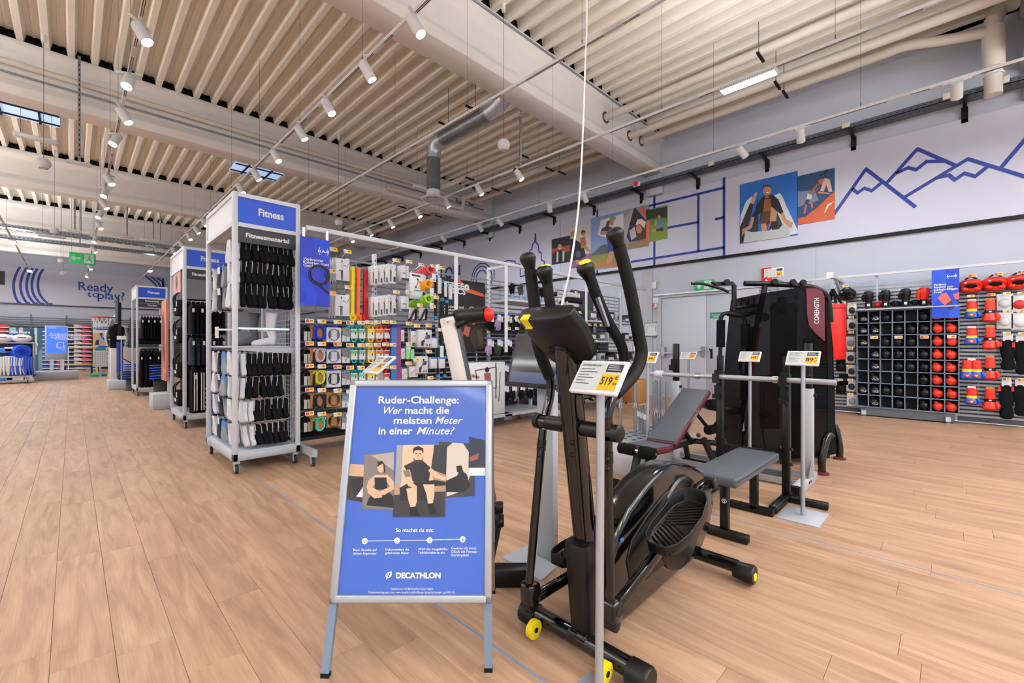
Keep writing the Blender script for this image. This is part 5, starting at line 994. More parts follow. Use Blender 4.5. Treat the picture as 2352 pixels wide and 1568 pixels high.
pp_ = art('poster_photo', [
 ((54, 46, 46), [(802, 1065), (843, 1067), (840, 1155), (797, 1146)]), ((196, 160, 132), [(802, 1065), (843, 1067), (842, 1095), (801, 1092)]), ((30, 30, 34), [(806, 1100), (838, 1096), (838, 1130), (812, 1140)]), ((206, 214, 222), [(818, 1140), (834, 1118), (836, 1142)]),
 ((120, 112, 108), [(837, 1044), (905, 1037), (905, 1172), (832, 1168)]), ((170, 160, 154), [(850, 1046), (905, 1038), (905, 1080), (860, 1050)]), ((28, 28, 32), [(846, 1146), (860, 1126), (892, 1128), (904, 1140), (904, 1166), (842, 1160)]),
 ((214, 168, 144), [(862, 1090), (890, 1090), (904, 1104), (906, 1118), (896, 1118), (888, 1104), (866, 1104), (852, 1124), (842, 1120), (846, 1104)]), ((26, 26, 30), [(860, 1096), (888, 1096), (890, 1124), (862, 1124)]), ((218, 172, 148), el(875, 1073, 8, 12)), ((40, 30, 28), [(867, 1072), (868, 1060), (878, 1058), (884, 1066), (886, 1086), (882, 1084), (880, 1064)]), ((216, 170, 146), [(842, 1116), (854, 1118), (876, 1130), (878, 1142), (860, 1144), (846, 1132)]), ((216, 170, 146), [(904, 1114), (906, 1122), (884, 1136), (868, 1138), (872, 1128)]),
 ((60, 58, 64), [(1008, 1014), (1076, 1018), (1090, 1030), (1090, 1138), (1020, 1142)]), ((206, 196, 184), [(1026, 1140), (1024, 1030), (1040, 1016), (1064, 1018), (1078, 1040), (1080, 1090), (1070, 1124)]), ((30, 32, 38), [(1020, 1106), (1050, 1092), (1056, 1078), (1072, 1088), (1080, 1116), (1066, 1130), (1024, 1130)]), ((30, 32, 38), [(1048, 1070), (1060, 1068), (1064, 1082), (1076, 1096), (1070, 1098), (1058, 1084), (1050, 1084)]),
 ((44, 50, 66), [(1078, 1003), (1119, 1012), (1119, 1072), (1076, 1074)]), ((150, 84, 80), [(1078, 1050), (1100, 1040), (1098, 1054), (1080, 1060)]), ((226, 226, 230), [(1078, 1074), (1119, 1074), (1119, 1092), (1077, 1092)]),
 ((176, 140, 110), [(912, 1022), (1027, 1021), (1022, 1186), (903, 1186)]), ((216, 186, 156), [(924, 1022), (996, 1021), (994, 1130), (920, 1130)]), ((150, 152, 156), [(912, 1022), (926, 1022), (922, 1110), (908, 1112)]), ((44, 48, 56), [(998, 1022), (1027, 1021), (1025, 1090), (990, 1078)]), ((50, 50, 54), [(905, 1136), (1023, 1128), (1022, 1186), (903, 1186)]),
 ((34, 34, 40), [(928, 1070), (952, 1058), (972, 1058), (990, 1074), (984, 1112), (944, 1114), (940, 1090)]), ((34, 34, 38), [(918, 1120), (940, 1108), (980, 1110), (992, 1122), (990, 1150), (920, 1150)]), ((222, 180, 152), el(961, 1046, 12, 18)), ((40, 30, 26), [(949, 1042), (950, 1028), (962, 1024), (973, 1030), (973, 1042), (968, 1034), (954, 1034)]), ((70, 52, 44), [(950, 1048), (953, 1056), (969, 1056), (972, 1048), (971, 1058), (966, 1064), (956, 1064), (951, 1058)]), ((60, 40, 34), [(954, 1040), (959, 1040), (959, 1042), (954, 1042)]), ((60, 40, 34), [(963, 1040), (968, 1040), (968, 1042), (963, 1042)]), ((190, 140, 114), [(961, 1042), (963, 1049), (959, 1049)]), ((222, 178, 150), [(926, 1080), (942, 1078), (948, 1104), (960, 1112), (956, 1120), (938, 1116), (930, 1100)]), ((120, 110, 110), [(926, 1080), (941, 1079), (944, 1094), (932, 1096)]), ((222, 178, 150), [(984, 1080), (990, 1074), (1010, 1090), (1026, 1096), (1022, 1104), (998, 1096)]),
 ((28, 30, 36), [(948, 1108), (1000, 1102), (1024, 1106), (1024, 1114), (960, 1118)]), ((224, 182, 154), [(934, 1122), (958, 1116), (958, 1150), (954, 1166), (944, 1166), (938, 1146)]), ((224, 182, 154), [(972, 1112), (998, 1112), (998, 1138), (994, 1158), (984, 1158), (980, 1134)]), (BLK, [(943, 1164), (956, 1162), (966, 1184), (942, 1184)]), (BLK, [(983, 1156), (996, 1155), (1004, 1180), (986, 1180)])], fb, nn, e, lift=.00012, base=.0006)
b = B()
def bt(s_, x, y, size, al='l', w=None, sh=0, bold=.022):
    bold = .01 if sh else bold
    text(b, s_, fb(x, y)+nn*.0012, uu, vv, size, al=al, bold=bold, shear=sh, width=None if w is None else (fb(x+w, y)-fb(x, y)).length)
bt('Ruder-Challenge:', 869, 926, .043, w=185); bt('Wer', 881, 950, .043, w=43, sh=.3); bt('macht die', 930, 950, .043, w=102); bt('meisten', 904, 973, .043, w=87); bt('Meter', 999, 973, .043, w=64, sh=.3); bt('in einer', 869, 997, .043, w=78); bt('Minute?', 957, 997, .043, w=87, sh=.3)
bt('So machst du mit:', 909, 1221, .019, w=87)
for i, (x, y, ls) in enumerate(((838, 1242, ('Mach Strecke auf', 'deinem Ergometer')), (912, 1241, ('Dokumentiere die', 'gefahrenen Meter')), (987, 1240, ('Wirf die ausgefüllte', 'Teilnahmekarte ein')), (1063, 1238, ('Gewinne mit etwas', 'Glück ein Fitness-', 'Starterpaket')))):
    p = fb(x, y)+nn*.001; b.lathe(p, [(.001, 0), (.0115, 0), (.0115, .0006), (.001, .0006)], 20, ax=nn)
    for j, t in enumerate(ls): bt(t, x-27, y+23+j*8, .0125, w=3.4*len(t), bold=.01)
    if i: strip(b, [fb(x-68, y+1)+nn*.001, fb(x-7, y)+nn*.001], .0025, nn, t=.0004)
bt('DECATHLON', 909, 1327, .027, w=103, bold=.05); c = fb(893, 1320)+nn*.0016
b.tor(c, .0105, .0018, nn, 22, 5, e=.8, u=uu+vv*.5); strip(b, [fb(888, 1329)+nn*.001, fb(894, 1314)+nn*.001, fb(899, 1313)+nn*.001, fb(896, 1322)+nn*.001], .004, nn, t=.0005)
bt('Teilnahme nur mit MyDecathlon-Konto möglich', 897, 1354, .0105, w=98, bold=.005); bt('Teilnahmebedingungen unter: www.decathlon.de/Eröffnung-Leipzig-Sachsenpark_jp-UAD1CR', 845, 1362, .0105, w=200, bold=.005)
b.build('lettering', (232, 235, 248), e)
b = B()
for i, (x, y) in enumerate(((838, 1242), (912, 1241), (987, 1240), (1063, 1238))): text(b, str(i+1), fb(x, y+4.5)+nn*.0018, uu, vv, .014, al='c', bold=.02)
b.build('step_number', 'poster_blue', e)
for k, (px, py, u_) in enumerate(((748, 1553, .02), (1122, 1540, .975))):
    p = at(px, py, Z=0); top = bp(u_, .02, -.012); p = V((p.x, p.y, .012)); B().bar(p, top, .03, .02, up=nn).build('leg', (124, 144, 170, .35), e); B().bar(p-UP*.012, p+(top-p)*.02, .032, .022, up=nn).build('rubber_foot', 'black', e)
back = V((FW.x, FW.y, 0))
for u_ in (.03, .97):
    t = bp(u_, .985, -.03); f = V((t.x, t.y, 0))+FW*.3; B().bar(f+UP*.01, t, .03, .02, up=back).build('rear_leg', (150, 120, 96, .5), e); B().bar(f, f+UP*.02, .034, .024, up=back).build('rubber_foot', 'black', e)
t = bp(.5, .98, -.03); f = V((t.x, t.y, .3))+FW*.2; B().ob((t+f)/2, uu*(WB/2), (t-f)/2, FW*.006).build('rear_panel', (150, 140, 134), e)
# ================================================================ CROSS TRAINER
YC, YR, YL = 1.065, .9, 1.23
c_ = lambda x, y: at(x, y, Y=YC)
r_ = lambda x, y: at(x, y, Y=YR)
l_ = lambda x, y: at(x, y, Y=YL)
e = E('cross_trainer', (1.95, YC, 0), 'black cross trainer with yellow wheels behind the A-board', 'exercise machine')
def T(name, pts, r, m='gloss_black', n=14, curve=0, ry=None, side=None, par=None): return B().tube(pts, r, n, curve=curve, ry=ry, side=side).build(name, m, par or e)
SX = 1.455
T('front_stabilizer', [(SX, .8, .062), (SX, 1.31, .062)], .034, ry=1.1)
for y0, y1 in ((.755, .84), (1.29, 1.375)):
    b = B(); b.lathe((SX, y0, .052), [(.001, 0), (.044, .0), (.05, .008), (.05, y1-y0-.004), (.046, y1-y0), (.001, y1-y0)], 18, ax=(0, 1, 0)); b.build('rubber_end_cap', 'satin_black', e)
for y in (.9, 1.25):
    x = SX-.075; w = B(); w.lathe((x, y-.014, .052), [(.011, 0), (.033, 0), (.039, .003), (.039, .025), (.033, .028), (.011, .028)], 22, ax=(0, 1, 0)); w = w.build('transport_wheel', 'lemon', e)
    B().lathe((x, y-.016, .052), [(.001, 0), (.011, 0), (.011, .03), (.001, .03)], 14, ax=(0, 1, 0)).build('wheel_hub', 'black', w)
    b = B(); b.prism([(x-.012, y+.018, .04), (x+.06, y+.018, .035), (x+.06, y+.018, .075), (x-.012, y+.018, .064)], (0, .005, 0)); b.build('wheel_bracket', 'satin_black', e); b = B()
# lower shroud and mast
b = B(); R_ = []
for z, xm, a, w in ((.085, 1.5, .058, .05), (.2, 1.49, .062, .054), (.34, 1.478, .064, .056), (.44, 1.47, .066, .058), (.455, 1.468, .06, .053)):
    R_.append([V((xm+a*abs(cos(t))**.6*(1 if cos(t) > 0 else -1), YC+w*abs(sin(t))**.6*(1 if sin(t) > 0 else -1), z)) for t in [2*pi*k/20+.001 for k in range(20)]])
b.loft(R_); b.build('mast_shroud', 'satin_black', e)
B().box(SX-.03, YC-.05, .06, 1.54, YC+.05, .1).build('base_joint', 'gloss_black', e, bevel=.01)
mb, mt = c_(1347, 1262), c_(1300, 800)
T('mast', [mb, (mb+mt)/2, mt+V((0, 0, .02))], .042, ry=1.35, side=(1, 0, 0), n=18)
for f in (.5, .56): B().sph(mb+(mt-mb)*f+V((-.05, -.02, 0)), .009, 10, mn=6).build('bolt', 'satin_black', e)
cr = c_(1332, 893)
b = B(); b.tor(cr+V((-.03, 0, 0)), .06, .02, (.1, 0, 1), 24, 10); b.build('bottle_ring', 'gloss_black', e); B().sph(cr+V((-.085, .02, .02)), .012, 10).build('bolt', 'satin_black', e)
# pivot axle
pv = V((1.42, YC, .925))
T('pivot_axle', [(pv.x, .865, pv.z), (pv.x, 1.265, pv.z)], .028, 'gloss_black')
for y0, y1 in ((.925, 1.02), (1.11, 1.205)): T('axle_sleeve', [(pv.x, y0, pv.z), (pv.x, y1, pv.z)], .031, 'satin_black')
for y0, y1, s_ in ((.855, .868, -1), (1.262, 1.275, 1)): B().lathe((pv.x, y0 if s_ < 0 else y1, pv.z), [(.001, 0), (.026, .0), (.033, .006), (.033, .03), (.001, .03)], 18, ax=(0, -s_, 0)).build('axle_cap', 'satin_black', e)
# moving arms with grips
def knob(p, d, w): 
    d = d.normalized(); b = B(); b.lathe(p, [(.02, -.01), (.024, .01), (.031, .035), (.035, .05), (.03, .064), (.018, .072), (.001, .074)], 18, ax=(d+V((-.15, 0, 0))).normalized()); return b
rp = [r_(1398, 985), r_(1396, 950), r_(1412, 905), r_(1455, 860), r_(1473, 815), r_(1466, 765), r_(1446, 660), r_(1422, 565)]
T('moving_arm', rp[:4], .019, curve=5); T('foam_grip', rp[2:], .0255, 'grip_black', curve=6); knob(rp[-1], rp[-1]-rp[-2], 0).build('grip_end', 'satin_black', e)
lp = [l_(1252, 955), l_(1264, 905), l_(1262, 865), l_(1244, 820), l_(1234, 780), l_(1230, 720), l_(1218, 620)]
T('moving_arm', lp[:4], .019, curve=5); T('foam_grip', lp[2:], .0255, 'grip_black', curve=6); knob(lp[-1], lp[-1]-lp[-2], 0).build('grip_end', 'satin_black', e)
for P, (x0, y0), (x1, y1), f_ in ((YR, (1396, 1010), (1402, 1385), r_), (YL, (1247, 985), (1215, 1345), l_)):
    a, q = f_(x0, y0), f_(x1, y1); T('lower_arm', [a, q], .0175)
    for g_ in (.11, .17): B().sph(a+(q-a)*g_+V((-.016, -.008, 0)), .008, 8, mn=5).build('bolt', 'satin_black', e)
    T('arm_collar', [a+(q-a)*.07, a+(q-a)*.14], .0195, 'satin_black')
    j = q+V((.01, 0, -.02)); b = B(); b.box(j.x-.035, P-.034, j.z-.05, j.x+.03, P+.034, j.z+.035); b.build('joint_block', 'gloss_black', e, bevel=.014, seg=2); B().lathe((j.x, P-.036, j.z), [(.001, 0), (.022, 0), (.022, .072), (.001, .072)], 14, ax=(0, 1, 0)).build('joint_pin', 'satin_black', e)
    B().lathe((j.x-.005, P-.03, j.z-.055), [(.001, 0), (.026, .004), (.026, .056), (.001, .06)], 14, ax=(0, 1, 0)).build('joint_foot', 'satin_black', e)
# fixed inner handles
ir = [at(x, y, Y=.97) for x, y in ((1344, 898), (1385, 905), (1424, 880), (1436, 845), (1428, 795), (1396, 738), (1372, 684), (1356, 640))]
T('fixed_handle', ir[:4], .017, curve=5); T('fixed_grip', ir[3:], .0215, 'grip_black', curve=5); knob(ir[-1], ir[-1]-ir[-2], 0).build('grip_end', 'satin_black', e)
b = B(); p = ir[-1]+(ir[-1]-ir[-2]).normalized()*.07; b.lathe(p, [(.001, .006), (.02, .004), (.026, -.004), (.001, -.006)], 16, ax=(ir[-1]-ir[-2])); b.build('yellow_cap', 'lemon', e)
B().bar(ir[5]+V((-.02, -.012, -.02)), ir[6]+V((-.018, -.012, .0)), .014, .012).build('pulse_sensor', 'silver', e)
il = [at(x, y, Y=1.16) for x, y in ((1310, 895), (1330, 850), (1318, 800), (1282, 760), (1266, 710), (1257, 650))]
T('fixed_handle', il[:4], .017, curve=5); T('fixed_grip', il[2:], .0215, 'grip_black', curve=5); knob(il[-1], il[-1]-il[-2], 0).build('grip_end', 'satin_black', e)
p = il[-1]+(il[-1]-il[-2]).normalized()*.07; b = B(); b.lathe(p, [(.001, .006), (.02, .004), (.026, -.004), (.001, -.006)], 16, ax=(il[-1]-il[-2])); b.build('yellow_cap', 'lemon', e)
# console
tc, bc_ = V((1.235, YC, 1.372)), V((1.41, YC, 1.21)); dv = (bc_-tc); nv = V((-dv.z, 0, dv.x)).normalized(); nv = nv if nv.x < 0 else -nv
b = B(); R_ = []
for t, hw in ((-.02, .115), (0, .13), (.35, .142), (.7, .13), (.95, .112), (1.02, .095)):
    p = tc+dv*t; R_.append([p+V((0, s_*hw, 0))+nv*o for s_, o in ((-1, -.012), (-.97, .02), (-.7, .042), (.7, .042), (.97, .02), (1, -.012), (.9, -.03), (-.9, -.03))])
b.loft(R_, 0, True); cs = b.build('console_housing', 'satin_black', e, bevel=.006, seg=2)
b = B(); p = tc+dv*.72+nv*.046
for k in range(-1, 2): b.ob(p+dv.normalized()*k*.02, (0, .055-.012*abs(k), 0), dv.normalized()*.006, nv*.004)
b.build('console_vent', 'black', e)
p = tc+dv*.02+V((0, .07, 0)); b = B(); b.prism([p+nv*.043+V((0, -.016, 0))+dv*.12, p+nv*.043+V((0, .016, 0))+dv*.12, p+nv*.043+V((0, .019, 0))-dv*.05, p+nv*.043+V((0, -.015, 0))-dv*.05], nv*.003); b.ob(p+nv*.033-dv*.06, (0, .018, 0), nv*.014, dv.normalized()*.003); b.ob(p+nv*.046+dv*.115, (0, .016, 0), nv*.004, dv.normalized()*.003); b.build('yellow_holder', 'lemon', e)
T('console_neck', [mt+V((0, 0, -.02)), tc+dv*.75], .03, 'gloss_black')
# drive housing
hp = [(1405, 1292), (1417, 1232), (1447, 1170), (1490, 1112), (1522, 1080), (1552, 1066), (1590, 1068), (1622, 1086), (1638, 1116), (1641, 1160), (1632, 1214), (1614, 1262), (1590, 1294), (1562, 1316), (1500, 1374), (1444, 1424), (1408, 1450), (1396, 1440)]
pts = [at(x, y, Y=.99) for x, y in hp]; pts = [V((p.x, .99, max(p.z, .045))) for p in pts]
B().prism(pts, (0, .155, 0)).build('drive_housing', 'gloss_black', e, bevel=.03, seg=3, ang=50)
pi_ = [at(x, y, Y=.985) for x, y in ((1440, 1290), (1452, 1240), (1490, 1180), (1530, 1130), (1560, 1112), (1600, 1120), (1616, 1150), (1604, 1215), (1575, 1255), (1500, 1320), (1452, 1356))]
B().prism([V((p.x, .983, max(p.z, .08))) for p in pi_], (0, .012, 0)).build('side_panel', 'satin_black', e, bevel=.004)
wc = at(1566, 1200, Y=.98); b = B(); b.lathe((wc.x, .972, wc.z), [(.02, .004), (.1, 0), (.2, .004), (.225, .0), (.235, .01), (.235, .025), (.02, .025)], 36, ax=(0, 1, 0)); b.build('crank_disc', (26, 23, 21, .25), e)
wp = at(1425, 1245, Y=.988); B().box(wp.x, .984, wp.z, wp.x+.02, .99, wp.z+.012).build('blue_label', (40, 110, 200), e)
# cranks, links, pedals
jr = r_(1408, 1402); er = r_(1634, 1108)
B().bar(jr, er, .032, .045, up=UP).build('pedal_link', 'gloss_black', e, bevel=.006); B().lathe((er.x, .872, er.z), [(.001, 0), (.024, .0), (.03, .006), (.03, .06), (.001, .06)], 16, ax=(0, 1, 0)).build('crank_cap', 'satin_black', e)
T('crank_arm', [(er.x, .93, er.z), (er.x-.06, .95, er.z-.02), (wc.x, .965, wc.z)], .02)
jl = l_(1228, 1372); el_ = V((2.3, YL, .2)); B().bar(jl, el_, .032, .045).build('pedal_link', 'gloss_black', e, bevel=.006)
def pedal(c, d, y0, y1):
    ln, n_ = .2, V((-d.z, 0, d.x)); ym = (y0+y1)/2; hw = abs(y1-y0)/2; o = []
    for t, w in ((-1, .45), (-.8, .8), (-.4, 1), (.3, 1), (.7, .92), (.95, .6), (1, .35)): o.append((t*ln, -w*hw))
    o2 = o+[(a, -w) for a, w in o[::-1]]; C = lambda a, w, h: V(c)+d*a+V((0, w, 0))+n_*h; C = (lambda a, w, h: V((c.x, ym, c.z))+d*a+V((0, w, 0))+n_*h)
    b = B(); n = len(o2); hs = [.04 if a < ln*.6 else .07 for a, w in o2]
    b.loft([[C(a, w, -.012) for a, w in o2], [C(a*1.02, w*1.05, h) for (a, w), h in zip(o2, hs)], [C(a*.98, w*.97, h) for (a, w), h in zip(o2, hs)], [C(a*.96, w*.93, .004) for a, w in o2]], 0, False)
    pd = b.build('pedal_tray', 'satin_black', e, bevel=.003)
    for k in range(14):
        t = -.82+k*.12; s_ = 1 if k < 7 else -1; B().ob(C(t*ln, 0, .006), (d*.05*s_*.8+V((0, hw*.72, 0))), d*.003, n_*.003).build('tread_rib', 'black', pd)
dd = (er-jr).normalized(); mid = jr+(er-jr)*.5+V((-.03, 0, .07)); pedal(V((mid.x, .86, mid.z)), dd, .765, .935)
mid = jl+(el_-jl)*.42+V((0, 0, .06)); pedal(V((mid.x, 1.26, mid.z)), (el_-jl).normalized(), 1.2, 1.34)
# rear stabiliser
RX = 2.5
T('rear_stabilizer', [(RX, .8, .075), (RX, 1.33, .075)], .034)
for y0, y1, s_ in ((.72, .82, 1), (1.31, 1.41, -1)):
    b = B(); b.lathe((RX, y0 if s_ > 0 else y1, .058), [(.001, 0), (.044, 0), (.05, .01), (.042, .1), (.001, .1)], 18, ax=(0, s_, 0)); b.build('rubber_end_cap', 'satin_black', e); b = B(); b.lathe((RX, y0-.004 if s_ > 0 else y1+.004, .05), [(.001, 0), (.02, .0), (.024, .008), (.001, .01)], 14, ax=(0, s_, 0)); b.build('yellow_leveller', 'lemon', e)
B().box(2.32, YC-.05, .06, 2.53, YC+.05, .12).build('rear_joint', 'gloss_black', e, bevel=.01)
# ================================================================ PRICE STANDS
def price_stand(px, py, d, w, h, price, label, base=None, tilt=.68, red=False, title='', base_m=None):
    """sign centre at a picture point and depth; pole to the floor"""
    c = at(px, py, d=d); e = E('price_stand', (c.x, c.y, 0), label, 'price stand')
    u = V((0, -1, 0)); n = V((-cos(tilt), 0, sin(tilt))); v = n.cross(u).normalized(); v = v if v.z > 0 else -v
    cs = B().ob(c, u*w/2, v*h/2, n*.008).build('tag_case', 'white', e, bevel=.005, seg=2)
    P = lambda a, q, o=.0092: c+u*(w*a)+v*(h*q)+n*o
    B().poly([P(-.45, -.42), P(.45, -.42), P(.45, .42), P(-.45, .42)]).build('tag_screen', 'ink_grey', cs)
    B().poly([P(.08, -.4, .0096), P(.44, -.4, .0096), P(.44, .08, .0096), P(.08, .08, .0096)]).build('price_field', 'yellow', cs)
    B().poly([P(.12, .14, .0096), P(.44, .14, .0096), P(.44, .38, .0096), P(.12, .38, .0096)]).build('note_field', (176, 40, 40) if red else (44, 44, 52), cs)
    b = B(); text(b, price, P(.1, -.24, .0099), u, v, h*.32, al='l', bold=.03, width=w*.23); text(b, '€', P(.355, -.08, .0099), u, v, h*.16, bold=.02); text(b, '99', P(.355, -.26, .0099), u, v, h*.12, bold=.02)
    text(b, title or 'CROSSTRAINER EL540', P(-.42, .3, .0099), u, v, h*.085, bold=.02, width=w*.4)
    for k, ww in enumerate((.3, .38, .22, .34, .2, .3)): b.poly([P(-.42, .2-k*.09, .0099), P(-.42+ww, .2-k*.09, .0099), P(-.42+ww, .22-k*.09, .0099), P(-.42, .22-k*.09, .0099)])
    b.build('print_line', (50, 50, 54), cs)
    b = B()
    for k in range(3): b.poly([P(.15, .2+k*.06, .0099), P(.15+(.26, .22, .2)[k], .2+k*.06, .0099), P(.15+(.26, .22, .2)[k], .22+k*.06, .0099), P(.15, .22+k*.06, .0099)])
    b.build('note_line', (190, 190, 196), cs)
    B().cyl((c.x, c.y, .006), c-n*.012+V((0, 0, 0)), .0145, n=14).build('pole', 'alu', e)
    bw = base or (.13, .1); bc = V((c.x, c.y, .003)); B().ob(bc, V((bw[0], 0, 0)), V((0, bw[1], 0)), V((0, 0, .003))).build('base_plate', (172, 178, 190), e, bevel=.001)
    return e
price_stand(1376, 867, 1.5, .19, .135, '519', 'price stand reading 519 in front of the cross trainer', (.13, .13))
s1 = at(1845, 1185, Z=0); price_stand(1844, 823, (s1-EYE).dot(FW), .21, .13, '89', 'price stand reading 89 beside the bench rack', (.17, .13), title='HANTELBANK')
price_stand(1722, 819, 4.22, .19, .12, '149', 'price stand reading 149 in front of the multi gym', title='POWER RACK')
price_stand(1487, 821, 4.13, .2, .13, '99', 'price stand reading 99 beside the cross trainer arm', (.1, .03), title='HANTELBANK')
price_stand(1581, 817, 6.0, .22, .12, '299', 'price stand reading 299 in front of the door', red=True, title='KRAFTSTATION')
price_stand(871, 838, 2.7, .19, .16, '199', 'tilted price stand behind the A-board by the skipping ropes', tilt=.9, title='RUDERGERÄT')
# ================================================================ TOUCH KIOSK
e = E('touch_kiosk', (1.95, 1.7, 0), 'touch-screen kiosk on a grey pedestal behind the cross trainer', 'kiosk')
q = [at(1152, 1281, Z=0), at(1243, 1336, Z=0), at(1318, 1270, Z=0), at(1240, 1243, Z=0)]
B().prism(q, (0, 0, .008)).build('base_plate', (168, 176, 188), e)
B().box(1.95, 1.618, .008, 1.998, 1.742, 1.12).build('pedestal', 'grey_metal', e, bevel=.003)
b = B()
for z in (.06, .15, .9): b.lathe((1.975, 1.617, z), [(.001, -.002), (.007, -.002), (.007, .001), (.001, .001)], 10, ax=(0, 1, 0))
ST(b.build('bolt', 'chrome', e))
a, c = V((1.94, 0, 1.325)), V((1.85, 0, 1.01)); dv = c-a; n_ = V((dv.z, 0, -dv.x)).normalized(); n_ = n_ if n_.x < 0 else -n_; yc, hw = 1.67, .235
B().ob((a+c)/2+V((0, yc, 0))-n_*.015, (0, hw, 0), dv/2, n_*.015).build('screen_bezel', 'satin_black', e, bevel=.006, seg=2)
B().ob((a+c)/2+V((0, yc, 0))+n_*.0006, (0, hw-.022, 0), dv*.43, n_*.0004).build('glass', 'glass_dark', e)
B().ob(a+dv*.83+V((0, yc, 0))+n_*.0014, (0, hw-.022, 0), dv*.095, n_*.0003).build('screen_band', (22, 44, 104, .15), e)
# rower folded behind the A-board
e = E('rowing_machine', at(1100, 1100, d=2.35), 'upright white rail with black padded arm behind the A-board', 'exercise machine')
p0, p1 = at(1028, 728, d=2.3), at(1085, 1000, d=2.3); p1 = p0+(p1-p0)*1.55; p1.z = max(p1.z, .1)
B().bar(p0, p1, .075, .09, up=FW).build('rail', (216, 206, 200), e, bevel=.008); B().bar(p0+RT*.045, p1+RT*.045, .018, .07, up=FW).build('side_groove', 'dark_galv', e)
B().bar(p0-(p1-p0).normalized()*.008, p0, .085, .095, up=FW).build('end_cap', 'black', e)
B().cyl(at(1048, 748, d=2.26), at(1090, 727, d=2.26), .018, n=10).build('handle_arm', 'satin_black', e)
B().cyl(at(1050, 728, d=2.3), at(1118, 722, d=2.22), .04, n=18).build('padded_roll', 'satin_black', e); B().sph(at(1122, 722, d=2.21), (.03, .03, .036), 14, mn=8).build('red_end', 'red', e)
f = V((p1.x, p1.y, 0)); B().ob(f+UP*.05, RT*.22, FW*.04, UP*.05).build('floor_foot', 'satin_black', e, bevel=.01); q = at(1143, 1165, d=2.4); B().ob(q, RT*.03, FW*.04, UP*.022).build('foot_rest', 'satin_black', e, bevel=.006); q = at(1145, 1195, d=2.4); B().ob(q, RT*.03, FW*.05, UP*.02).build('foot_rest', 'satin_black', e, bevel=.006)
b = B(); text(b, 'DOMYOS', at(1018, 742, d=2.24), RT, UP, .02, bold=.01, width=.05); b.build('lettering', (140, 136, 134), e)
B().bar(V((p1.x, p1.y, .08)), at(1143, 1180, d=2.4), .05, .05).build('lower_beam', 'satin_black', e)
# ================================================================ BENCHES, RACKS, BARBELL
e = E('flat_bench', (3.25, 1.05, 0), 'black flat weight bench with grey pad behind the cross trainer', 'bench')
B().box(2.8, .905, .39, 3.72, 1.195, .452).build('pad', 'pad_grey', e, bevel=.018, seg=3)
b = B(); b.box(2.81, .9035, .43, 3.71, .9055, .433); b.build('pad_seam', 'black', e)
b = B(); b.bar((3.02, 1.05, .03), (3.02, 1.05, .39), .05, .05); b.build('front_leg', 'satin_black', e, bevel=.004)
b = B(); b.bar((3.0, .9, .03), (3.0, 1.2, .03), .05, .05); b.build('foot_bar', 'satin_black', e, bevel=.004)
B().bar((2.95, 1.05, .365), (4.06, 1.05, .365), .05, .05).build('spine', 'satin_black', e, bevel=.003)
B().bar((3.62, 1.05, .03), (3.62, 1.05, .36), .05, .05).build('rear_leg', 'satin_black', e); B().bar((3.62, .92, .025), (3.62, 1.22, .025), .05, .05).build('foot_bar', 'satin_black', e)
b = B(); b.tor((2.993, 1.045, .24), .013, .0022, (1, 0, 0), 18, 5); b.ob((2.992, 1.045, .24), (0, .002, .009), (.0006, 0, 0), (0, .003, -.001)); b.build('round_emblem', 'white', e)
e = E('squat_stand', (4.06, 1.2, 0), 'black bench rack uprights with hooks carrying the barbell', 'rack')
for y in (.94, 1.45):
    B().bar((4.06, y, .0), (4.06, y, 1.02), .055, .055).build('upright', 'satin_black', e, bevel=.004); B().bar((4.06, y, 1.0), (4.06, y, 1.16), .045, .045).build('inner_post', 'black', e, bevel=.003)
    B().bar((3.68, y, .03), (4.16, y, .03), .055, .055).build('foot_bar', 'satin_black', e, bevel=.004)
    s_ = -1 if y < 1 else 1; B().bar((4.05, y, .03), (4.05, y+s_*.28, .03), .05, .05).build('foot_bar', 'satin_black', e, bevel=.004)
    for z in (.975, .84):
        b = B(); b.box(4.0, y-.03, z-.05, 4.03, y+.03, z+.06); b.box(3.95, y-.028, z-.05, 4.03, y+.028, z-.036); b.box(3.945, y-.028, z-.05, 3.955, y+.028, z-.01 if z < .9 else z+.03); b.build('bar_hook', 'satin_black', e)
    for z in (.3, .42): B().cyl((4.06, y-.045, z), (4.06, y+.045, z), .012, n=8).build('bolt', 'satin_black', e)
B().bar((4.06, .94, .36), (4.06, 1.45, .36), .05, .05).build('cross_bar', 'satin_black', e); B().bar((4.1, .94, .2), (4.1, 1.45, .2), .04, .04).build('cross_bar', 'dark_galv', e)
e = E('barbell', (3.985, 1.35, 1.0), 'long chrome barbell lying across the rack hooks', 'barbell'); X = 3.985
B().cyl((X, .6, .976), (X, 2.12, .976), .0205, n=16).build('shaft', 'alu', e)
for y in (.98, 1.98, 1.6): B().cyl((X, y, .976), (X, y+.035, .976), .028, n=16).build('collar', 'chrome', e)
b = B(); b.cyl((X, 1.95, .976), (X, 2.02, .976), .034, n=16); b.build('clamp', 'white', e)
e = E('power_rack', (4.71, 1.5, 0), 'grey steel rack with black telescopic uprights behind the barbell', 'rack')
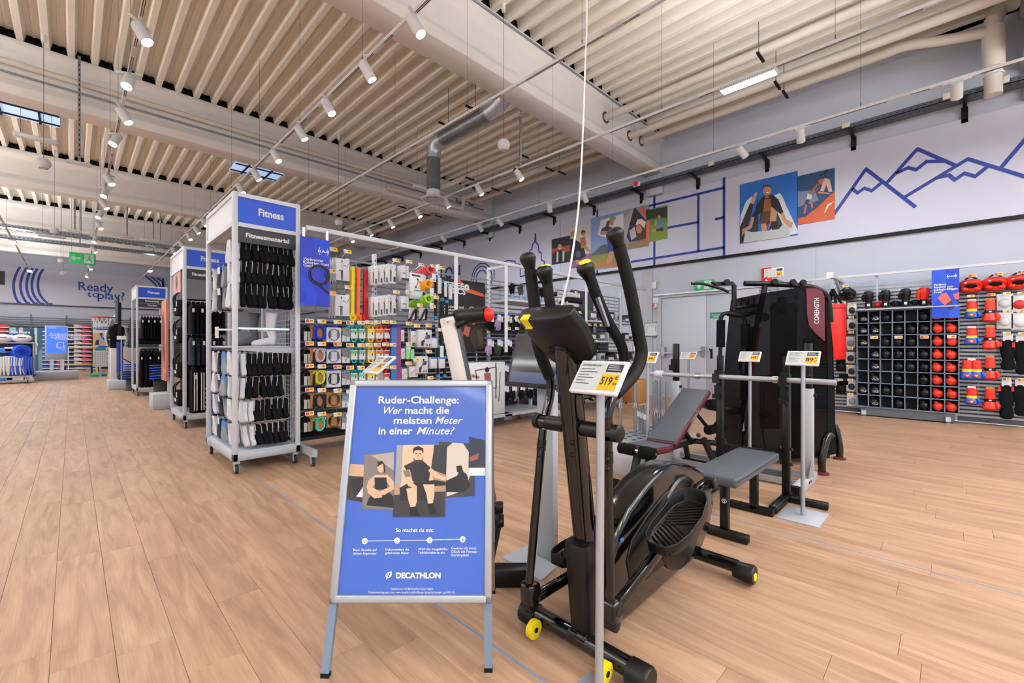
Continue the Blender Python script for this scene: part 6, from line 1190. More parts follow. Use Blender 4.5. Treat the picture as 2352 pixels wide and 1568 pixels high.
for y in (.917, 2.15):
    B().bar((4.71, y, .06), (4.71, y, .86), .08, .06).build('upright', 'grey_metal', e, bevel=.003); B().bar((4.71, y, .84), (4.71, y, 1.27), .06, .045).build('inner_post', 'satin_black', e, bevel=.003)
    B().bar((4.22, y, .04), (4.9, y, .04), .07, .08).build('foot_bar', 'grey_metal', e, bevel=.004); B().bar((4.2, y, .04), (4.26, y, .04), .074, .084).build('end_cap', 'black', e)
    B().prism([(4.55, y-.035, .08), (4.7, y-.035, .08), (4.7, y-.035, .24)], (0, .006, 0)).build('gusset', 'alu', e)
    b = B(); b.box(4.64, y-.03, .98, 4.67, y+.03, 1.1); b.box(4.6, y-.028, .98, 4.67, y+.028, .995); b.box(4.595, y-.028, .98, 4.605, y+.028, 1.04); b.build('bar_hook', 'black', e)
    for x in (4.56, 4.62): B().cyl((x, y-.04, .05), (x, y+.04, .05), .012, n=8).build('bolt', 'black', e)
    B().cyl((4.71, y-.06, .8), (4.71, y-.03, .8), .015, n=8).build('lock_pin', 'black', e)
B().bar((4.71, .95, .07), (4.71, 2.12, .07), .05, .04).build('cross_bar', 'alu', e); B().bar((4.5, .95, .04), (4.5, 2.12, .04), .05, .04).build('cross_bar', 'alu', e)
# ---- adjustable bench
e = E('incline_bench', (3.8, 1.88, 0), 'adjustable bench with raised grey backrest edged maroon', 'bench')
def pad(c0, c1, y0, y1, t, name, edge=True):
    a, b_ = V(c0), V(c1); d = (b_-a); n_ = V((-d.z, 0, d.x)).normalized(); ym = (y0+y1)/2; c = (a+b_)/2+V((0, ym, 0)); h = abs(y1-y0)/2
    B().ob(c-n_*t*.5, d/2, (0, h, 0), n_*t*.5).build(name, 'maroon', e, bevel=.016, seg=3); B().ob(c+n_*.003, d*.485, (0, h-.008, 0), n_*.006).build(name+'_top', 'pad_grey', e, bevel=.005, seg=2)
pad((3.69, 0, .4), (4.47, 0, .81), 1.69, 1.97, .055, 'backrest'); pad((3.36, 0, .41), (3.67, 0, .385), 1.69, 1.97, .055, 'seat')
y = 1.83
B().bar((3.35, y, .33), (4.4, y, .3), .05, .05).build('main_beam', 'satin_black', e); B().bar((3.3, y, .36), (3.17, y, .06), .05, .05).build('front_post', 'satin_black', e, bevel=.004); B().bar((3.5, y, .32), (3.38, y, .05), .05, .04).build('front_leg', 'satin_black', e, bevel=.003)
B().bar((4.05, y, .52), (4.35, y, .3), .03, .03).build('back_strut', 'satin_black', e)
for s_ in (-1, 1): B().bar((4.4, y+s_*.1, .33), (4.62, y+s_*.14, .02), .04, .05).build('rear_leg', 'satin_black', e)
B().bar((4.62, 1.63, .03), (4.62, 2.03, .03), .05, .05).build('rear_foot', 'satin_black', e); B().cyl((3.2, 1.61, .035), (3.2, 2.05, .035), .03, n=12).build('front_foot', 'satin_black', e)
for x, z in ((3.28, .385), (3.12, .12)):
    for s_ in (-1, 1): b = B(); b.lathe((x, y+s_*.03, z), [(.012, 0), (.042, 0), (.047, .006), (.047, .125), (.042, .13), (.012, .13)], 16, ax=(0, s_, 0)); b.build('foam_roll', 'foam_black', e)
    B().cyl((x, y-.17, z), (x, y+.17, z), .012, n=8).build('roll_axle', 'chrome', e)
B().box(3.36, y-.022, .06, 3.365, y+.022, .22).build('warning_label', (40, 40, 44), e); B().box(3.355, y-.02, .2, 3.36, y+.02, .23).build('red_label', 'red', e)
for x, z in ((3.42, .27), (4.4, .36)): B().sph((x, y-.05, z), .022, 10).build('maroon_knob', 'maroon', e)
b = B(); text(b, 'CORENGTH', (4.02, 1.688, .53), V((.88, 0, .47)), V((-.47, 0, .88)), .04, bold=.02, width=.2); b.build('lettering', (210, 200, 204), e)
# ---- bar storage block
e = E('bar_storage_block', (4.2, 2.25, 0), 'light grey block with round holes holding upright steel bars', 'rack')
B().box(3.73, 2.09, 0, 4.7, 2.42, .33).build('block', (200, 202, 210), e, bevel=.006); B().box(3.72, 2.08, .33, 4.71, 2.43, .345).build('hole_plate', 'silver', e)
for i in range(9):
    for j in range(3):
        x, y = 3.8+i*.105, 2.15+j*.105; B().lathe((x, y, .345), [(.001, 0), (.02, 0), (.024, .003), (.028, .0), (.001, 0)], 12).build('hole_rim', 'dark_galv', e)
BARS = [(3.905, 2.36, 1.72, .016, 'tall chrome barbell standing in the block, left one'), (4.01, 2.255, 1.72, .016, 'tall chrome barbell standing in the block, right one')]
for i in range(6): BARS.append((4.3+.06*i, 2.15+.09*(i % 3), .88-.02*(i % 2), .0125, 'short grey bar standing in the block, %s from the left' % ORD[i]))
for i in range(3): BARS.append((4.11+.07*i, 2.2+.07*i, .62, .014, 'short threaded bar with white collars, %s in the block' % ORD[i]))
for x, y, z, r, lab in BARS:
    e = E('steel_bar', (x, y, .346), lab, 'bar'); B().cyl((x, y, .346), (x, y, z), r, n=12).build('shaft', 'galv', e)
    for zz in ((.5,) if z < 1 else (.62, 1.2)): B().cyl((x, y, zz), (x, y, zz+.05), r*1.6, n=12).build('collar', 'white' if 'collars' in lab else 'chrome', e)
# ---- multi gym under a black net cover
D = 4.9
g = lambda x, y, d=D: at(x, y, d=d)
e = E('multi_gym', V((g(1800, 1000).x, g(1800, 1000).y, 0)), 'tall black multi gym under a net cover with maroon emblem panel', 'exercise machine')
def GT(n_, pts, r, m='satin_black', curve=0, n=12): return B().tube([g(*p) for p in pts], r, n, curve=curve).build(n_, m, e)
GT('top_beam', [(1710, 651), (1770, 652), (1840, 656), (1878, 664), (1900, 684), (1908, 740)], .03, curve=5); GT('lat_bar', [(1588, 651), (1612, 651), (1642, 659), (1660, 664), (1673, 671)], .016, curve=4)
b = B(); b.prism([g(1636, 647), g(1684, 646), g(1690, 654), g(1648, 656)], FW*.06); b.build('beam_nose', 'satin_black', e)
for x, y, r in ((1666, 649, .035), (1775, 648, .035), (1817, 649, .035), (1840, 650, .035), (1752, 728, .05)): b = B(); b.lathe(g(x, y)-FW*.05, [(.001, 0), (r*.9, 0), (r, .008), (r*.85, .016), (r, .024), (r*.9, .032), (.001, .032)], 20, ax=FW); b.build('pulley', 'black', e)
GT('front_post', [(1757, 656), (1740, 740), (1716, 880), (1704, 960), (1700, 1042)], .03); GT('hanger_post', [(1686, 655), (1686, 712)], .026); GT('hanger_arm', [(1688, 707), (1745, 702)], .016)
B().bar(g(1745, 752, 4.82), g(1718, 918, 4.82), .02, .014).build('red_strap', 'red', e); B().bar(g(1748, 742, 4.82), g(1745, 752, 4.82), .02, .014).build('white_strap', 'white', e); B().bar(g(1718, 918, 4.82), g(1708, 990, 4.82), .018, .012).build('white_strap', (190, 190, 194), e)
GT('press_arm', [(1655, 760), (1656, 728), (1668, 719), (1690, 720), (1712, 722), (1735, 716)], .022, curve=4); GT('press_arm', [(1712, 760), (1710, 735), (1700, 724)], .02, curve=3)
for x, y0, y1 in ((1656, 735, 797), (1712, 744, 800)): B().tube([g(x, y0, 4.85), g(x-1, y1, 4.85)], .044, 16).build('foam_grip', 'foam_black', e); B().tube([g(x-1, y1, 4.85), g(x-3, y1+40, 4.85), g(x-4, y1+58, 4.85)], .02, 10).build('arm_tube', 'satin_black', e)
GT('press_bracket', [(1672, 720), (1705, 724)], .03, 'black'); 
b = B(); b.prism([g(1722, 752), g(1736, 750), g(1730, 850), g(1716, 920), (g(1700, 918)), g(1704, 850), g(1714, 790)], FW*.1); b.build('backrest', 'black_vinyl', e, bevel=.02, seg=2)
b = B(); b.prism([g(1622, 930), g(1700, 936), g(1716, 944), g(1714, 952), g(1690, 952), g(1626, 941)], FW*.3); b.build('seat', 'black_vinyl', e, bevel=.015, seg=2)
GT('seat_post', [(1705, 950), (1708, 985), (1698, 1020), (1700, 1042)], .028, curve=3); GT('leg_lever', [(1600, 950), (1632, 990), (1640, 992)], .02)
for x, y in ((1625, 988), (1648, 978), (1628, 928)): b = B(); b.lathe(g(x, y, 4.75), [(.01, 0), (.045, 0), (.05, .006), (.05, .14), (.045, .146), (.01, .146)], 16, ax=FW*.6+RT*.8); b.build('foam_roll', 'foam_black', e)
GT('foot_beam', [(1570, 1010), (1652, 1018)], .03); GT('cable', [(1648, 985), (1672, 1020), (1690, 1030)], .004, 'galv')
b = B(); b.bar(V((g(1640, 1035).x, g(1640, 1035).y, .04)), V((g(1900, 1035).x, g(1900, 1035).y, .04)), .08, .07); b.build('base_beam', 'satin_black', e)
# frame inside, weight stack
ctr = g(1815, 900, 4.95)
B().ob(V((ctr.x, ctr.y, .55))-FW*.1, RT*.11, FW*.09, UP*.45).build('weight_stack', 'black', e, bevel=.01)
for s_ in (-1, 1): B().cyl(V((ctr.x, ctr.y, .1))+RT*.08*s_, V((ctr.x, ctr.y, 1.85))+RT*.08*s_, .014, n=8).build('guide_rod', 'galv', e)
B().ob(V((g(1770, 900).x, g(1770, 900).y, .62))+FW*.02, RT*.1, FW*.02, UP*.3).build('red_shroud', (110, 22, 30), e); B().ob(V((g(1872, 900).x, g(1872, 900).y, .7))+FW*.1, RT*.06, FW*.02, UP*.62).build('red_shroud', (110, 22, 30), e)
B().ob(V((g(1800, 700).x, g(1800, 700).y, 1.3)), RT*.15, FW*.03, UP*.42).build('inner_panel', (26, 28, 34), e, bevel=.03)
for x, y in ((1798, 690), (1800, 712), (1757, 950)): b = B(); b.lathe(g(x, y, 4.7), [(.001, 0), (.045, 0), (.045, .03), (.001, .03)], 18, ax=FW); b.build('pulley', 'black', e)
# the net cover
fo = [(1758, 672), (1830, 661), (1880, 666), (1902, 688), (1914, 800), (1918, 940), (1920, 1040), (1850, 1052), (1738, 1050), (1736, 960), (1742, 830), (1750, 740)]
b = B(); n = len(fo)
def cov(p, d): q = at(*p, d=d); return V((q.x, q.y, max(q.z, .06)))
b.loft([[cov(p, 4.58) for p in fo], [cov((1176+(p[0]-1176)*4.58/5.3*1.0+(0), 793+(p[1]-793)*4.58/5.3), 5.3) for p in fo]], 0, False); b.build('net_cover', 'net_black', e)
b = B(); b.prism([cov(p, 4.565) for p in ((1896, 686), (1904, 700), (1916, 900), (1921, 1042), (1900, 1046), (1902, 860))], FW*.01); b.build('cover_edge', 'black_cloth', e)
qd = [(1852, 662), (1876, 662), (1888, 668), (1894, 680), (1895, 784), (1872, 764), (1858, 745), (1854, 720)]
b = B(); b.prism([at(*p, d=4.56) for p in qd], FW*.008); b.build('emblem_panel', (96, 24, 40, .45), e)
b = B(); text(b, 'CORENGTH', at(1881, 743, d=4.555), UP, -RT, .07, bold=.02, width=.265); b.build('lettering', 'white', e)
# curved feet at the right
for px, py, d0 in ((1888, 1084, None), (1928, 1050, None)):
    f = at(px, py, Z=0.02); t = at(px+(20 if px < 1900 else -18), 1002, d=(f-EYE).dot(FW)+.05); m_ = (f+t)/2
    B().tube([f, V((f.x, f.y, .16)), V((t.x+(f.x-t.x)*.4, t.y+(f.y-t.y)*.4, .36)), t], .034, 12, curve=4).build('curved_leg', 'gloss_black', e); B().lathe((f.x, f.y, 0), [(.001, 0), (.06, 0), (.06, .018), (.03, .03), (.001, .03)], 16).build('maroon_foot', 'maroon', e)
for s_ in (0, 1): pass
B().tube([g(1755, 900, 4.7), g(1752, 1000, 4.7), g(1760, 1040, 4.7)], .006, 6).build('cable', 'black', e); B().sph(g(1755, 950, 4.68), .05, 12).build('weight_ball', 'black', e)
# ================================================================ DOOR AND WALL FITTINGS (right wall)
XD = XW-.03
e = S(E('door_1', (XD, 3.95, 0))); Y1, Y0, ZDR = 5.15, 2.62, 2.42
for y in (Y1, Y0): S(B().box(XD-.05, y-.05, 0, XW, y+.05, ZDR+.08).build('door_frame', 'grey_metal', e))
S(B().box(XD-.06, Y0, ZDR, XW, Y1, ZDR+.1).build('door_frame', 'grey_metal', e)); S(B().box(XD-.1, Y0-.1, ZDR+.06, XD-.03, Y1+.1, ZDR+.1).build('closer_rail', 'silver', e))
ym = at(1623, 700, X=XD).y
for a, c in ((Y1-.05, ym+.003), (ym-.003, Y0+.05)): S(B().box(XD-.02, c, .01, XD+.02, a, ZDR).build('door_leaf', (196, 202, 216), e, bevel=.004))
p = at(1635, 812, X=XD); h = B(); h.box(XD-.03, p.y-.025, p.z-.11, XD-.02, p.y+.025, p.z+.11); h.tube([(XD-.03, p.y, p.z+.05), (XD-.08, p.y, p.z+.05), (XD-.08, p.y+.03, p.z+.12)], .01, 8); S(h.build('handle', 'black', e))
a, c = at(1526, 812, X=XD), at(1618, 812, X=XD)
h = B(); h.tube([(XD-.09, a.y, 1.06), (XD-.09, c.y+.25, 1.06), (XD-.09, c.y+.08, 1.12), (XD-.09, c.y, 1.14)], .018, 8); h.box(XD-.1, a.y-.04, .98, XD-.02, a.y+.04, 1.22); h.box(XD-.1, c.y-.03, 1.0, XD-.02, c.y+.03, 1.22); S(h.build('push_bar', 'silver', e))
e = E('door_number_sign', at(1722, 690, X=XD-.06), 'pale sign plate reading N3 above the double door', 'sign')
a, c = at(1690, 672, X=XD-.08), at(1743, 705, X=XD-.08); B().box(XD-.08, c.y, c.z-.02, XD-.06, a.y, a.z+.06).build('plate', (196, 200, 210), e); b = B(); text(b, 'N3', V((XD-.083, (a.y+c.y)/2-.02, c.z+.06)), (0, -1, 0), UP, .24, al='c', bold=.02, width=.3); b.build('lettering', 'black', e)
e = E('door_notice', at(1645, 723, X=XD-.03), 'small green door notice Notausgang freihalten', 'sign'); a, c = at(1631, 718, X=XD-.03), at(1662, 730, X=XD-.03); B().box(XD-.03, c.y, c.z, XD-.022, a.y, a.z).build('plate', (20, 130, 96), e)
b = B(); text(b, 'Notausgang', V((XD-.032, (a.y+c.y)/2, c.z+.065)), (0, -1, 0), UP, .045, al='c', bold=.02); text(b, 'freihalten', V((XD-.032, (a.y+c.y)/2, c.z+.02)), (0, -1, 0), UP, .045, al='c', bold=.02); b.build('lettering', 'white', e)
e = E('exit_sign', at(1615, 655, X=XW-.1), 'green lit exit sign on the wall above the double door', 'exit sign'); a, c = at(1595, 645, X=XW-.12), at(1637, 668, X=XW-.12)
B().box(XW-.12, c.y, c.z+.04, XW, a.y, a.z-.0).build('sign_box', 'exit_green', e, bevel=.008); f = lambda u, v: V((XW-.122, a.y+(c.y-a.y)*u, c.z+.04+(a.z-c.z-.04)*v)); b = B(); b.poly([f(.12, .5), f(.26, .12), f(.4, .5), f(.31, .5), f(.31, .85), f(.21, .85), f(.21, .5)]); b.poly([f(.55, .1), f(.92, .1), f(.92, .9), f(.55, .9)]); b.build('pictogram', 'white', e)
f2 = lambda u, v: V((XW-.124, a.y+(c.y-a.y)*u, c.z+.04+(a.z-c.z-.04)*v)); b = B(); runner(b, f2, 0); b.build('running_figure', 'exit_green', e)
S(B().box(XW-.035, 5.35, 0, XW, 5.62, 3.15).build('trim_1', 'grey_metal'))
e = E('alarm_siren', at(1505, 700, X=XW-.1), 'white siren with red light beside the double door', 'alarm'); p = at(1505, 695, X=XW-.1); B().box(XW-.09, p.y-.08, p.z-.02, XW, p.y+.08, p.z+.13).build('back_box', 'white', e, bevel=.015); b = B(); b.lathe((XW-.08, p.y, p.z-.08), [(.001, -.09), (.05, -.08), (.06, -.03), (.04, 0), (.001, 0)], 14, ax=(1, 0, 0)); b.build('horn', 'white', e); B().sph((XW-.17, p.y+.02, p.z-.07), .035, 12).build('red_light', 'red', e)
p = at(1502, 655, X=XW-.04); e = E('call_point', p, 'small white wall sensor with conduit left of the door', 'sensor'); B().box(XW-.05, p.y-.06, p.z-.09, XW, p.y+.06, p.z+.09).build('case', 'white', e, bevel=.01); B().cyl((XW-.02, p.y-.1, p.z-.4), (XW-.02, p.y-.1, p.z+.15), .014, n=8).build('conduit', 'pipe', e)
p = at(1497, 756, X=XW-.05); e = E('notice_board', p, 'framed escape plan beside the double door', 'notice board'); B().box(XW-.05, p.y-.2, p.z-.19, XW-.035, p.y+.2, p.z+.17).build('frame', (120, 130, 140), e, bevel=.004); B().box(XW-.053, p.y-.18, p.z-.16, XW-.05, p.y+.18, p.z+.15).build('sheet', (216, 222, 234), e)
b = B(); strip(b, [V((XW-.054, p.y+.12, p.z-.1)), V((XW-.054, p.y+.12, p.z+.08)), V((XW-.054, p.y-.1, p.z+.08)), V((XW-.054, p.y-.1, p.z-.05))], .008, (-1, 0, 0), t=.001); b.build('plan_line', (40, 140, 90), e)
e = E('hydrant_sign', at(1760, 632, X=XW-.1), 'red fire equipment sign on the wall above the multi gym', 'sign'); a, c = at(1749, 616, X=XW-.1), at(1770, 655, X=XW-.1); B().box(XW-.1, c.y, c.z, XW, a.y, a.z).build('sign_box', 'red', e, bevel=.006)
b = B(); b.poly([V((XW-.102, a.y+(c.y-a.y)*u, c.z+(a.z-c.z)*v)) for u, v in ((.3, .45), (.8, .5), (.8, .92), (.3, .92))]); b.poly([V((XW-.102, a.y+(c.y-a.y)*u, c.z+(a.z-c.z)*v)) for u, v in ((.2, .08), (.55, .05), (.85, .2), (.5, .38))]); b.build('pictogram', 'white', e)
c = at(1781, 626, X=8.95); e = E('price_stand', V((c.x, c.y, c.z-.15)), 'price sign reading 82 hanging above the multi gym', 'price stand'); u = V((0, -1, 0)); B().ob(c, u*.13, UP*.085, V((.008, 0, 0))).build('tag_case', 'white', e, bevel=.005)
P = lambda a, q, o=.009: c+u*(.26*a)+UP*(.17*q)+V((-o, 0, 0)); B().poly([P(-.45, -.42), P(.45, -.42), P(.45, .42), P(-.45, .42)]).build('tag_screen', 'ink_grey', e); B().poly([P(.08, -.4, .01), P(.44, -.4, .01), P(.44, .1, .01), P(.08, .1, .01)]).build('price_field', 'yellow', e); b = B(); text(b, '82', P(.12, -.28, .0105), u, UP, .05, bold=.02); b.build('print_line', 'black', e); B().poly([P(.08, .16, .01), P(.44, .16, .01), P(.44, .4, .01), P(.08, .4, .01)]).build('note_field', (50, 50, 58), e)
# ================================================================ BOXING WALL
XG = 10.24
e = E('slat_wall', (XG, -.8, 0), 'grey slatted display wall behind the boxing gear', 'display wall')
for i, (ya, yb) in enumerate(((1.95, .95), (.95, -.05), (-.05, -1.05), (-1.05, -2.05))):
    b = B(); z = .1
    while z < 2.36: b.box(XG, yb+.012, z, XG+.01, ya-.012, z+.034); z += .062
    for y in (ya-.25, ya-.5, ya-.75): b.box(XG+.01, y-.004, .1, XG+.016, y+.004, 2.36)
    ST(b.build('slat_panel', 'alu', e)); B().box(XG+.06, yb, .05, XG+.08, ya, 2.2).build('rear_panel', (120, 124, 134), e)
for y in (1.95, .95, -.05, -1.05, -2.05): B().box(XG-.01, y-.015, .02, XG+.04, y+.015, 2.45).build('post', 'white_metal', e)
e = E('display_rail', (9.9, 0, 2.5), 'white rail along the top of the boxing wall', 'rail'); B().box(9.88, -2.1, 2.47, 9.92, 2.6, 2.51).build('rail', 'white_metal', e)
for y in (1.95, .95, -.05, -1.05): B().bar((9.9, y, 2.49), (XG+.02, y, 2.49), .03, .03).build('rail_arm', 'white_metal', e)
# cubby shelf
XF = 9.93; YA, YBn, ZA, ZB = 1.2, -.08, .165, 1.855; cw, chh = (YA-YBn)/8, (ZB-ZA)/8
e = E('cubby_shelf', (XF+.1, .56, 0), 'blue-grey pigeonhole shelf of boxing gloves on the wall', 'shelf')
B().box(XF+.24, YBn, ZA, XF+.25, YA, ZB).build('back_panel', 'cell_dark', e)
for i in range(9): B().box(XF, YA-cw*i-.006, ZA, XF+.24, YA-cw*i+.006, ZB).build('divider', 'shelf_blue', e)
for i in range(9): B().box(XF, YBn, ZA+chh*i-.006, XF+.24, YA, ZA+chh*i+.006).build('cell_floor', 'shelf_blue', e)
B().prism([(XF-.08, YA+.02, ZB+.012), (XF+.3, YA+.02, ZB+.06), (XF+.3, YA+.02, ZB+.08), (XF-.08, YA+.02, ZB+.032)], (0, YBn-YA-.04, 0)).build('top_board', 'grey_metal', e)
for i in range(8):
    for j in range(8):
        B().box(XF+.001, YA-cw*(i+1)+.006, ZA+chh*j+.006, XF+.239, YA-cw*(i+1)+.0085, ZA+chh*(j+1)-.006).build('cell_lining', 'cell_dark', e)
B().box(XF+.02, YBn+.05, .02, XF+.2, YA-.05, ZA-.006).build('plinth', (90, 94, 100), e)
for y in (YA-.1, YBn+.12): b = B(); b.box(XF-.05, y-.03, .03, XF+.2, y+.03, .1); b.build('foot_beam', 'white_metal', e); B().lathe((XF-.02, y, 0), [(.001, 0), (.03, 0), (.03, .012), (.012, .03), (.001, .03)], 12).build('level_foot', 'chrome', e)
def fist_proto(m):
    e = E('boxing_glove', (0, 0, 0)); b = B(); r = []
    for t, w, h, o in ((0, .02, .02, 0), (.012, .046, .05, .0), (.04, .062, .064, .004), (.085, .066, .068, .006), (.13, .058, .06, .002), (.19, .046, .05, -.006), (.23, .044, .048, -.008)):
        r.append([V((t, w*cos(a), o+h*sin(a)*(1 if sin(a) < 0 else .86))) for a in [2*pi*k/14 for k in range(14)]])
    b.loft(r, 0, True); b.build('glove_body', m, e, org=(0, 0, 0)); b = B(); b.tube([(.16, .03, .04), (.1, .035, .062), (.05, .022, .06), (.025, -.005, .046)], [.02, .026, .024, .012], 9, curve=3); b.build('thumb', m, e, org=(0, 0, 0))
    return e
FP = {'black': fist_proto('black_vinyl'), 'red': fist_proto('red_vinyl'), 'lettered': fist_proto('black_vinyl')}
b = B(); text(b, 'VNCD', (0, -.012, -.03), (0, -1, 0), UP, .045, al='c', bold=.03, width=.085)
for v in range(len(b.v)):
    x, y, z = b.v[v]; b.v[v] = (-.001+abs(y/.066)**2.4*.034+abs(z/.066)**2.4*.02, y, z)
b.build('lettering', 'white', FP['lettered'], org=(0, 0, 0)); FPU = set()
rows_ = ['GGGGEGRR', 'GGEGGGRR', 'GTGTGTRR', 'EGGGGGRR', 'EGEGGGRR', 'EGEGEGRR', 'GGGGEGRR', 'EGEGEGRR']
for j, rw in enumerate(rows_):
    for i, ch in enumerate(rw):
        if ch == 'E' or (ch == 'T' and i != 3): continue
        m = 'red' if ch == 'R' else 'black'; lab = '%s boxing glove in the pigeonhole shelf, %s row down, %s column' % (m, ORD[j], ORD[i]); m = 'lettered' if i < 2 else m; p = FP[m]
        loc = (XF+.012, YA-cw*(i+.5)+random.uniform(-.006, .004), ZA+chh*(7-j)+.006+.08); rot = (random.uniform(-.15, .15), 0, random.uniform(-.15, .15))
        if m not in FPU: FPU.add(m); p.location = loc; p['label'] = lab; r = p
        else: r = dup(p, loc, lab, rot)
        r.scale = (1.1, 1.12, 1.14)
        r['category'] = 'boxing glove'; r['group'] = 'boxing gloves in the pigeonholes'
def front_tag(p, lab, sc=1.0, red=False, rz=-pi/2):
    r = tag(0, 0, V(p), lab, red, sc, 0, rz); return r
for j, i in ((2, 1), (2, 3), (2, 5), (2, 7)): front_tag((XF-.005, YA-cw*(i+.5), ZA+chh*(7-j)+chh-.045), 'white price tag on the pigeonhole shelf front, column %s' % ORD[i], 1.15, i == 5)
# gloves standing on top
def upright(p, m, cuff, lab, s=1.0, par=None):
    x, y, z = p; e = E('boxing_glove', p, lab, 'boxing glove'); b = B(); r = []
    for t, w, h, o in ((0, .052, .045, 0), (.1, .05, .043, 0)): r.append([V((x+h*s*cos(a), y+w*s*sin(a), z+t*s)) for a in [2*pi*k/14 for k in range(14)]])
    b.loft(r, 0, True); b.build('cuff', cuff, e); b = B(); r = []
    for t, w, h, o in ((.1, .05, .043, 0), (.15, .062, .05, -.006), (.2, .07, .058, -.012), (.25, .07, .06, -.016), (.285, .056, .05, -.02), (.3, .02, .02, -.02)): r.append([V((x+o*s+h*s*cos(a), y+w*s*sin(a), z+t*s)) for a in [2*pi*k/14 for k in range(14)]])
    b.loft(r, 0, True); b.build('fist', m, e); b = B(); b.tube([(x-.02*s, y+.055*s, z+.12*s), (x-.045*s, y+.07*s, z+.18*s), (x-.055*s, y+.05*s, z+.225*s), (x-.055*s, y+.03*s, z+.24*s)], [.024*s, .027*s, .024*s, .012*s], 9, curve=3); b.build('thumb', m, e); B().box(x-.047*s, y-.02*s, z+.03*s, x-.043*s, y+.015*s, z+.07*s).build('cuff_label', 'white', e); return e
for k, (px, py, m) in enumerate(((1995, 690, 'black_vinyl'), (2034, 692, 'black_vinyl'), (2080, 688, 'black_vinyl'), (2122, 684, 'red_vinyl'))):
    p = at(px, 700, X=XF+.1); upright((XF+.1, p.y, ZB+.06), m, 'black_vinyl', '%s boxing glove standing on the pigeonhole shelf, %s from the left end' % (('black', 'black', 'black', 'red')[k], ORD[k]), 1.02)
    q = at(px+23, 700, X=XF+.22); b = B(); e = E('boxing_glove', (XF+.2, q.y, ZB+.075), '%s boxing glove lying behind the standing one, %s from the left end' % (('red', 'black', 'black', 'red')[k], ORD[k]), 'boxing glove'); b.sph((XF+.2, q.y, ZB+.125), (.06, .075, .05), 14, mn=8); b.build('fist', 'black_vinyl' if k in (1, 2) else 'red_vinyl', e); b = B(); b.cyl((XF+.24, q.y, ZB+.12), (XF+.3, q.y-.05, ZB+.115), .045, n=12); b.build('cuff', 'black_vinyl', e)
# blue sign
e = E('hanging_sign', at(2170, 720, X=9.86), 'blue hanging sign Perfekte Passform zum schlagkräftigen Preis', 'sign'); X = 9.86
a, c = at(2140, 620, X=X), at(2203, 728, X=X); z1 = at(2172, 619, X=X).z; z0 = at(2172, 730, X=X).z; B().box(X, c.y, z0, X+.008, a.y, z1).build('sign_sheet', (20, 66, 200), e); g = lambda u, v: V((X, a.y+(c.y-a.y)*u, z0+(z1-z0)*v))
art('picture', [((30, 84, 214), [(0, .25), (.35, .45), (.6, .8), (.5, 1), (0, 1)]), ((30, 84, 214), [(.6, 0), (1, 0), (1, .5), (.75, .3)]), ((226, 104, 92), [(.22, .42), (.4, .52), (.55, .52), (.72, .36), (.5, .26), (.38, .32)]), ((40, 50, 110), [(.5, .27), (.72, .36), (.86, .22), (.7, .14)]), ((226, 104, 92), [(.78, .48), (1, .52), (1, .36), (.86, .38)]), ((40, 40, 70), [(.88, .38), (1, .36), (1, .22)])], g, (-1, 0, 0), e)
b = B()
for i, s_ in enumerate(('Perfekte', 'Passform zum', 'schlagkräftigen', 'Preis')): text(b, s_, g(.08, .68-.052*i)+V((-.006, 0, 0)), (0, -1, 0), UP, .042, bold=.03, width=.024*len(s_)*.75)
text(b, 'BLAUE', g(.74, .84)+V((-.006, 0, 0)), (0, -1, 0), UP, .036, al='c', bold=.04, width=.11)
for k in range(9):
    for s_ in (-1, 1): a_ = radians(s_*(50+k*10)); b.ob(g(.74, .855)+V((-.005, -.05*sin(a_), .05*cos(a_))), (0, .004, 0), (.0005, 0, 0), (0, 0, .003))
b.build('lettering', 'white', e)
for u in (.1, .9): B().cyl(g(u, 1)+V((.004, 0, -.01)), V((9.9, g(u, 1).y, 2.48)), .003, n=5).build('hanger_clip', 'chrome', e)
# head guards
def headguard(px, py, m, lab, s=1.0):
    p = at(px, py, X=10.0); e = E('head_guard', p, lab, 'head guard'); b = B(); n = 20; R_ = []
    for t, w, d in ((-.105, .07, .06), (-.09, .1, .085), (-.04, .125, .105), (.02, .135, .11), (.06, .125, .1), (.085, .1, .08), (.095, .085, .065)): R_.append([p+V((.04+d*s*cos(2*pi*k/n), w*s*sin(2*pi*k/n), t*s)) for k in range(n)])
    b.loft(R_, 0, True); b.build('shell', m, e); q = p+V((-.062*s, 0, -.012*s))
    b = B(); b.sph(q+V((.01, 0, 0)), (.03*s, .07*s, .036*s), 16, mn=8); b.build('face_opening', 'foam_black', e)
    b = B(); b.tube([q+V((.03, .105*s, .01)), q+V((-.005, .05*s, .052*s)), q+V((-.012, 0, .056*s)), q+V((-.005, -.05*s, .052*s)), q+V((.03, -.105*s, .01))], [.012, .024*s, .026*s, .024*s, .012], 9, curve=4); b.build('brow_pad', m, e)
    for t in (-1, 1): B().sph(q+V((.012, t*.062*s, -.042*s)), (.034*s, .042*s, .03*s), 12, mn=7).build('cheek_pad', m, e)
    b = B(); b.tube([p+V((.02, -.09*s, .07)), p+V((.03, 0, .135*s)), p+V((.02, .09*s, .07))], .012, 7, curve=5); b.build('top_strap', 'black', e); B().box(q.x-.04, p.y+.05, q.z+.045, q.x-.02, p.y+.075, q.z+.06).build('print_mark', 'white', e)
headguard(1945, 676, 'black_vinyl', 'black head guard hanging left of the pigeonhole shelf'); headguard(2230, 656, 'red_vinyl', 'red head guard nearest the blue boxing sign', 1.05); headguard(2286, 651, 'red_vinyl', 'red head guard, middle of three', 1.05); headguard(2340, 647, 'red_vinyl', 'red head guard at the right picture edge', 1.05)
